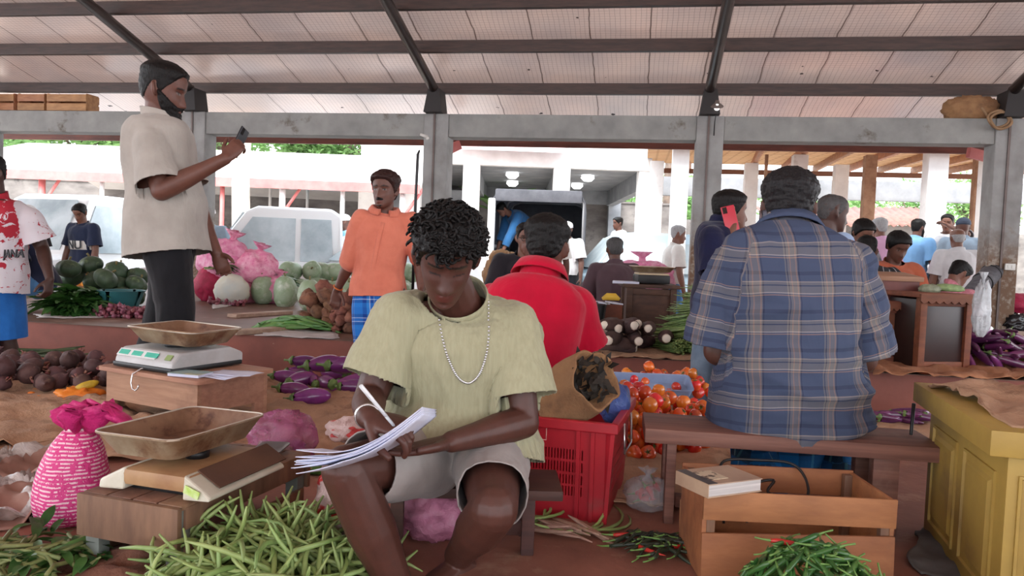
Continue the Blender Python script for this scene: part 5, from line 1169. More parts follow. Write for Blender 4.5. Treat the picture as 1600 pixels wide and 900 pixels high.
for x, y, lab in ((1385, 560, 'single eggplant end lying on the orange-brown sacking near the plaid sleeve'), (1452, 562, 'small eggplant lying alone in the middle of the orange-brown sacking')):
    place(ps[0], G(x, y, FZ)+Vector((0, 0, .035)), (0, 0, 1.2), .6, lab, 'eggplant', None)
done(ps)
# ---------------- long beans in front
M_FBEAN = mat('front_bean_green', srgb(150, 168, 104), .45, c2=srgb(118, 142, 76), ns=9, rand=.2)
def rheap(n, c, rx, ry, h, mk, k, label, cat, group, seed, rzs=(0, 6.28), sc=(.85, 1.15), tiltk=1.0, r0=.006, peak=1.0):
    rr = random.Random(seed); ps = protos(k, mk)
    for i in range(n):
        a = rr.uniform(0, 2*PI); q = math.sqrt(rr.random())**peak; x, y = rx*q*math.cos(a), ry*q*math.sin(a); f = max(0, 1-q*q); z = r0+h*f*rr.uniform(.80, 1.0); 
        slope = 2*h*q/((rx+ry)/2)*tiltk; yaw = rr.uniform(*rzs); tilt = slope*math.cos(yaw-a)*.7
        place(ps[i % k], Vector(c)+Vector((x, y, z)), (rr.uniform(-.4, .4), tilt+rr.uniform(-.07, .07), yaw), rr.uniform(*sc), label, cat, group)
    done(ps)
rheap(280, G(418, 905), .27, .24, .115, lambda i: mk_bean(8, .33, .0060, 2.6, M_FBEAN, 'green_bean', 70+i), 8, 'pale green long bean in the heap at the front, below the crate table', 'bean', 'green beans in the front heap', 5)
rheap(26, G(480, 850), .16, .12, .03, lambda i: mk_bean(8, .33, .0052, 2.0, M_FBEAN, 'green_bean', 90+i), 4, 'pale green long bean in the heap at the front, below the crate table', 'bean', 'green beans in the front heap', 6)
# ---------------- green chillies
M_CHI = mat('green_chilli', srgb(62, 104, 46), .32, c2=srgb(44, 82, 36), ns=10, rand=.25, coat=.2)
M_CHR = mat('red_chilli', srgb(190, 44, 34), .32, c2=srgb(160, 30, 28), ns=10, coat=.2)
def mk_chilli(i, m_=None, L=.105, r=.0062):
    rr = random.Random(i+300); w = rr.uniform(-.9, .9); pts = []; p = Vector((-L/2, 0, 0)); d = Vector((1, 0, 0))
    for k in range(8): pts.append(p.copy()); p = p+d*L/7; d = Matrix.Rotation(w/7+rr.uniform(-.1, .1), 3, 'Z') @ d
    mb = MB(); mb.tube(pts, [r*q for q in (.7, 1, 1.05, 1, .9, .72, .45, .1)], 8); o = mb.build('chilli', m_ or M_CHI)
    e = pts[0]; mb = MB(); mb.tube([e+Vector((.004, 0, 0)), e, e-Vector((.02, -.003, 0)), e-Vector((.034, -.009, 0))], [r*.8, r*.55, .0018, .0022], 6); mb.build('stalk', mat('chilli_stalk', srgb(104, 140, 70), .5), o); return o
rheap(246, G(1268, 985), .215, .15, .205, lambda i: mk_chilli(i, None, .082, .0062), 8, 'dark green chilli in the heap at the front right, before the wooden crate', 'chilli', 'green chillies in the front heap', 8)
o = mk_chilli(3, M_CHR); o.location = P(1238, 848, 1.76); o.rotation_euler = (0, .1, .25); tag(o, 'single red chilli on top of the green chilli heap', 'chilli')
M_CHD = mat('wilted_chilli', srgb(44, 54, 34), .5, c2=srgb(30, 34, 26), ns=10, rand=.25)
rheap(42, G(1030, 858), .15, .10, .025, lambda i: mk_chilli(i+20, M_CHD, .10, .0058), 6, 'wilted dark chilli scattered on the floor left of the wooden crate', 'chilli', 'wilted chillies on the floor', 9)
for i, (x, y, a) in enumerate(((1010, 872, -.9), (985, 846, .3), (1062, 866, .2))):
    o = mk_chilli(60+i, M_CHR); o.location = G(x, y)+Vector((0, 0, .02)); o.rotation_euler = (0, 0, a); tag(o, 'red chilli among the wilted dark chillies, ' + ('below them towards the front', 'at their left end', 'at their right end')[i], 'chilli')
# ---------------- tomatoes
M_TOM = mat('tomato_skin', srgb(214, 76, 38), .25, c2=srgb(226, 128, 46), ns=9, rand=.30, coat=.4, noise_lo=.4, noise_hi=.75)
def mk_tom(i):
    mb = MB(); rings = []; n = 18; rr = random.Random(i)
    el = rr.uniform(.85, 1.1)
    for r_, z in ((.001, -.030), (.012, -.029), (.024, -.02), (.031, -.002), (.030, .012), (.021, .024), (.010, .026), (.003, .022)):
        rings.append([Vector((r_*(1+.04*math.cos(4*2*PI*k/n))*math.cos(2*PI*k/n), r_*(1+.04*math.cos(4*2*PI*k/n))*math.sin(2*PI*k/n), z*el)) for k in range(n)])
    mb.loft(rings, True); o = mb.build('tomato', M_TOM)
    mb = MB()
    for k in range(5): a = k*1.256; mb.tube([(0, 0, .024*el), (.007*math.cos(a), .007*math.sin(a), .027*el), (.014*math.cos(a), .014*math.sin(a), .025*el)], [.002, .0022, .0006], 5)
    mb.build('calyx', mat('tomato_calyx', srgb(90, 120, 60), .6), o); return o
ps = protos(5, mk_tom); c0 = G(1012, 700)
hp1 = drop_heap(185, c0+Vector((-.04, .24, 0)), .32, .40, .0325, .0, 7, 21, .95, .008)
hp2 = drop_heap(58, G(1040, 640)+Vector((-.05, .08, 0)), .30, .28, .0325, 0, 3, 22, 1.2, .075)
sp_ = [(G(x, y)+Vector((0, 0, .036)), .034, k) for k, (x, y) in enumerate(((1098, 707), (1068, 705), (1040, 716), (1012, 722), (990, 722), (1120, 640), (1085, 712)))]
hp3 = drop_heap(44, G(1002, 690), .10, .17, .0325, 0, 5, 23, 1.0, .006)
for p, rad, i in hp1+hp2+hp3+sp_:
    place(ps[i % 5], p, (jit(1.6), jit(1.6), RP.uniform(0, 6.28)), rad/.0325, 'orange-red tomato in the heap behind the red crate', 'tomato', 'tomatoes in the heap')
done(ps)
tb = G(1012, 607, .16); bt = pan_mesh(.44, .16, .05, taper=.01, r=.02); o = bt.build('plastic_tray', mat('pale_blue_plastic', srgb(150, 172, 204), .4, c2=srgb(130, 150, 186), ns=6), autos=40); o.location = tb+Vector((0, .12, -.03)); o.rotation_euler = (.35, 0, .15); tag(o, 'pale blue plastic tray behind the tomato heap', 'tray')
# ---------------- bags
def bag(c, r, name, m_, label, cat='bag', amp=.16, sc=2.2, seed=0, flat=.75, knot=True, knotdir=(0, 0, 1)):
    mb = MB(); mb.ell((0, 0, 0), r, None, 34, 22); o = mb.build(name, m_); n = len(o.data.vertices); v = np.empty(n*3, np.float32); o.data.vertices.foreach_get('co', v); v = v.reshape(-1, 3).astype(float)
    rr_ = np.array(r); u = v/rr_; f = 1-np.abs(fbm(u*sc, seed, 3)); f2 = fbm(u*sc*2.5, seed+5, 2); v = v*(1-amp+amp*1.5*f+amp*.35*f2)[:, None]; v[:, 2] = np.maximum(v[:, 2], -r[2]*flat)
    o.data.vertices.foreach_set('co', v.astype(np.float32).ravel()); o.data.update(); c = Vector(c); o.location = c+Vector((0, 0, r[2]*flat+.006)); tag(o, label, cat)
    if knot:
        kd = Vector(knotdir).normalized(); mb = MB(); a, b, t_ = frame_from(kd); rings = []
        for q, rad in ((.75, .30), (.95, .14), (1.1, .12), (1.25, .30), (1.38, .42)):
            rings.append([Vector((kd.x*r[0], kd.y*r[1], kd.z*r[2]))*q+(a*math.cos(x)+b*math.sin(x))*(rad*min(r)*(1+.35*math.sin(5*x+q*4)+.2*math.sin(9*x))) for x in np.linspace(0, 2*PI, 28, endpoint=False)])
        mb.loft(rings, False); k = mb.build('gathered_top', m_, o); md = k.modifiers.new('t', 'SOLIDIFY'); md.thickness = .002
    return o
F_CLEAR = plastic_film('clear_film', srgb(206, 202, 206), .26); F_PINK = plastic_film('pink_film', srgb(206, 130, 160), .62); F_PURP = plastic_film('purple_film', srgb(176, 96, 136), .55)
F_WR = plastic_film('white_red_film', srgb(226, 206, 206), .75)
bag(G(440, 722), (.135, .10, .11), 'plastic_bag', F_PURP, 'pinkish purple plastic bag beside the far end of the crate table', amp=.2, seed=3, knot=False)
ps = eggplant_protos(.17, .04, EP1, EP2, 'eggplant'); 
for k in range(4): place(ps[k], G(440, 722)+Vector((-.05+.035*k, .0+.02*(k % 2), .055)), (.2, jit(.3), 1.2+.5*k), .72, 'purple eggplant inside the pinkish plastic bag', 'eggplant', 'eggplants in the pinkish bag')
done(ps)
def marked_bag(m_name):
    t = NT(m_name); t.l(t.mix(t.ramp(t.noise(9, 2, .4, st=(1, 1, 2.5)), [(.52, 0.0), (.55, 1.0)]), srgb(222, 196, 192), srgb(216, 66, 66)), t.b.inputs['Base Color']); t.b.inputs['Roughness'].default_value = .3; t.b.inputs['Alpha'].default_value = .88; t.l(t.bump(t.noise(14, 4, .6, dist=1.2), .8, .02), t.b.inputs['Normal']); return t.m
F_RED = marked_bag('red_print_film')
bag(G(556, 692), (.12, .10, .06), 'plastic_bag', F_RED, 'flat white plastic bag with red print behind the writer\'s hand', amp=.2, seed=4, knot=False)
bag(G(535, 846), (.075, .075, .13), 'plastic_bag', F_RED, 'white plastic bag with red print standing behind the writer\'s right shin', amp=.25, seed=6, knot=False)
bag(G(672, 838), (.10, .09, .085), 'plastic_bag', F_PINK, 'crumpled pink and clear plastic bag under the small dark bench', amp=.3, seed=7, knot=False)
bag(G(1010, 797), (.075, .06, .062), 'plastic_bag', F_CLEAR, 'clear plastic bag holding red chillies in front of the tomatoes', amp=.2, seed=8)
for k in range(7):
    o = mk_chilli(80+k, M_CHR, .05, .009); o.location = G(1010, 797)+Vector((jit(.035), jit(.025), .055+jit(.018))); o.rotation_euler = (jit(1), jit(1), jit(3)); tag(o, 'red chilli seen through the clear plastic bag', 'chilli', 'red chillies in the clear bag')
# clear wrap lying at the left edge
sheet([G(-120, 716), G(92, 712), G(88, 835), G(-120, 835)], 'plastic_wrap', plastic_film('milky_film', srgb(208, 198, 192), .62), 'crumpled milky plastic wrap spread at the lower left edge', 'plastic wrap', .075, 46, 21, edge=.08, th=.001)
sheet([G(-120, 728), G(100, 722), G(95, 815), G(-120, 850)], 'cloth', mat('pink_brown_cloth', srgb(176, 138, 124), .8, c2=srgb(150, 112, 98), ns=4), 'pinkish brown cloth bundled under the plastic wrap', 'cloth', .055, 30, 23, th=.004)
# ---------------- pink net sack
sk0 = G(113, 812); ps_ = thing('net_sack', sk0, 'upright pink net sack tied at the top, beside the crate table', 'sack')
t = NT('pink_net'); sx = t.n('ShaderNodeSeparateXYZ'); t.l(t.tc.outputs['Object'], sx.inputs[0]); th = t.math('ARCTAN2', sx.outputs[1], sx.outputs[0])
dash = t.math('MULTIPLY', t.math('GREATER_THAN', t.math('FRACT', t.math('DIVIDE', t.math('ADD', sx.outputs[2], t.math('MULTIPLY', t.noise(9, 2), .02)), .0105)), .56), t.math('GREATER_THAN', t.noise(60, 3, .7, st=(1, 1, .7)), .47))
t.l(t.mix(dash, srgb(206, 50, 124), srgb(232, 190, 200)), t.b.inputs['Base Color']); t.b.inputs['Roughness'].default_value = .6; t.l(t.bump(t.noise(80, 2), .5), t.b.inputs['Normal']); M_NET = t.m
mb = MB(); rings = []
for z, r_, dx in ((0, .075, 0), (.012, .098, 0), (.06, .108, 0), (.12, .102, .002), (.18, .086, .006), (.23, .066, .012), (.262, .045, .016), (.275, .030, .018)):
    rings.append([Vector((dx+r_*(1+.035*math.sin(3*a+z*20)+.02*math.sin(7*a+z*40))*math.cos(a), r_*(1+.04*math.sin(4*a+z*15))*math.sin(a), z)) for a in np.linspace(0, 2*PI, 40, endpoint=False)])
mb.loft(rings, True); o = mb.build('sack_body', M_NET, ps_); md = o.modifiers.new('s', 'SUBSURF'); md.levels = md.render_levels = 1
M_PNK = mat('hot_pink_net', srgb(214, 44, 124), .6, c2=srgb(186, 30, 104), ns=24, bump=.5, bs=90)
mb = MB(); rings = []
for z, r_, dx in ((.268, .030, .018), (.285, .052, .022), (.315, .072, .03), (.335, .07, .05), (.325, .05, .08)):
    rings.append([Vector((dx+r_*(1+.3*math.sin(5*a+z*30)+.16*math.sin(11*a-z*50))*math.cos(a), r_*(1+.3*math.cos(6*a+z*30))*math.sin(a), z+.014*math.sin(7*a))) for a in np.linspace(0, 2*PI, 60, endpoint=False)])
mb.loft(rings, False); o = mb.build('ruffled_neck', M_PNK, ps_); md = o.modifiers.new('t', 'SOLIDIFY'); md.thickness = .004
mb = MB(); mb.tube([(.05, 0, .315), (.10, .01, .325), (.15, .02, .30), (.18, .03, .275)], [.045, .04, .03, .012], 14, flat=.5); deform(mb.build('net_tail', M_PNK, ps_), .012, 50, 2)
mb = MB(); mb.tube([(.018+.031*math.cos(a), .031*math.sin(a), .272) for a in np.linspace(0, 2*PI, 17)], [.004]*17, 6, cap=False); mb.build('tie', mat('white_string', srgb(226, 210, 214), .7), ps_)
# ---------------- greens at the lower left
def leaf_mesh(mb, base, d, up, L, W, droop=.3, n=5):
    d = Vector(d).normalized(); x = d.cross(Vector(up)).normalized(); u = x.cross(d); rows = []
    for i in range(n+1):
        t = i/n; w = W*math.sin(PI*min(1, t*.95+.03))**.8*.5; c = Vector(base)+d*(L*t)+u*(-droop*L*t*t); rows.append([c-x*w+u*w*.35, c, c+x*w+u*w*.35])
    mb.loft(rows, False, closed=False)
M_LEAF = mat('leaf_green', srgb(70, 116, 52), .5, c2=srgb(48, 90, 40), ns=14, rand=.2, transl=.15)
M_STK = mat('pale_stalk', srgb(134, 140, 86), .55, c2=srgb(104, 112, 66), ns=12, rand=.2)
def mk_stalk(i):
    rr = random.Random(500+i); L = rr.uniform(.18, .32); mb = MB(); pts = [Vector((-L/2+L*k/5, .03*math.sin(k*.9+i), .01*math.sin(k*1.3+i))) for k in range(6)]; mb.tube(pts, .0065, 7); o = mb.build('green_stalk', M_STK)
    if i % 3 != 2:
        mb = MB()
        for k in range(5): leaf_mesh(mb, pts[3+(k % 3)], (rr.uniform(.3, 1), rr.uniform(-1, 1), rr.uniform(-.1, .5)), (0, 0, 1), rr.uniform(.06, .10), .03)
        mb.build('leaves', M_LEAF, o)
    return o
rheap(46, G(40, 885), .22, .14, .05, mk_stalk, 6, 'green stalk with dark leaves in the pile at the lower left corner', 'greens', 'leafy stalks at the lower left', 31, sc=(.7, 1.0))
rheap(6, G(175, 868), .10, .05, .01, lambda i: mk_bean(8, .22, .005, 1.2, M_STK, 'loose_bean', 700+i), 3, 'thin loose green stem on the floor in front of the crate table', 'stem', 'loose stems before the crate table', 32)
mb = MB(); mb.grid(lambda u, v: Vector((.5*(u-.5), .3*(v-.5), .025*max(0, 1-abs(2*u-1)**2)*max(0, 1-abs(2*v-1)**2)*(1.3+fbm(np.array([[u*7, v*7, 1]]), 1, 3)[0]))), 30, 20); o = mb.build('earth_patch', M_DIRT); o.location = G(230, 895)+Vector((0, 0, .003)); o['kind'] = 'stuff'; tag(o, 'loose red earth spilled under the crate table', 'earth')
# stalks by the crate, green cucumber
rheap(12, G(885, 834), .12, .03, .02, lambda i: mk_bean(7, .26, .006, .25, mat('dry_stalk', srgb(168, 138, 116), .7, c2=srgb(140, 104, 90), ns=10, rand=.2), 'dry_stalk', 800+i), 4, 'dry pinkish stalk in the bunch on the floor before the red crate', 'stalk', 'dry stalks before the red crate', 33, rzs=(-.75, -.45))
rheap(9, G(880, 812), .18, .05, .012, lambda i: mk_bean(9, .36, .0045, 1.6, M_FBEAN, 'bean_tendril', 820+i), 3, 'thin curling green stem on the floor before the red crate', 'stem', 'curling green stems before the red crate', 34, rzs=(-.6, .6))
mb = MB(); mb.tube([(-.12, 0, .022), (-.10, 0, .024), (0, .008, .024), (.10, 0, .022), (.12, -.004, .02)], [.008, .019, .022, .019, .008], 12); o = mb.build('cucumber', mat('cucumber_skin', srgb(84, 130, 58), .4, c2=srgb(60, 104, 44), ns=10, st=(1, 8, 8))); o.location = G(468, 742); o.rotation_euler = (0, 0, .15); tag(o, 'long green cucumber on the floor between crate table and writer', 'cucumber')
q = lp((fl.x, fl.y, H_), rz, (W_*.70, L_-.06, 0)); o = pan_mesh(.075, .12, .016, taper=.008, r=.012).build('small_dish', mat('grey_tin', srgb(120, 118, 120), .4, metal=.3), autos=40); o.location = q+Vector((0, 0, .001)); o.rotation_euler = (0, 0, rz+.3); tag(o, 'small grey dish on the far end of the crate table', 'dish')
# ---------------- far platform, left to right
M_GOURD = mat('ash_gourd', srgb(160, 178, 152), .55, c2=srgb(126, 150, 112), ns=5, c3=srgb(196, 204, 190), n3=7, t3=(.52, .7), rand=.14, bump=.1)
M_GSTEM = mat('gourd_stem', srgb(120, 110, 70), .7)
def mk_gourd(i):
    mb = MB(); k = (1.0, 1.25, 1.1)[i % 3]; mb.lathe([(0, -.165*k), (.045, -.16*k), (.09, -.135*k), (.122, -.08*k), (.132, 0), (.124, .07*k), (.098, .125*k), (.05, .158*k), (.012, .15*k), (0, .148*k)], 26); o = mb.build('ash_gourd', M_GOURD); deform(o, .012, 9, i)
    mb = MB(); mb.tube([(0, 0, .145*k), (.004, 0, .175*k), (.014, .004, .195*k)], [.012, .009, .010], 7); mb.build('stem', M_GSTEM, o); return o
ps = protos(3, mk_gourd)
gl_ = [(404, 476, 0, .95), (440, 480, 0, .95), (478, 486, 2, .92), (510, 488, 0, .86), (540, 492, 0, 1.0), (572, 490, 2, .95), (602, 488, 0, .9)]
for i, (x, y, k, s) in enumerate(gl_):
    p = G(x, y, FZ); place(ps[(0, 2, 2, 1, 0, 2, 0)[i]], p+Vector((0, .08, .162*s)), (jit(.12), jit(.12), RP.uniform(0, 6)), s, 'upright ' + ('pale green ash gourd at the left end of the front row', 'pale green ash gourd, second from the left in the front row', 'grey-green ash gourd, third from the left in the front row', 'narrow light green ash gourd in the middle of the front row', 'wide grey-green ash gourd directly behind the heap of roots', 'ash gourd standing behind the reaching hand', 'ash gourd standing behind the orange shirt man\'s sarong')[i], 'gourd', 'front row of ash gourds')
for i in range(18):
    x = 398+13.5*i; lay = i % 2; p = G(x, 470, FZ)+Vector((jit(.08), .45+.25*lay+jit(.1), .13+.20*lay)); place(ps[i % 3], p, (PI/2+jit(.4), jit(.3), RP.uniform(0, 6.28)), RP.uniform(.85, 1.0), 'ash gourd lying in the pile behind the upright row', 'gourd', 'ash gourds lying behind the upright row')
done(ps)
M_YAM = mat('yam_skin', srgb(140, 96, 74), .85, c2=srgb(104, 66, 52), ns=12, c3=srgb(84, 54, 46), n3=20, t3=(.55, .7), rand=.22, bump=.4, bs=50)
def mk_yam(i):
    mb = MB(); mb.ell((0, 0, 0), (.075, .06, .055), None, 16, 11); o = mb.build('taro_root', M_YAM); return deform(o, .022, 18, i)
ps = protos(5, mk_yam)
for p, rad, i in drop_heap(46, G(520, 516, FZ)+Vector((.02, .12, 0)), .30, .24, .056, 0, 6, 41, 1.1): place(ps[i % 5], p, (jit(1), jit(1), RP.uniform(0, 6)), rad/.060, 'brown taro root in the heap under the orange shirt man\'s hand', 'taro', 'taro roots under the reaching hand')
for p, rad, i in drop_heap(34, G(548, 520, FZ)+Vector((0, .02, 0)), .22, .13, .038, 0, 6, 42, 1.0): place(ps[i % 5], p, (jit(1), jit(1), RP.uniform(0, 6)), rad/.060, 'small brown root in the low heap at the platform edge by the sarong', 'taro', 'small roots at the platform edge')
done(ps)
rheap(60, G(466, 516, FZ), .36, .16, .10, lambda i: mk_chilli(i+140, mat('okra_green', srgb(96, 140, 70), .45, c2=srgb(70, 112, 52), ns=10, rand=.2), .20, .014), 5, 'green okra pod in the heap left of the taro roots', 'okra', 'okra pods on the far platform', 43, rzs=(-.6, .6))
M_ONION = mat('red_onion', srgb(112, 46, 64), .4, c2=srgb(150, 90, 100), ns=16, c3=srgb(110, 44, 62), n3=14, t3=(.55, .7), rand=.25)
def mk_onion(i):
    mb = MB(); mb.lathe([(0, -.03), (.014, -.026), (.028, -.008), (.029, .006), (.018, .022), (.006, .034), (.003, .048)], 12); return mb.build('red_onion', M_ONION)
ps = protos(3, mk_onion)
for p, rad, i in drop_heap(165, G(172, 497, FZ)+Vector((.02, .12, 0)), .33, .15, .020, 0, 4, 51, 1.05): place(ps[i % 3], p, (jit(1), jit(1), 0), rad/.030, 'small red onion in the heap left of the black trousers', 'onion', 'red onions left of the black trousers')
for p, rad, i in drop_heap(50, G(345, 478, FZ)+Vector((0, .1, 0)), .22, .12, .020, 0, 5, 52, 1.0): place(ps[i % 3], p, (jit(1), jit(1), 0), rad/.030, 'small red onion in the low heap right of the black trousers', 'onion', 'red onions right of the black trousers')
for p, rad, i in drop_heap(70, G(105, 478, FZ)+Vector((0, .15, 0)), .30, .14, .021, 0, 5, 53, 1.0): place(ps[i % 3], p, (jit(1), jit(1), 0), rad/.030, 'small red onion in the heap behind the leafy greens', 'onion', 'red onions behind the leafy greens')
done(ps)
def mk_greens(i):
    rr = random.Random(900+i); mb = MB()
    for k in range(40):
        a = rr.gauss(0, .7); b_ = Vector((rr.uniform(-.05, .05), rr.uniform(-.04, .04), .03+rr.uniform(0, .05))); leaf_mesh(mb, b_, (math.cos(a), math.sin(a)*.8, rr.uniform(-.1, .45)), (0, 0, 1), rr.uniform(.14, .24), rr.uniform(.05, .09), rr.uniform(.1, .5))
    o = mb.build('leafy_greens', M_LEAF); mb = MB()
    for k in range(9): mb.tube([(-.16, rr.uniform(-.03, .03), .02+rr.uniform(0, .03)), (.02, rr.uniform(-.04, .04), .04)], .006, 6)
    mb.build('stems', M_STK, o); return o
ps = protos(3, mk_greens)
for i in range(11): place(ps[i % 3], G(82+10*(i % 6), 494-3*(i//6), FZ)+Vector((jit(.05), .08+.12*(i//6), .02+.07*(i//6))), (jit(.2), jit(.2), RP.uniform(-2.6, -.2)), RP.uniform(.9, 1.15), 'bunch of dark leafy greens in the pile at the left platform edge', 'greens', 'leafy greens at the left platform edge')
done(ps)
# cassava, green bundles
M_CASS = mat('cassava_bark', srgb(86, 62, 58), .85, c2=srgb(60, 42, 42), ns=9, rand=.2, bump=.4); M_CUT = mat('cassava_cut', srgb(224, 212, 196), .6)
def mk_cass(i):
    rr = random.Random(i+70); mb = MB(); L = .36; pts = [(-L/2+L*k/7, .03*math.sin(k*.6+i), .0) for k in range(8)]; mb.tube(pts, [.032, .042, .05, .052, .048, .04, .028, .010], 12); o = deform(mb.build('cassava_root', M_CASS), .008, 22, i)
    mb = MB(); mb.tube([(-L/2-.006, pts[0][1], 0), (-L/2+.004, pts[0][1], 0)], [.027, .033], 12); mb.build('cut_end', M_CUT, o); return o
ps = protos(3, mk_cass)
for i in range(20):
    place(ps[i % 3], G(945+jit(48), 556, FZ)+Vector((jit(.22), .14+RP.uniform(0, .4), .05+.07*(i % 3))), (jit(.4), jit(.12), (RP.uniform(1.2, 2.2) if i % 3 else RP.uniform(2.6, 3.6))), RP.uniform(.9, 1.15), 'dark cassava root with pale cut end in the pile behind the burlap sack', 'cassava', 'cassava roots behind the burlap sack')
done(ps)
M_GB = mat('bundle_green', srgb(142, 168, 104), .55, c2=srgb(104, 136, 72), ns=18, rand=.15)
def mk_bundle(i):
    rr = random.Random(i+77); mb = MB()
    for k in range(80):
        a = rr.uniform(0, 6.28); q = math.sqrt(rr.random())*.055; y, z = q*math.cos(a), q*math.sin(a)*.8; L = .24+rr.uniform(-.03, .05)
        mb.tube([(-L, y*1.0, z), (-L*.4, y+.004*math.sin(k), z), (L*.6, y*1.5, z*1.5), (L+rr.uniform(-.02, .04), y*2.2+jit(.012), z*2.2+jit(.02))], [.0035, .0045, .0045, .0025], 5)
    o = mb.build('herb_bundle', M_GB); mb = MB()
    for k in range(60):
        a = rr.uniform(0, 6.28); q = math.sqrt(rr.random())*.05; mb.ell((-.24+rr.uniform(-.05, .01), q*math.cos(a)*1.15, q*math.sin(a)), (.013, .007, .007), rot(jit(1), jit(1), jit(1)), 6, 4)
    o2 = mb.build('seed_ends', mat('seed_tips', srgb(128, 146, 80), .7, c2=srgb(88, 104, 52), ns=40), o); o2['label'] = 'knobbly cut ends of the stems'; return o
ps = protos(3, mk_bundle); n_ = 0
for row in range(6):
    for c in range(7-row):
        p = G(1052, 556, FZ)+Vector((-.05+.125*c+.06*row+jit(.015), .16+jit(.03)+.03*row, .055+.080*row)); place(ps[n_ % 3], p, (jit(.3), .12+jit(.08), PI/2+.35+jit(.12)), RP.uniform(.95, 1.1), 'bundle of thin green stems in the tall stack beside the man in navy', 'herb bundle', 'green stem bundles stacked beside the man in navy'); n_ += 1
done(ps)
# ================================================================ people farther off
def topz(px, py, d): return P(px, py, d).z
def recol(p): return p
SK1, SK2, SK3 = srgb(96, 62, 50), srgb(120, 80, 64), srgb(72, 46, 38)
def bg(px, topy, d, yaw, label, shirt, legs, hair=None, hairm=None, ground=None, H=None, skin=SK1, pose='stand', seat=.2, sarong=False, sleeve=.8, arms=('down', 'down'), look=0, lookdown=.1, lean=.04, vox=.011, fat=1.0, collar=False, hairname='hair', shirtname='shirt', beard=None, long_legs=1.95, group=None, hem=-.08):
    z = topz(px, topy, d); b = P(px, 400, d)
    if pose == 'stand':
        if H is None: H = min(1.8, max(1.5, z-(ground if ground is not None else -.45)))
        b.z = z-H*1.005; J, h = stand(b, yaw, H, lean, arms, look, lookdown)
    else:
        H = H or 1.66; off = .10+.49*H/1.7*math.cos(lean)+.155*H/1.7+.113*H/1.7; b.z = z-off
        J, h = sit(b, yaw, seat, H, lean, arms, look, lookdown)
    p = Person(J, h, H=H, fat=fat, skin=skin, vox=vox); root = person_root(p, label, group); p.body('body', root)
    p.shirt(shirtname, shirt, root, ex=.024, hem=hem, sleeve=sleeve, slv=.022, flare=.012, seed=int(px) % 50, hemflare=.03, vox=vox*1.05)
    if collar: p.collar(shirt, root)
    if sarong and pose == 'stand': p.sarong('sarong', legs, root, top=.1)
    else: p.pants('trousers', legs, root, top=.1, length=long_legs, lv=.024, vox=vox*1.1)
    p.hair(hair or st_short(), hairm or M_HAIR, name=hairname, parent=root, rough=.003, nz=44, na=52, seed=int(px))
    if beard: p.hair(beard, M_HAIR, name='beard', parent=root, nz=44, na=52)
    return p, root
C = cloth_mat
c_maroon = C('maroon_tee', srgb(86, 66, 72)); c_dk = C('dark_shirt', srgb(38, 34, 40)); c_lb = C('light_blue_shirt', srgb(126, 172, 216)); c_pk = C('pink_shirt', srgb(214, 168, 200)); c_pale = C('pale_shirt', srgb(206, 204, 206)); c_wh = C('white_shirt', srgb(222, 220, 214))
c_orb = C('orange_blouse', srgb(168, 88, 62)); c_rose = C('rose_check_shirt', srgb(206, 140, 150), srgb(180, 110, 124), ns=40); c_gpat = C('grey_pattern_blouse', srgb(120, 116, 122), srgb(62, 60, 70), ns=30); c_grn = C('greyblue_shirt', srgb(140, 156, 170)); c_blu = C('blue_trousers', srgb(92, 140, 190)); c_dkt = C('dark_trousers', srgb(40, 40, 48)); c_whs = C('white_sarong', srgb(214, 208, 212)); c_bl2 = C('blue_work_shirt', srgb(42, 92, 140)); c_steel = C('steel_blue', srgb(70, 110, 150)); c_tan = C('tan_trousers', srgb(150, 130, 110))
st_m = NT('striped_shirt'); a_ = st_m.attr('cl'); sx = st_m.n('ShaderNodeSeparateXYZ'); st_m.l(a_.outputs['Vector'], sx.inputs[0])
st_m.l(st_m.mix(st_m.math('LESS_THAN', st_m.math('FRACT', st_m.math('DIVIDE', st_m.math('ADD', sx.outputs[0], 5.0), .05)), .13), srgb(26, 24, 28), srgb(150, 146, 150)), st_m.b.inputs['Base Color']); st_m.b.inputs['Roughness'].default_value = .85; c_str = st_m.m
away = YAW; toward = YAW+PI; right_ = YAW-PI/2; left_ = YAW+PI/2
p, root = bg(818, 350, 6.1, toward+.15, 'man with glasses in dark shirt facing us behind the red shirt', c_dk, c_dkt, pose='sit', seat=.2, skin=SK2, vox=.009, beard=None)
mb = MB()
for s_ in (-1, 1):
    mb.tube([p.h.w((s_*.032+.021*math.cos(a), .108, .0+.016*math.sin(a))) for a in np.linspace(0, 2*PI, 17)], [.0026]*17, 6, cap=False); mb.tube([p.h.w((s_*.053, .106, .004)), p.h.w((s_*.074, .05, .006)), p.h.w((s_*.076, -.01, .004))], .0022, 6)
mb.tube([p.h.w((-.011, .110, .003)), p.h.w((.011, .110, .003))], .0022, 6); mb.build('glasses', M_BLACKP, root, origin=p.base)
bg(963, 372, 7.3, away+.1, 'man in maroon tee sitting with his back turned beside the platform scale', c_maroon, c_dkt, pose='sit', seat=.2, hairm=M_HSALT, vox=.009)
bg(1052, 350, 10.2, right_, 'grey-haired man in white shirt and blue trousers walking right, past the middle column', c_wh, c_blu, hairm=M_HGREY, skin=SK2)
bg(886, 345, 12.5, toward-.4, 'white-capped person in pale shirt standing at the truck\'s right rear corner', c_pale, c_dkt, hair=st_cap, hairm=mat('white_knit', srgb(226, 226, 226), .8), hairname='cap')
bg(856, 335, 10.6, away, 'person in white knitted cap standing behind the red shirt man\'s head', c_wh, c_dkt, hair=st_cap, hairm=mat('white_knit', srgb(226, 226, 226), .8, c2=srgb(176, 180, 186), ns=60), hairname='cap')
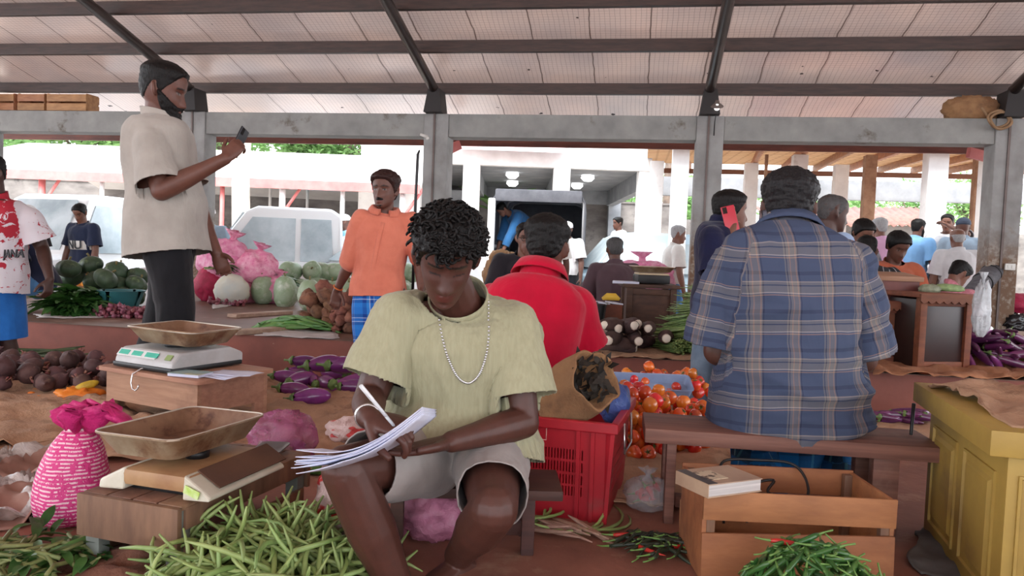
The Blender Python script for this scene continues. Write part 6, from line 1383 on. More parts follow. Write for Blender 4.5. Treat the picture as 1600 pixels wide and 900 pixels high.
bg(1284, 298, 4.55, right_+.1, 'balding dark man facing right just behind the plaid shirt man', C('pale_blue_shirt', srgb(150, 172, 204)), c_dkt, hair=st_short(HL_REC, .001, .002), hairm=M_HSALT, skin=SK3, vox=.008, lookdown=.15, ground=AZ)
bg(1332, 344, 6.6, toward+.45, 'woman with tied dark hair in grey patterned blouse looking down', c_gpat, c_dkt, pose='sit', seat=.25, hair=st_bun, skin=SK2, vox=.009, lookdown=.45, look=-.3)
bg(1362, 369, 5.9, away-.3, 'man in black striped shirt bent forward, back turned', c_str, c_dkt, pose='sit', seat=.2, lean=.45, lookdown=.5, vox=.009)
bg(1376, 338, 9.8, away+.2, 'white-haired man in pink shirt with his back turned', c_pk, c_dkt, hairm=M_HGREY, skin=SK2, ground=-.4)
bg(1428, 340, 11.0, right_+.5, 'bearded man in light blue shirt beyond the white hall column', c_lb, c_dkt, beard=st_beard, ground=-.3)
bg(1391, 363, 6.2, toward+.1, 'woman in orange blouse looking down beside the striped shirt man', c_orb, c_dkt, pose='sit', seat=.25, hair=st_bun, skin=SK1, vox=.009, lookdown=.5)
bg(1452, 407, 6.0, right_+.3, 'boy in rose checked shirt bending over the carved desk', c_rose, c_tan, pose='sit', seat=.2, lean=.55, lookdown=.7, skin=SK2, vox=.009, H=1.5)
bg(1497, 354, 9.4, away-.1, 'white-haired man in pale shirt and white sarong, back turned', c_pale, c_whs, hair=st_bald, hairm=M_HGREY, sarong=True, skin=SK2, ground=-.45)
bg(1502, 338, 10.4, away-.5, 'man in dark cap and grey-blue shirt with hand on hip', c_grn, c_dkt, hair=st_cap, hairm=mat('dark_cap_cloth', srgb(54, 62, 78), .8), hairname='cap', arms=('down', (.26, .10, 1.02)))
bg(1478, 333, 10.9, left_+.9, 'man with thick black hair raising a hand to his brow beyond the capped man', c_pale, c_dkt, skin=SK2, arms=((-.05, .26, 1.62), 'down'))
# bent man inside the truck, blue overalls
# left side
p, root = bg(131, 317, 10.2, toward-.35, 'young man in navy and white tee walking behind the gourd pile', C('navy_white_tee', srgb(34, 42, 66)), C('orange_shorts', srgb(226, 150, 60)), skin=SK2, look=.3, lookdown=.5, long_legs=.9)
fr_ = p.frame(.45); 
mb = MB(); rings = []
for t_ in (.36, .44, .52, .60):
    rr_, ff_, dd_ = p.frame(t_); hw = np.interp(t_, [q[0] for q in TORSO], [q[1] for q in TORSO])*p.k+.034; hd = np.interp(t_, [q[0] for q in TORSO], [q[2] for q in TORSO])*p.k+.036; rings.append([p.spine(t_)+rr_*(hw*math.cos(x))+ff_*(hd*math.sin(x)) for x in np.linspace(0, 2*PI, 32, endpoint=False)])
mb.loft(rings, False); o = mb.build('white_chest_band', c_wh, root, origin=p.base); md = o.modifiers.new('t', 'SOLIDIFY'); md.thickness = .004
def text_on(txt, size, c, r, u, n, m_, parent, origin, name='lettering', shear=0.0, wrap=None, ext=.0015):
    cu_ = bpy.data.curves.new('t', 'FONT'); cu_.body = txt; cu_.size = size; cu_.align_x = 'CENTER'; cu_.align_y = 'CENTER'; cu_.extrude = ext; cu_.shear = shear; cu_.offset = size*.018
    o = bpy.data.objects.new('t', cu_); COL.objects.link(o); dg = bpy.context.evaluated_depsgraph_get(); em = o.evaluated_get(dg).to_mesh()
    vs = [v.co.copy() for v in em.vertices]; fs = [tuple(q.vertices) for q in em.polygons]; o.evaluated_get(dg).to_mesh_clear(); bpy.data.objects.remove(o); bpy.data.curves.remove(cu_)
    out = []
    for v in vs:
        x, y, z = v; bend = wrap*x*x if wrap else 0; out.append(Vector(c)+Vector(r)*x+Vector(u)*y+Vector(n)*(z-bend))
    mb = MB(); mb.add(out, fs); return mb.build(name, m_, parent, smooth=False, origin=origin)
M_INK = mat('dark_ink', srgb(28, 28, 34), .6)
text_on('NU', .16, p.spine(.48)+fr_[1]*(.112*p.k+.044), -fr_[0], fr_[2], fr_[1], M_INK, root, p.base, wrap=1.6)
# seated man in navy at the left, head bowed
dS = 6.9
p, root = bg(66, 322, dS, left_+.5, 'man in navy tee sitting bowed on a low wooden stool at the left', C('navy_tee2', srgb(28, 32, 54)), c_steel, pose='sit', seat=.30, lean=.42, lookdown=.6, skin=SK3, vox=.009, long_legs=1.1, fat=1.05)
sb = p.base.copy(); sb.z = FZ; st_ = thing('wooden_stool', P(112, 400, 6.75), 'low brown wooden stool under the bowed man in navy', 'stool'); st_.location.z = FZ; st_.rotation_euler = (0, 0, YAW)
zt = max(.16, p.J['pelvis'].z-.15-FZ)
mb = MB(); mb.box((0, 0, zt-.015), (.40, .30, .03), None, .004); mb.build('seat', M_TAN, st_, autos=30)
for x in (-.15, .15): mb = MB(); mb.box((x, 0, (zt-.03)/2), (.03, .26, zt-.03), None, .004); mb.build('leg_board', M_TAN, st_, autos=30)
bg(40, 318, 9.9, away, 'person in a white cap standing behind the bowed man in navy', c_dk, c_dkt, hair=st_cap, hairm=mat('white_knit', srgb(226, 226, 226), .8), hairname='cap')
# boy in the red splashed jersey at the left edge
dJ = 4.95; b = P(-8, 400, dJ); b.z = AZ
J, h = stand(b, toward-.55, 1.68, arms=('down', 'down'), lookdown=.3, look=.2)
Jp = {k: v for k, v in J.items()}; Jp['wrL'] = P(78, 436, dJ-.1); Jp['elL'] = P(66, 388, dJ+.05); Jp['shL'] = P(46, 345, dJ)
p = Person(Jp, h, H=1.68, skin=SK3, vox=.007, fat=1.06, handkw=dict(L=dict(d=Vector((.1, -.3, -1)), curl=(.7, .8, .8, .8), thumb=.5))); root = person_root(p, 'boy in white jersey splashed with red and blue shorts at the left edge'); p.body('body', root)
t = NT('splash_jersey'); zs_ = t.n('ShaderNodeSeparateXYZ'); at_ = t.attr('cl'); t.l(at_.outputs['Vector'], zs_.inputs[0])
n1 = t.noise(9, 5, .68, dist=1.5); f = t.math('ADD', n1, t.math('MULTIPLY', zs_.outputs[1], .42)); t.l(t.mix(t.ramp(f, [(.62, 0.0), (.635, 1.0)]), srgb(214, 208, 214), srgb(170, 26, 48)), t.b.inputs['Base Color']); t.b.inputs['Roughness'].default_value = .7
p.shirt('jersey', t.m, root, ex=.034, hem=-.22, sleeve=.72, slv=.030, flare=.02, seed=44, hemflare=.05, folds=((.005, 9, (1, 1, .5), 3),))
p.pants('shorts', C('bright_blue_shorts', srgb(36, 102, 176), srgb(28, 84, 150)), root, top=.05, length=.93, lv=.034, flare=.02)
p.hair(st_short(), parent=root)
fr_ = p.frame(.28); tc0 = P(19, 397, dJ-.175); text_on('JANA', .072, tc0, (cr*.93-cf*.30).normalized(), Vector((0, 0, 1)), (-cf*.93-cr*.30).normalized(), M_INK, root, p.base, 'chest_lettering', shear=.15, wrap=1.5, ext=.004)
# riders and walkers far down the street
bg(541, 334, 13.0, left_+.4, 'person in white helmet and pale blue shirt on the street right of the white pickup', C('aqua_shirt', srgb(150, 200, 214)), c_dkt, hair=st_cap, hairm=mat('white_helmet', srgb(228, 226, 222), .3), hairname='helmet', vox=.014)
bg(482, 327, 20.0, left_, 'small figure in pale shirt walking along the stained wall', c_pale, c_dkt, vox=.018)
bg(967, 338, 15.5, left_+.3, 'person in checked shirt sitting on a motorbike by the far wall', C('white_check', srgb(214, 210, 206), srgb(120, 116, 116), ns=50), c_dkt, vox=.014)
bg(327, 322, 11.2, toward, 'person in a pale helmet beside the white pickup, partly hidden by the tall man', c_grn, c_dkt, hair=st_cap, hairm=mat('white_helmet', srgb(228, 226, 222), .3), hairname='helmet', vox=.014)
bg(1192, 350, 11.5, right_, 'person in magenta blouse far behind the man in navy', C('magenta_blouse', srgb(190, 60, 110)), c_dkt, vox=.014, ground=-.45)
# ================================================================ things on the far platform and on the beam
M_DESK = wood('dark_desk_wood', srgb(88, 58, 44), srgb(66, 42, 34), st=(3, 10, 10), ns=2, c3=srgb(112, 80, 62)); M_DESK2 = wood('red_desk_wood', srgb(128, 70, 46), srgb(104, 54, 38), st=(3, 10, 10), ns=2); M_PANEL = mat('dark_panel', srgb(54, 34, 32), .35, c2=srgb(42, 28, 28), ns=4)
def desk(px0, px1, py_top, py_bot, d, depth, label, frame_m, panel_m, rz_, scallop=False, over=.03):
    a, b = P(px0, py_top, d), P(px1, py_top, d); w = (b-a).length; c = (a+b)/2; zt = c.z; z0 = FZ
    dk = thing('desk', (c.x, c.y, z0), label, 'desk', rz=rz_); h = zt-z0
    mb = MB(); mb.box((0, depth/2, h-.015), (w+over*2, depth+.03, .03), None, .006); mb.build('desk_top', frame_m, dk, autos=30)
    for x in (-w/2+.025, w/2-.025):
        for y in (.025, depth-.025): mb = MB(); mb.box((x, y, (h-.03)/2), (.05, .05, h-.03), None, .004); mb.build('corner_post', frame_m, dk, autos=30)
    for nm, cc, sz in (('front_panel', (0, .03, (h-.03)/2), (w-.1, .014, h-.09)), ('side_panel', (-w/2+.03, depth/2, (h-.03)/2), (.014, depth-.1, h-.06)), ('side_panel', (w/2-.03, depth/2, (h-.03)/2), (.014, depth-.1, h-.06))):
        mb = MB(); mb.box(cc, sz, None, .003); mb.build(nm, panel_m, dk, autos=30)
    for z in (.03, h-.06): mb = MB(); mb.box((0, .025, z), (w-.1, .03, .05), None, .004); mb.build('rail', frame_m, dk, autos=30)
    if scallop:
        mb = MB(); top = []; bot = []; n = 40
        for k in range(n+1): x = -w/2-over+ (w+2*over)*k/n; top.append(Vector((x, -.018, h-.005))); bot.append(Vector((x, -.018, h-.05-.018*abs(math.sin(PI*k/5)))))
        rings = [top, bot]; mb.loft(rings, False, closed=False); o = mb.build('carved_valance', frame_m, dk, smooth=False); md = o.modifiers.new('t', 'SOLIDIFY'); md.thickness = .012
    return dk
desk(980, 1058, 445, 520, 6.3, .5, 'dark wooden desk carrying a scale on the far platform', M_DESK, M_DESK, YAW-.05)
sc3 = thing('weighing_scale', P(1017, 443, 6.5), 'black and cream scale with steel pan on the dark wooden desk', 'scale', rz=YAW)
mb = MB(); mb.box((0, 0, .04), (.27, .28, .07), None, .012); mb.build('scale_body', M_BLACKP, sc3, autos=30)
mb = MB(); mb.box((0, 0, .082), (.25, .26, .016), None, .005); mb.build('platform_plate', mat('cream_plastic', srgb(190, 170, 140), .5), sc3, autos=30)
pan(sc3, (0, 0, .095), .34, .30, .045)
o = MB().box((0, 0, .01), (.22, .16, .02), None, .002).build('paper_stack', M_PAPER, autos=30); o.location = P(978, 443, 6.45)+Vector((0, 0, .0)); tag(o, 'flat stack of white papers on the left end of the dark wooden desk', 'papers')
bx = thing('wooden_box', P(953, 480, 6.0), 'small wooden box with white lids beside the dark wooden desk', 'box', rz=YAW+.1); bx.location.z = FZ; hb_ = P(953, 476, 6.0).z-FZ
mb = MB(); mb.box((0, .1, hb_/2), (.20, .2, hb_), None, .004); mb.build('box_body', M_DESK2, bx, autos=30)
for x in (-.05, .055): mb = MB(); mb.box((x, .1, hb_+.008), (.09, .19, .012), rot(0, .1, .1), .003); mb.build('white_lid', M_PAPER, bx, autos=30)
o = MB().tube([(-.07, 0, 0), (-.03, .0, .02), (.03, 0, .02), (.07, 0, 0)], [.012, .03, .03, .012], 10).build('banana', mat('banana_yellow', srgb(216, 176, 56), .5)); o.location = bx.location+Vector((0, .14, hb_+.035)); tag(o, 'yellow fruit lying on top of the small wooden box', 'fruit')
o = pan_mesh(.26, .30, .30, taper=.03, r=.03, lip=.01).build('black_bin', M_BLACKP, autos=40); o.location = P(920, 490, 5.9); o.location.z = FZ; tag(o, 'black plastic bin beside the red shirt man', 'bin')
d1 = desk(1367, 1422, 470, 535, 5.25, .45, 'narrow red-brown desk with scalloped edge left of the carved desk', M_DESK2, M_DESK2, YAW, True)
desk(1434, 1530, 459, 545, 5.05, .55, 'large carved desk with dark panel and scalloped top edge', M_DESK2, M_PANEL, YAW+.22, True)
cs = thing('wooden_chest', P(1392, 468, 5.45), 'reddish wooden chest with a pale lid on the narrow desk', 'chest', rz=YAW)
mb = MB(); mb.box((0, .0, .075), (.27, .24, .14), None, .006); mb.build('chest_body', mat('chest_red', srgb(112, 50, 40), .5, c2=srgb(88, 40, 34), ns=6), cs, autos=30)
mb = MB(); mb.box((0, .0, .165), (.31, .28, .035), rot(.1, 0, 0), .008); mb.build('lid', M_TAN, cs, autos=30)
def mesh_sack(loc, r, label, m_, seed, rzv=0.0, name='net_sack', knotdir=(1, 0, .3), grp=None):
    o = bag(loc, r, name, m_, label, 'sack', .14, 1.8, seed, .8, True, knotdir); o.rotation_euler = (0, 0, rzv); 
    if grp: o['group'] = grp
    return o
M_PSK = mat('pale_pink_net', srgb(222, 120, 160), .65, c2=srgb(236, 176, 196), ns=16, c3=srgb(196, 70, 120), n3=9, t3=(.55, .7), bump=.6, bs=50, rand=.1)
M_MSK = mat('magenta_net', srgb(176, 30, 74), .65, c2=srgb(146, 20, 58), ns=16, bump=.6, bs=50)
mesh_sack(G(1530, 478, FZ+.22), (.21, .16, .13), 'bright pink net sack behind the carved desk', M_PNK, 3)
mesh_sack(G(1592, 490, FZ+.20), (.26, .18, .12), 'dark magenta net sack at the right edge on the plank shelf', M_MSK, 4)
sf = thing('plank_shelf', P(1575, 490, 5.6), 'low plank shelf under the pink sacks at the right edge', 'shelf', rz=YAW); sf.location.z = FZ
mb = MB(); mb.box((0, .2, .19), (1.0, .45, .025), None, .004); mb.build('plank', M_BOARD, sf, autos=30)
for x in (-.42, .42): mb = MB(); mb.box((x, .2, .088), (.05, .38, .176), None, .004); mb.build('support', M_DESK, sf, autos=30)
bag(G(1592, 522, FZ)+Vector((0, .1, 0)), (.14, .10, .12), 'plastic_bag', mat('black_bag', srgb(18, 18, 22), .2, bump=.8, bs=14), 'shiny black plastic bag at the right edge above the eggplant heap', amp=.25, seed=12, knot=False)
o = bag(P(1531, 528, 4.78), (.055, .045, .17), 'plastic_bag', plastic_film('white_film', srgb(214, 220, 224), .9), 'white plastic bag hanging at the right corner of the carved desk', amp=.25, seed=13, flat=1.0)
mb = MB(); mb.lathe([(0, 0), (.07, 0), (.12, .05), (.14, .10), (.145, .105), (.135, .10), (.112, .05), (.06, .012), (0, .012)], 24); o = mb.build('basin', mat('white_enamel', srgb(196, 190, 180), .4, c2=srgb(150, 130, 110), ns=6)); o.location = G(1592, 566, FZ)+Vector((.08, .05, 0)); tag(o, 'white basin at the right edge in front of the eggplant heap', 'basin')
# rolled mat leaning on the column, switch box, bundles on the desk
a, b = P(1518, 458, 8.1), P(1556, 420, 8.35); rm = thing('rolled_mat', a, 'grey rolled mat leaning against the right column', 'mat'); mb = MB(); mb.tube([Vector(), (b-a)*.5, (b-a)], [.085, .10, .105], 18); mb.build('roll', mat('grey_mat', srgb(98, 96, 100), .7, c2=srgb(70, 68, 74), ns=6, st=(1, 6, 6)), rm)
mb = MB(); d_ = (b-a); [mb.tube([d_*t_+frame_from(d_)[0]*.104*math.cos(x)+frame_from(d_)[1]*.104*math.sin(x) for x in np.linspace(0, 2*PI, 21)], [.006]*21, 6, cap=False) for t_ in (.45, .8)]; mb.build('binding', M_BLACKP, rm)
sw_ = PY(1578, 417, WY-.03); mb = MB(); mb.box((0, 0, 0), (.10, .03, .07), None, .006); o = mb.build('switch_box', mat('white_switch', srgb(214, 212, 206), .4), autos=30); o.location = sw_; tag(o, 'white switch box on the right column', 'switch')
for k in (-.02, .02): mb = MB(); mb.box((k, -.018, 0), (.022, .008, .032), None, .002); mb.build('rocker', MATS['white_switch'], o, autos=30)
for i, (x, y, r_, lab, c_) in enumerate(((1452, 452, (.07, .05, .035), 'pale green bag lying on the carved desk', srgb(150, 156, 130)), (1482, 450, (.10, .05, .03), 'leafy bundle lying on the carved desk in front of the boy', srgb(150, 176, 120)))):
    o = bag(P(x, y+7, 5.25), r_, 'vegetable_bag' if i == 0 else 'leafy_bundle', mat('bundle%d' % i, c_, .6, c2=tuple(q*.6 for q in c_[:3])+(1,), ns=22), lab, 'bag' if i == 0 else 'greens', seed=20+i, knot=False)
bag(G(772, 470, FZ)+Vector((0, .6, .0)), (.28, .20, .40), 'burlap_sack', M_BURL, 'brown burlap sack standing behind the writer\'s head', 'sack', amp=.2, seed=31, knot=False)
# gourds / pumpkins at the left
M_DKG = mat('dark_gourd', srgb(70, 92, 66), .5, c2=srgb(48, 66, 48), ns=6, c3=srgb(120, 140, 96), n3=8, t3=(.58, .7), rand=.2)
def mk_pg(i):
    mb = MB(); rings = []; n = 30
    for k in range(13):
        ph = -PI/2+PI*k/12; r_ = .13*max(.03, math.cos(ph)); rings.append([Vector((r_*(1+.06*math.cos(8*a))*math.cos(a), r_*(1+.06*math.cos(8*a))*math.sin(a), .10*math.sin(ph))) for a in np.linspace(0, 2*PI, n, endpoint=False)])
    mb.loft(rings, True); o = mb.build('green_pumpkin', M_DKG); mb = MB(); mb.tube([(0, 0, .09), (.005, 0, .12), (.015, 0, .135)], [.014, .011, .013], 7); mb.build('stem', M_GSTEM, o); return o
ps = protos(3, mk_pg)
for p_, rad, i in drop_heap(17, P(168, 440, 7.4)*1.0, .42, .30, .10, 0, 5, 61, 1.0): 
    p_.z = p_.z-P(172, 440, 7.4).z+FZ; place(ps[i % 3], p_, (jit(.8), jit(.8), RP.uniform(0, 6)), rad/.12, 'dark green pumpkin in the heap left of the tall man', 'pumpkin', 'dark green pumpkins left of the tall man')
done(ps)
bag(G(168, 478, FZ)+Vector((0, .1, 0)), (.19, .14, .15), 'plastic_bag', plastic_film('green_clear_film', srgb(150, 170, 150), .75), 'clear plastic bag full of green gourds in front of the pumpkin heap', amp=.15, seed=41)
for k in range(3): o = mk_pg(k); o.location = G(168, 478, FZ)+Vector((-.08+.08*k, .1+.03*(k % 2), .09)); o.scale = (.6, .6, .7); tag(o, 'green gourd inside the clear plastic bag', 'gourd', 'gourds in the clear bag')
mb = pan_mesh(.36, .36, .2, taper=.05, r=.16, lip=.012, n=6); o = mb.build('plastic_tub', mat('teal_plastic', srgb(44, 100, 104), .4), autos=40); o.location = P(190, 440, 6.75); o.location.z = FZ; tag(o, 'teal plastic tub at the right foot of the pumpkin heap', 'tub')
# pink sacks in the middle distance
zr = FZ
for i, (x, y, r_, lab) in enumerate(((352, 405, (.30, .22, .26), 'large pale pink net sack right of the tall man\'s hand'), (395, 412, (.28, .2, .20), 'pink net sack in the middle of the street-side stack'), (425, 424, (.26, .2, .17), 'low pink net sack at the front right of the street-side stack'), (378, 432, (.24, .18, .14), 'low pink net sack right behind the white sack'), (335, 425, (.2, .2, .24), 'dark pink net sack half hidden by the black trousers'))):
    q = P(x, y, 8.45); q.z = FZ+(.0 if i > 1 else .22); mesh_sack(q, r_, lab, M_PSK if i < 4 else M_MSK, 50+i, knotdir=(.3, 0, 1))
q = P(363, 430, 8.1); q.z = FZ; bag(q, (.185, .16, .17), 'white_sack', mat('white_sackcloth', srgb(214, 206, 184), .8, c2=srgb(190, 196, 190), ns=3, bump=.4, bs=40), 'white woven sack standing before the pink net sacks', 'sack', .1, 1.5, 61, .85, False)
q = P(430, 415, 8.6); q.z = FZ+.18; o = mk_greens(7); o.location = q; o.scale = (1.2,)*3; tag(o, 'bright green leafy bunch on top of the pink net sacks', 'greens')
q = P(340, 404, 8.2); q.z = FZ+.34; o = mk_greens(8); o.location = q; o.scale = (.9,)*3; tag(o, 'small green leafy bunch by the tall man\'s lowered hand', 'greens')
q = P(1003, 415, 9.2); q.z = .35; mesh_sack(q, (.40, .26, .24), 'large pale pink plastic sack behind the platform scale', M_PSK, 71, knotdir=(0, 0, 1))
q = P(935, 440, 8.3); q.z = FZ; mesh_sack(q, (.16, .16, .2), 'narrow pink net sack left of the man in maroon', M_PSK, 72)
# ---------------- on the beam and under the roof
M_CRT = wood('beam_crate_wood', srgb(176, 128, 88), srgb(146, 100, 68), st=(3, 10, 10), ns=2)
for i, (x0, x1, lab) in enumerate(((-14, 14, 'wooden crate at the far left end on the beam'), (20, 62, 'wooden crate in the middle of the three on the beam'), (66, 128, 'wooden crate nearest the tall man\'s head on the beam'))):
    a, b = PY(x0, 163, WY+.05), PY(x1, 163, WY+.05); w = (b-a).length; c = (a+b)/2; cr_ = thing('wooden_crate', (c.x, c.y+.08, zb1), lab, 'crate'); h = PY(x0, 140, WY).z-zb1-.02
    for y in (0, .24):
        for z in (h*.28, h*.76): mb = MB(); mb.box((0, y, z), (w, .012, h*.38), None, .002); mb.build('slat', M_CRT, cr_, autos=30)
    for x in (-w/2+.006, w/2-.006): mb = MB(); mb.box((x, .12, h/2), (.012, .226, h), None, .002); mb.build('end_board', M_CRT, cr_, autos=30)
    mb = MB(); mb.box((0, .12, .006), (w-.03, .23, .012)); mb.build('bottom_board', M_CRT, cr_, smooth=False)
a = PY(1520, 180, WY+.1); o = bag((a.x, WY+.12, zb1-.005), (.30, .12, .16), 'burlap_bundle', M_BURL, 'bundled brown sacking lying on the beam at the right', 'sacking', .2, 2.2, 81, .6, False)
rc_ = PY(1560, 186, WY-.06); cl = thing('rope_coil', rc_, 'loop of twisted rope hanging from the beam at the right', 'rope'); mb = MB()
for k in range(2): mb.tube([Vector((.10*math.cos(x)+.02*k, -.02*k+.02*math.sin(3*x), .085*math.sin(x)-.02*k)) for x in np.linspace(.3, 2*PI+.3, 34)], [.014]*34, 8, cap=False)
mb.build('coil', mat('rope_fibre', srgb(150, 120, 90), .9, bump=.6, bs=80), cl); mb = MB(); mb.tube([(-.09, .02, .02), (-.14, .06, .12), (-.18, .12, .17)], [.014]*3, 8); mb.build('rope_tail', MATS['rope_fibre'], cl)
lb = PY(1120, 168, WY-.10); lm = thing('bulb_lamp', lb, 'bare bulb lamp hanging at the foot of the right rafter pipe', 'lamp')
mb = MB(); mb.lathe([(0, .05), (.02, .05), (.03, .02), (.07, -.01), (.075, -.02), (.07, -.02), (.028, .01), (0, .012)], 20, (0, 0, .03), rot(.5, 0, 0)); mb.build('lamp_shade', mat('grey_enamel', srgb(104, 92, 86), .5), lm)
mb = MB(); mb.ell((0, -.012, .004), (.034, .034, .042), None, 16, 10); t = NT('lit_bulb'); t.b.inputs['Base Color'].default_value = (1, 1, 1, 1); t.b.inputs['Emission Color'].default_value = (1, .97, .92, 1); t.b.inputs['Emission Strength'].default_value = 2.0; o = mb.build('bulb', t.m, lm); o['label'] = 'lit bulb'
mb = MB(); mb.tube([(0, .0, .05), (-.01, .05, .10), (-.02, .10, .16)], [.008]*3, 8); mb.tube([(0, 0, -.03), (-.01, .06, -.15), (-.01, .075, -.30)], [.006]*3, 6); mb.build('cord', M_BLACKP, lm)
fx = PY(663, 212, WY+.005); mb = MB(); mb.tube([(-.05, 0, .015), (0, 0, 0), (.04, 0, -.02)], [.016, .02, .022], 10); mb.ell((.045, 0, -.03), (.024, .024, .024), None, 12, 8); o = mb.build('cctv_fixture', mat('white_fixture', srgb(206, 202, 196), .4)); o.location = fx; tag(o, 'small white fixture on the beam above the orange shirt man', 'fixture')
# ================================================================ outside: street buildings, trees, vehicles
GZ = -.5
def S(px, d, z=GZ): q = P(px, 400, d); q.z = z; return q
fx_ = Vector((cf.x, cf.y, 0)).normalized()      # level direction away from the camera
M_WHITEP = mat('white_wash', srgb(226, 224, 222), .7, c2=srgb(206, 202, 200), ns=2, c3=srgb(176, 168, 162), n3=3, t3=(.64, .78))
M_GREYC = mat('grey_concrete', srgb(150, 152, 156), .8, c2=srgb(126, 128, 132), ns=2)
M_PINKF = mat('faded_red_paint', srgb(206, 120, 116), .6, c2=srgb(186, 100, 98), ns=3)
M_WROOF = mat('white_sheet_roof', srgb(222, 218, 216), .5, c2=srgb(206, 200, 198), ns=1.5)
M_STAIN = mat('stained_wall', srgb(128, 122, 118), .9, c2=srgb(86, 80, 78), ns=.9, st=(1, 1, 2.2), c3=srgb(52, 48, 48), n3=1.6, t3=(.58, .75))
# stained boundary wall far back
a, b = S(-260, 25), S(1050, 26); u = (b-a).normalized()
mb = MB(); h = topz(300, 290, 25)-GZ; mb.box((a+b)/2+Vector((0, 0, h/2)), ((b-a).length, .2, h), rotz(math.atan2(u.y, u.x))); mb.box((a+b)/2+Vector((0, 0, h+.03)), ((b-a).length, .3, .06), rotz(math.atan2(u.y, u.x)))
struct(mb.build('wall_boundary', M_STAIN, smooth=False))
a, b = S(1050, 30), S(1750, 32); u = (b-a).normalized(); mb = MB(); mb.box((a+b)/2+Vector((0, 0, 1.4)), ((b-a).length, .2, 2.8), rotz(math.atan2(u.y, u.x))); struct(mb.build('wall_boundary', M_STAIN, smooth=False))
# low open market roof at the left
lr = thing('market_shed', S(300, 18), 'long low shed with white roof and faded red fascia across the street at the left', 'shed')
ang = math.atan2(cr0.y, cr0.x); Rm = rotz(ang)
def LS(x, y, z): return Vector(S(300, 17))+Rm @ Vector((x, y, 0))+Vector((0, 0, z-GZ))
ze = topz(300, 280, 17); zr_ = topz(300, 236, 21.5)
xL, xR = -6.5, 5.0
mb = MB(); mb.hexa([LS(xL, 0, ze), LS(xR, 0, ze), LS(xR, 4.5, zr_), LS(xL, 4.5, zr_), LS(xL, 0, ze+.04), LS(xR, 0, ze+.04), LS(xR, 4.5, zr_+.04), LS(xL, 4.5, zr_+.04)])
mb.hexa([LS(xL, 9, ze), LS(xL, 4.5, zr_), LS(xR, 4.5, zr_), LS(xR, 9, ze), LS(xL, 9, ze+.04), LS(xL, 4.5, zr_+.04), LS(xR, 4.5, zr_+.04), LS(xR, 9, ze+.04)])
mb.build('roof_sheet', M_WROOF, lr, smooth=False, origin=lr.location)
mb = MB(); mb.box(LS((xL+xR)/2, -.03, ze-.04), (xR-xL, .05, .20), Rm); mb.build('fascia', M_PINKF, lr, smooth=False, origin=lr.location)
for k in range(9):
    x = xL+.4+k*(xR-xL-.8)/8; mb = MB(); mb.tube([LS(x, .15, GZ), LS(x, .15, ze)], .05 if k % 2 else .07, 10); mb.build('post', M_PINKF if k in (2, 5) else M_WHITEP, lr, origin=lr.location)
    if k % 2 == 0: mb = MB(); mb.tube([LS(x, .15, ze-.7), LS(x+.45, .15, ze-.02)], .035, 8); mb.build('brace', M_PINKF, lr, origin=lr.location)
sr = thing('tin_roof', S(440, 22), 'low blue and white tin lean-to roof below the shed, above the stained wall', 'roof'); zt = topz(440, 292, 22)
for nm, x0, x1, m_ in (('blue_sheet', 470, 600, mat('blue_tin', srgb(150, 200, 222), .5)), ('white_sheet', 300, 470, M_WROOF)):
    a, b = P(x0, 400, 22), P(x1-85, 400, 22); a.z = b.z = zt+.32; c, d = P(x0-20, 400, 20.8), P(x1-60, 400, 20.8); c.z = d.z = zt-.15; mb = MB(); mb.hexa([c, d, b, a, c+Vector((0, 0, .03)), d+Vector((0, 0, .03)), b+Vector((0, 0, .03)), a+Vector((0, 0, .03))]); mb.build(nm, m_, sr, smooth=False, origin=sr.location)
for x in (420, 478, 535): q = S(x, 21); mb = MB(); mb.tube([q, q+Vector((0, 0, zt-.05-GZ))], .04, 8); mb.build('post', M_WHITEP, sr, origin=sr.location)
mb = MB(); q = S(375, 14.5); mb.tube([q, q+Vector((.02, 0, 1.2)), q+Vector((-.02, 0, 2.4)), q+Vector((.03, 0, 4.2))], [.20, .17, .16, .15], 14); o = deform(mb.build('pale_tree', mat('pale_bark', srgb(206, 194, 180), .85, c2=srgb(176, 160, 144), ns=5), origin=q), .02, 5, 2); tag(o, 'pale bare tree trunk behind the white pickup', 'tree trunk')
# two-storey concrete building
bd = thing('concrete_building', S(800, 20), 'white two-storey building on columns behind the covered truck', 'building')
def LB(x, y, z): return Vector(S(800, 18.5))+Rm @ Vector((x, y, 0))+Vector((0, 0, z-GZ))
def bx_(mb, x0, x1, y0, y1, z0, z1): mb.hexa([LB(x0, y0, z0), LB(x1, y0, z0), LB(x1, y1, z0), LB(x0, y1, z0), LB(x0, y0, z1), LB(x1, y0, z1), LB(x1, y1, z1), LB(x0, y1, z1)])
def xb(px): return (px-800)/FPX*18.5
z262, z225 = topz(850, 262, 18.5), topz(850, 226, 18.5)
mb = MB(); bx_(mb, xb(560), xb(1012), 0, .25, z262, z225+.25); bx_(mb, xb(560), xb(662), -.02, .2, z262-.7, z262); mb.build('parapet_wall', M_WHITEP, bd, smooth=False, origin=bd.location)
mb = MB(); bx_(mb, xb(560), xb(1012), .25, 9, z262+.05, z262+.3); mb.build('floor_slab', M_GREYC, bd, smooth=False, origin=bd.location)
for x in (570, 640, 732, 873, 1006): mb = MB(); bx_(mb, xb(x)-.20, xb(x)+.20, .02, .42, GZ, z262+.05); mb.build('column', M_WHITEP, bd, smooth=False, origin=bd.location)
for x in (650, 760, 880, 990): mb = MB(); bx_(mb, xb(x)-.2+.4, xb(x)+.2+.4, 7, 7.4, GZ, z262+.05); mb.build('column', M_GREYC, bd, smooth=False, origin=bd.location)
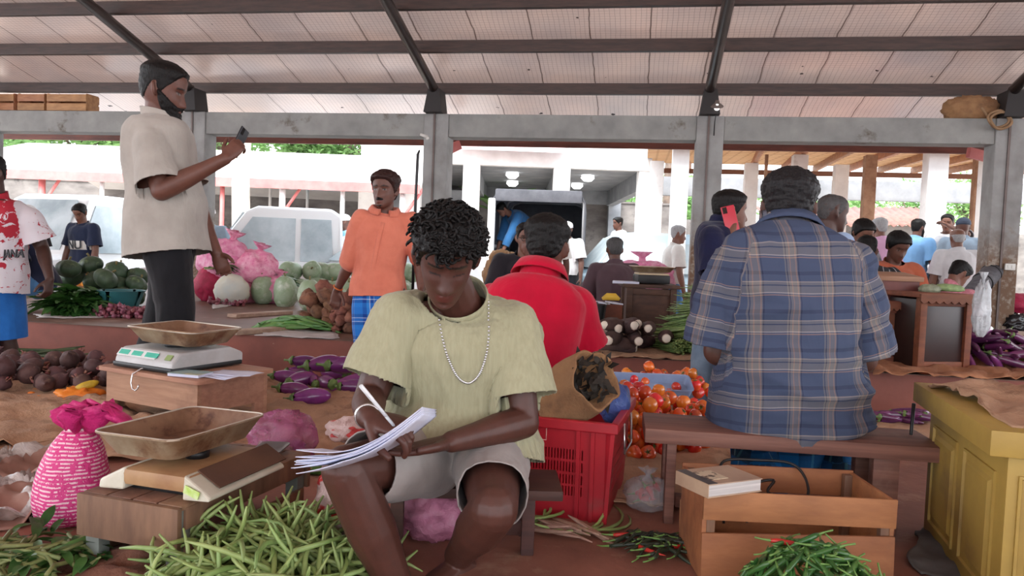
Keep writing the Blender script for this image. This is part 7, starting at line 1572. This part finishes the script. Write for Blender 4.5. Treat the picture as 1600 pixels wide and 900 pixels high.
for x in (570, 732, 873, 1006): mb = MB(); bx_(mb, xb(x)-.12, xb(x)+.12, .42, 7, z262-.42, z262+.05); mb.build('cross_beam', M_GREYC, bd, smooth=False, origin=bd.location)
mb = MB(); bx_(mb, xb(560), xb(1012), 7.0, 7.3, z262-.38, z262+.05); mb.build('cross_beam', M_GREYC, bd, smooth=False, origin=bd.location)
mb = MB(); bx_(mb, xb(560), xb(720), 3, 3.2, GZ, z262-.4); mb.build('inner_wall', M_GREYC, bd, smooth=False, origin=bd.location)
t = NT('lit_tube'); t.b.inputs['Emission Color'].default_value = (1, 1, 1, 1); t.b.inputs['Emission Strength'].default_value = 3
for x, y in ((795, 2), (795, 4.5), (925, 2), (920, 4.5)): mb = MB(); mb.lathe([(0, 0), (.16, .0), (.18, -.08), (.10, -.16), (0, -.17)], 14, LB(xb(x), y, z262+.05)); mb.build('ceiling_lamp', t.m, bd, origin=bd.location)
mb = MB(); bx_(mb, xb(705), xb(875), -.5, -.1, z262+.35, z262+.40); mb.hexa([LB(xb(705), -.6, z262+.28), LB(xb(875), -.6, z262+.28), LB(xb(875), 0, z262+.95), LB(xb(705), 0, z262+.95), LB(xb(705), -.6, z262+.32), LB(xb(875), -.6, z262+.32), LB(xb(875), 0, z262+1.0), LB(xb(705), 0, z262+1.0)]); mb.build('awning', mat('pale_pink_tin', srgb(226, 190, 190), .5), bd, smooth=False, origin=bd.location)
for k in range(24): x = xb(885)+k*(xb(1005)-xb(885))/23; mb = MB(); mb.tube([LB(x, .1, z225+.25), LB(x, .1, z225+1.0)], .018, 6); mb.build('baluster', M_GREYC, bd, origin=bd.location)
mb = MB(); mb.tube([LB(xb(885), .1, z225+1.0), LB(xb(1005), .1, z225+1.0)], .03, 8); mb.build('handrail', M_GREYC, bd, origin=bd.location)
# timber-roofed hall at the right
hl_ = thing('timber_hall', S(1300, 14), 'open hall with tiled timber roof and white columns at the right', 'hall'); yh0, yh1 = 12.0, 20.5
zn, zf_ = topz(1280, 236, 12.3)+.02, topz(1280, 277, 20.5)
X0, X1 = PY(1012, 250, yh0).x, PY(1640, 250, yh0).x+2.5
def hz(y): return zn+(zf_-zn)*(y-yh0)/(yh1-yh0)
o0 = hl_.location
t = NT('roof_tiles'); sx = t.n('ShaderNodeSeparateXYZ'); t.l(t.tc.outputs['Object'], sx.inputs[0]); w1 = t.math('LESS_THAN', t.math('FRACT', t.math('DIVIDE', t.math('ADD', sx.outputs[1], 20), .42)), .30)
w2 = t.math('LESS_THAN', t.math('FRACT', t.math('DIVIDE', t.math('ADD', sx.outputs[0], 20), .24)), .2)
c = t.mix(w1, srgb(206, 180, 150), srgb(124, 88, 66)); c = t.mix(t.math('MULTIPLY', w2, .35), c, srgb(110, 80, 62)); t.l(t.mix(t.noise(6), c, srgb(190, 160, 132)), t.b.inputs['Base Color']); t.b.inputs['Roughness'].default_value = .9
mx = t.n('ShaderNodeMixShader'); tr = t.n('ShaderNodeBsdfTranslucent'); t.l(c, tr.inputs[0]); mx.inputs[0].default_value = .5; t.l(t.b.outputs[0], mx.inputs[1]); t.l(tr.outputs[0], mx.inputs[2]); t.l(mx.outputs[0], t.out.inputs[0])
mb = MB(); mb.hexa([(X0, yh0-.3, hz(yh0)+.16), (X1, yh0-.3, hz(yh0)+.16), (X1, yh1, hz(yh1)+.16), (X0, yh1, hz(yh1)+.16), (X0, yh0-.3, hz(yh0)+.22), (X1, yh0-.3, hz(yh0)+.22), (X1, yh1, hz(yh1)+.22), (X0, yh1, hz(yh1)+.22)]); mb.build('tile_roof', t.m, hl_, smooth=False, origin=o0)
M_RAFT = wood('raw_timber', srgb(170, 116, 76), srgb(140, 92, 62), st=(10, 2, 10), ns=2)
for k in range(11): x = X0+.2+k*(X1-X0-.4)/10; mb = MB(); mb.board((x, yh0-.3, hz(yh0)+.08), (x+.9, yh1, hz(yh1)+.08), .09, .14); mb.build('rafter', M_RAFT, hl_, origin=o0, autos=30)
for y in (yh0, yh1-.1): mb = MB(); mb.box(((X0+X1)/2, y, hz(y)-.04), (X1-X0, .10, .12)); mb.build('tie_beam', mat('brown_beam', srgb(112, 74, 56), .7), hl_, smooth=False, origin=o0)
M_COLB = mat('scuffed_brown_column', srgb(168, 134, 108), .8, c2=srgb(130, 96, 74), ns=5)
for px, y, m_, w in ((1061, 12.4, M_WHITEP, .26), (1247, 15.0, M_WHITEP, .26), (1459, 12.4, M_WHITEP, .28), (1025, 17.5, M_WHITEP, .3), (1172, 17.6, M_WHITEP, .28), (1312, 17.6, M_WHITEP, .28), (1357, 14.8, M_COLB, .2), (1527, 14.6, M_COLB, .16), (1195, 14.9, M_COLB, .06), (1548, 12.4, M_WHITEP, .28)):
    q = PY(px, 300, y); mb = MB(); mb.box((q.x, y, (hz(y)+GZ)/2), (w, w, hz(y)-GZ), bev=.01); mb.build('column', m_, hl_, origin=o0, smooth=False)
mb = MB(); q = PY(1300, 290, 19.5); mb.box((q.x+2, 21.5, hz(yh1)-.35), (X1-X0+5, .3, .5)); mb.build('ring_beam', M_GREYC, hl_, origin=o0, smooth=False)
mb = MB(); mb.box((PY(1390, 400, 13.2).x, 13.2, GZ+.25), (3.2, .3, .55)); mb.build('low_wall', M_PINKF, hl_, origin=o0, smooth=False)
for x, lab in ((1527, 'pink wooden bracket under the hall roof at the right column'), (712, 'faded red bracket at the top of the middle bay')):
    a, b = PY(x-14 if x > 1000 else x-18, 238, 10.2), PY(x+34 if x > 1000 else x+6, 250 if x > 1000 else 226, 10.4); mb = MB(); mb.board(a, b, .06, .12); o = mb.build('roof_bracket', M_PINKF, origin=a, autos=30); tag(o, lab, 'bracket')
    o.location = a
rf = thing('rust_roof_shed', S(1320, 26), 'long low shed with brown corrugated roof seen through the hall', 'shed')
a, b = P(1210, 352, 26), P(1480, 352, 27); mb = MB(); q = Vector((0, 0, .75)); dpt = fx_*2.2; n = 60; lo_, hi_ = [], []
for k in range(n+1): p_ = a.lerp(b, k/n); w_ = .05*math.sin(k*2.1); lo_.append(p_+Vector((0, 0, w_))); hi_.append(p_+q+dpt+Vector((0, 0, w_)))
mb.loft([lo_, hi_], False, closed=False); o = mb.build('corrugated_roof', mat('rust_tin', srgb(134, 96, 84), .7, c2=srgb(112, 78, 70), ns=4), rf, origin=rf.location); md = o.modifiers.new('t', 'SOLIDIFY'); md.thickness = .03
mb = MB(); mb.hexa([S(1212, 26.6), S(1475, 27.4), S(1475, 28), S(1212, 27.2), a+fx_*.6, b+fx_*.4, b+fx_*1, a+fx_*1.2]); mb.build('shed_wall', M_STAIN, rf, smooth=False, origin=rf.location)
# ---------------- trees
M_CAN = mat('canopy_leaf', srgb(104, 146, 84), .6, c2=srgb(150, 184, 116), ns=1.2, c3=srgb(70, 108, 62), n3=1.7, t3=(.55, .7), transl=.35); M_TRK = mat('bark', srgb(120, 104, 92), .9, c2=srgb(90, 76, 68), ns=5)
def canopy(seed, n=2600, rx=1.0, rz_=.8, L=.14):
    rr = random.Random(seed); mb = MB(); cl = [(rr.gauss(0, .5), rr.gauss(0, .5), rr.gauss(0, .42), rr.uniform(.22, .42)) for _ in range(26)]
    for k in range(n):
        c = cl[k % 26]; d = Vector((rr.gauss(0, 1), rr.gauss(0, 1), rr.gauss(0, 1))).normalized(); p = Vector((c[0]*rx, c[1]*rx, c[2]*rz_))+d*c[3]*rr.uniform(.6, 1.0); t1 = Vector((rr.gauss(0, 1), rr.gauss(0, 1), rr.gauss(0, .6))).normalized(); t2 = t1.cross(d).normalized()
        mb.add([p-t1*L*.5, p+t2*L*.22, p+t1*L*.5, p-t2*L*.22], [(0, 1, 2, 3)])
    return mb
CAN = [canopy(k) for k in range(3)]
can_me = [None]*3
def tree(px, py, d, sc_, i, label, trunk=True):
    c = P(px, py, d); root = thing('tree', Vector((c.x, c.y, GZ)), label, 'tree', 'trees beyond the street')
    if can_me[i] is None: o = CAN[i].build('foliage', M_CAN, root, smooth=False); can_me[i] = o.data
    else: o = bpy.data.objects.new('foliage', can_me[i]); COL.objects.link(o); o.parent = root
    o.location = (0, 0, c.z-GZ); o.scale = (sc_, sc_, sc_*.8); o.rotation_euler = (0, 0, px)
    mb = MB(); mb.tube([(0, 0, 0), (.1, 0, (c.z-GZ)*.5), (0, .1, c.z-GZ)], [.22, .18, .08], 10)
    for k in range(4): a_ = k*1.6+px; mb.tube([(0, .1, (c.z-GZ)*.8), (.6*sc_*math.cos(a_), .6*sc_*math.sin(a_), c.z-GZ+.2*sc_)], [.07, .02], 6)
    mb.build('trunk', M_TRK, root)
tree(50, 190, 30, 3.0, 0, 'leafy tree above the white shed roof at the far left edge')
tree(125, 200, 31, 2.6, 1, 'light green tree above the shed roof left of the tall man')
tree(340, 205, 31, 2.4, 2, 'light green tree seen under the raised phone')
for k, (x, lab) in enumerate(((455, 'left part of the tree row above the white shed roof'), (500, 'middle tree of the row above the white shed roof'), (545, 'right end tree of the row above the white shed roof'))): tree(x, 212, 30, 1.9, k, 'dense green tree, '+lab)
tree(590, 296, 33, 1.5, 1, 'green shrub tree behind the orange shirt man\'s head')
tree(930, 300, 34, 2.6, 0, 'green tree between the building columns right of the covered truck')
tree(985, 310, 36, 2.0, 2, 'green tree behind the light blue jeep')
tree(1320, 332, 33, 1.9, 1, 'leafy tree seen over the brown corrugated roof')
tree(1430, 322, 40, 1.8, 2, 'leafy tree right of the white hall column')
tree(1510, 305, 30, 1.6, 0, 'bright green tree by the right hall post')
tree(1100, 320, 33, 1.8, 0, 'green tree behind the column with scraped paint')
bp = thing('banana_plant', S(775, 24), 'banana plant with broad leaves left of the covered truck', 'plant'); mb = MB(); rr = random.Random(4); zb_ = topz(775, 300, 24)-GZ
for k in range(11): a = rr.uniform(0, 6.28); leaf_mesh(mb, (0, 0, zb_-.7), (math.cos(a), math.sin(a), rr.uniform(.5, 1.5)), (0, 0, 1), rr.uniform(1.0, 1.6), .42, .45, 8)
mb.build('leaves', M_CAN, bp); mb = MB(); mb.tube([(0, 0, 0), (0, 0, zb_-.4)], [.14, .10], 10); mb.build('stem', M_STK, bp)
for x, lab in ((815, 'tall palm trunk behind the covered truck'), (933, 'grey palm trunk right of the covered truck'), (1040, 'palm trunk behind the light blue jeep')):
    q = S(x, 27); mb = MB(); mb.tube([q+Vector((.03*math.sin(k), 0, k*.8)) for k in range(9)], [.2-.008*k for k in range(9)], 10); o = mb.build('palm_trunk', M_TRK, origin=q); tag(o, lab, 'tree trunk')
# ---------------- vehicles; local frame: x forward, y left, z up
M_WCAR = mat('white_car_paint', srgb(232, 232, 232), .3, coat=.4); M_GLASS = mat('car_glass_sky_pale', srgb(196, 206, 210), .1, c2=srgb(150, 164, 170), ns=1.5); M_TYRE = mat('tyre', srgb(34, 34, 36), .8); M_HUB = mat('hub', srgb(176, 176, 178), .4, metal=.5); M_TRIM = mat('dark_trim', srgb(54, 56, 60), .5); M_LBLUE = mat('pale_blue_paint', srgb(160, 184, 196), .4, coat=.3)  # car glass is pale: the reflected white sky is painted into its colour
def wheels(root, xs, W, r, w=.2):
    for x in xs:
        for s in (-1, 1):
            mb = MB(); M_ = rot(PI/2, 0, 0); prof = [(r*.6, -w/2), (r*.92, -w/2), (r, -w*.3), (r, w*.3), (r*.92, w/2), (r*.6, w/2)]; mb.lathe(prof, 22, (x, s*(W/2-w/2), r), M_); o = mb.build('wheel', M_TYRE, root)
            mb = MB(); mb.lathe([(0, -w*.52), (r*.3, -w*.55), (r*.58, -w*.48), (r*.62, 0), (r*.58, w*.48), (r*.3, w*.55), (0, w*.52)], 18, (x, s*(W/2-w/2), r), M_); mb.build('hubcap', M_HUB, o)
def extr(mb, prof, W, inset_top=.0, zt=None):     # profile (x,z) extruded across the width; narrower at the top
    zs = [z for x, z in prof]; zmx = max(zs); zm = zt if zt is not None else zmx
    f = lambda z: W/2-inset_top*max(0, (z-zm*.62)/(zmx-zm*.62+1e-6))
    mb.loft([[Vector((x, s*f(z), z)) for x, z in prof] for s in (-1, 1)], True); return f
def carmesh(name, root, prof, W, m_, it=0.0, bev=.04, zt=None):
    mb = MB(); f = extr(mb, prof, W, it, zt); o = mb.build(name, m_, root, smooth=False); md = o.modifiers.new('b', 'BEVEL'); md.width = bev; md.segments = 2; md.limit_method = 'ANGLE'; return f
def pane(root, name, pts, m_, off=(0, 0, 0), th=.012):
    mb = MB(); c = [Vector(q)+Vector(off) for q in pts]; n_ = (c[1]-c[0]).cross(c[2]-c[0]).normalized(); k = len(c); vs = [q+n_*th for q in c]+[q-n_*th for q in c]; mb.add(vs, [tuple(range(k)), tuple(range(2*k-1, k-1, -1))]+[(i, (i+1) % k, k+(i+1) % k, k+i) for i in range(k)]); return mb.build(name, m_, root, smooth=False)
def pickup(loc, rz, label, paint, name='pickup', roof=1.78, bed=True, W=1.66):
    v = thing(name, loc, label, 'truck' if bed else 'car', rz=rz)
    f = carmesh('cab', v, [(2.3, .42), (2.36, .62), (2.28, .86), (1.15, 1.02), (.62, roof-.08), (.45, roof), (-.62, roof), (-.78, roof-.1), (-.82, .95), (-.82, .42)], W, paint, .14)
    y = lambda z: f(z)+.004
    for s in (-1, 1):
        pane(v, 'side_window', [(.95, s*y(1.04), 1.05), (.52, s*y(roof-.16), roof-.17), (-.10, s*y(roof-.16), roof-.17), (-.10, s*y(1.04), 1.05)][::s], M_GLASS)
        pane(v, 'side_window', [(-.18, s*y(1.04), 1.05), (-.18, s*y(roof-.16), roof-.17), (-.62, s*y(roof-.16), roof-.17), (-.66, s*y(1.04), 1.05)][::s], M_GLASS)
        mb = MB(); mb.box((.92, s*(W/2+.10), 1.12), (.07, .17, .20), None, .03); mb.build('mirror', M_TRIM, v, autos=40)
        mb = MB(); mb.box((2.30, s*.58, .76), (.05, .34, .16), None, .03); mb.build('headlight', mat('lamp_glass', srgb(226, 228, 230), .1), v, autos=40)
    pane(v, 'windscreen', [(1.09, -.66, 1.07), (1.09, .66, 1.07), (.66, .56, roof-.12), (.66, -.56, roof-.12)], M_GLASS, (.015, 0, .02))
    mb = MB(); mb.box((2.335, 0, .72), (.03, .8, .14), None, .01); mb.build('grille', M_TRIM, v, autos=40)
    mb = MB(); mb.box((2.38, 0, .50), (.14, W, .20), None, .05); mb.build('bumper', paint, v, autos=40)
    if bed:
        for nm, c, sz in (('bed_floor', (-1.75, 0, .62), (1.9, W-.06, .06)), ('bed_side', (-1.75, W/2-.03, .86), (1.9, .05, .46)), ('bed_side', (-1.75, -W/2+.03, .86), (1.9, .05, .46)), ('tailgate', (-2.68, 0, .86), (.05, W-.08, .46)), ('chassis', (-1.7, 0, .48), (1.9, .8, .18))):
            mb = MB(); mb.box(c, sz, None, .012); mb.build(nm, paint if nm != 'chassis' else M_TRIM, v, autos=40)
        wheels(v, (1.55, -1.75), W, .33)
    else:
        carmesh('tail', v, [(-.80, .42), (-.80, 1.25), (-1.5, 1.2), (-1.75, .9), (-1.75, .42)], W-.02, paint, .06); wheels(v, (1.55, -1.15), W, .33)
    return v
q = S(455, 12.3); v1 = pickup(q, YAW+PI+.22, 'white pickup facing left beyond the pink net sacks', M_WCAR, roof=1.86)
q = S(610, 12.4); v2 = pickup(q, YAW+PI+.62, 'white car with its front corner showing behind the gourds', M_WCAR, 'car', 1.5, False)
q = S(128, 12.6); v3 = pickup(q, YAW-PI/2-.25, 'white jeep with wide windscreen facing us at the far left', M_WCAR, 'jeep', 1.95, False, 1.7)
q = S(1012, 13.6); v4 = pickup(q, YAW+PI+.12, 'pale blue jeep facing left behind the seated man in maroon', M_LBLUE, 'jeep', 1.72, True, 1.6)
# covered truck seen from behind
dt = 12.6; q = S(838, dt); tk = thing('covered_truck', q, 'small covered truck seen from behind with its open cargo box', 'truck', rz=YAW+PI/2-.10)
# local x forward = away from camera
wt, lt = 1.52, 2.9; zf = .55; zt_ = topz(838, 300, dt)-GZ
M_CANV = mat('grey_canvas', srgb(112, 112, 118), .8, c2=srgb(90, 90, 96), ns=4, bump=.3, transl=.35); M_INNER = mat('dark_canvas', srgb(104, 104, 110), .85, c2=srgb(84, 84, 90), ns=3)
mb = MB(); mb.box((lt/2, 0, zf-.05), (lt, wt, .1), None, .01); mb.build('cargo_floor', M_TRIM, tk, autos=40)
mb = MB(); mb.box((lt/2, 0, zf-.2), (lt, .7, .2)); mb.build('chassis', M_TRIM, tk, smooth=False)
mb = MB(); prof = [(-wt/2, zf), (-wt/2, zt_-.16), (-wt/2+.06, zt_-.05), (-wt/2+.2, zt_), (wt/2-.2, zt_), (wt/2-.06, zt_-.05), (wt/2, zt_-.16), (wt/2, zf)]
rings = [[Vector((x, y, z)) for y, z in prof] for x in (0, .8, 1.6, 2.4, lt)]; mb.loft(rings, False, closed=False); o = mb.build('canvas_cover', M_CANV, tk, smooth=False); md = o.modifiers.new('t', 'SOLIDIFY'); md.thickness = .02; md.offset = 0
mb = MB(); mb.box((lt, 0, (zf+zt_)/2), (.04, wt-.04, zt_-zf-.04)); mb.build('front_bulkhead', M_INNER, tk, smooth=False)
for k in range(4):
    x = .05+k*.9; mb = MB(); mb.tube([(x, y*.975, z-.015) for y, z in prof], .02, 8); mb.build('hoop', M_HUB, tk)
for s in (-1, 1):
    for z in (zf+.35, zf+.6, zf+.85): mb = MB(); mb.box((lt/2, s*(wt/2-.035), z), (lt-.1, .02, .05)); mb.build('side_rail', M_HUB, tk, smooth=False)
mb = MB(); mb.box((-.03, 0, zt_-.07), (.05, wt-.1, .20), None, .03); mb.build('rolled_flap', M_CANV, tk, autos=40)
mb = MB(); mb.box((-.035, wt/2+.0, (zf+zt_)/2-.05), (.10, .12, zt_-zf-.15), None, .03); mb.build('tied_side_flap', M_WHITEP, tk, autos=40)
mb = MB(); mb.box((-.04, 0, zf-.02), (.06, wt-.1, .30), None, .01); mb.build('tailboard', mat('rust_orange_paint', srgb(176, 116, 88), .6), tk, autos=40)
mb = MB(); mb.box((-.02, 0, zf-.35), (.10, wt, .22), None, .02); mb.build('rear_bumper', M_WHITEP, tk, autos=40)
mb = MB(); mb.box((-.075, -.25, zf-.36), (.012, .34, .10), None, .004); mb.build('number_plate', mat('plate_yellow', srgb(222, 182, 64), .5), tk, autos=40)
mb = MB(); mb.box((lt-.03, .1, zt_-.42), (.02, .5, .10)); mb.build('painted_strip', mat('pale_strip', srgb(176, 176, 170), .6, c2=srgb(90, 90, 90), ns=40), tk, smooth=False)
carmesh('cab', tk, [(lt+.05, .4), (lt+1.5, .4), (lt+1.52, .9), (lt+1.2, 1.75), (lt+.05, 1.78)], wt, M_WCAR, .08); wheels(tk, (.55, lt+.75), wt, .30)
# man in blue bending inside the truck
base = tk.matrix_world @ Vector((0, 0, 0)); base = lp(q, YAW+PI/2-.10, (.75, .16, zf+.30))
J, h = stand(base, left_+.55, 1.62, lean=1.05, arms=((-.1, .70, .30), (.1, .62, .45)), lookdown=.9, look=0)
pp = Person(J, h, H=1.62, skin=SK2, vox=.013); root = person_root(pp, 'man in blue work clothes bending over inside the covered truck'); pp.body('body', root); pp.shirt('shirt', c_bl2, root, ex=.026, sleeve=1.5, slv=.024, vox=.014); pp.pants('trousers', c_bl2, root, top=.1, length=1.9, lv=.024, vox=.015); pp.hair(st_short(), parent=root, nz=40, na=48)
for k_, (xx, yy) in enumerate(((.75, .30), (.8, -.25), (1.4, .1))):
    bag(lp(q, YAW+PI/2-.10, (xx, yy, zf)), (.42, .30, .17), 'goods_sack', M_BURL, ('brown sack under the feet of the man inside the covered truck', 'brown sack at the right side of the covered truck\'s cargo floor', 'brown sack deeper inside the covered truck')[k_], 'sack', .12, 1.6, 90+k_, .8, False)
# ---------------- motorbikes
M_RPAINT = mat('red_paint', srgb(186, 40, 44), .35, coat=.4)
def mk_bike(loc, rz, label, paint, group=None):
    v = thing('motorbike', loc, label, 'motorbike', group, rz=rz)
    for x in (.62, -.62):
        mb = MB(); mb.tube([(x+.27*math.cos(a), 0, .30+.27*math.sin(a)) for a in np.linspace(0, 2*PI, 25)], [.045]*25, 8, cap=False); o = mb.build('wheel', M_TYRE, v)
        mb = MB(); mb.lathe([(0, -.05), (.05, -.05), (.05, .05), (0, .05)], 10, (x, 0, .30), rot(PI/2, 0, 0)); [mb.tube([(x, 0, .30), (x+.26*math.cos(a), 0, .30+.26*math.sin(a))], .006, 5) for a in np.linspace(0, 2*PI, 9)[:-1]]; mb.build('hub', M_HUB, o)
    mb = MB(); mb.tube([(.62, 0, .3), (.48, 0, .75), (.42, 0, .98)], .03, 8); mb.tube([(.40, -.30, 1.0), (.44, 0, .98), (.40, .30, 1.0)], .018, 8); mb.build('fork', M_HUB, v)
    mb = MB(); mb.ell((.12, 0, .76), (.27, .13, .13), None, 16, 10); mb.ell((-.55, 0, .74), (.30, .10, .08), rot(0, .15, 0), 14, 8); mb.ell((.62, 0, .60), (.22, .07, .05), None, 12, 8); mb.build('bodywork', paint, v)
    mb = MB(); mb.box((-.32, 0, .80), (.58, .22, .09), None, .035); mb.build('seat', M_BLACKP, v, autos=40)
    mb = MB(); mb.box((.05, 0, .42), (.34, .22, .28), None, .05); mb.tube([(.42, 0, .85), (.2, 0, .5), (-.3, 0, .42), (-.62, 0, .3)], .028, 8); mb.build('engine', M_TRIM, v, autos=40)
    mb = MB(); mb.ell((.52, 0, .90), (.08, .09, .09), None, 12, 8); mb.build('headlamp', M_HUB, v); return v
for k, (x, pt) in enumerate(((912, M_TRIM), (930, M_RPAINT), (950, M_TRIM), (972, M_RPAINT), (994, M_TRIM), (755, M_RPAINT))):
    mk_bike(S(x, 16.5+.25*(k % 2)), YAW-PI/2+.5+.1*k, ('dark motorbike at the left end of the row by the far wall', 'red motorbike second from the left in the row by the far wall', 'dark motorbike in the middle of the row by the far wall', 'red motorbike at the seated rider\'s side in the far row', 'dark motorbike at the right end of the row by the far wall', 'red motorbike just left of the covered truck')[k], pt, 'motorbikes parked by the far wall' if k < 5 else None)
mk_bike(S(528, 12.2, -.1), YAW+PI-.3, 'red and black motorbike between the white pickup and the orange shirt man', M_RPAINT)
# brown goods heap by the wall
mb = MB(); mb.ell((0, 0, 0), (1.6, .9, .55), None, 40, 20); o = deform(mb.build('husk_heap', mat('husk_brown', srgb(196, 160, 130), .9, c2=srgb(160, 116, 92), ns=4, bump=.6, bs=8)), .25, 3, 4); o.location = S(500, 19.5, .35); o['kind'] = 'stuff'; tag(o, 'heap of pale brown husks by the stained wall', 'husks')
mb = MB(); mb.box((0, 0, 0), (4.4, 1.6, .12), None, .02); mb.box((-1.9, 0, -.4), (.12, 1.2, .7)); mb.box((1.9, 0, -.4), (.12, 1.2, .7)); o = mb.build('goods_stand', M_WHITEP, autos=40); o.location = S(500, 19.5, -.5+.76); o.rotation_euler = (0, 0, YAW); tag(o, 'white stand under the husk heap by the stained wall', 'stand')
bp_ = PY(651, 260, WY-.4); mb = MB(); mb.tube([Vector((0, 0, -1.2)), Vector((0, 0, 0)), Vector((.01, 0, .55)), Vector((.03, 0, .60))], [.018, .018, .018, .01], 8); o = mb.build('black_pole', M_BLACKP); o.location = Vector((bp_.x, WY-.4, FZ+1.2)); tag(o, 'thin black pole standing beside the column behind the orange shirt man', 'pole')
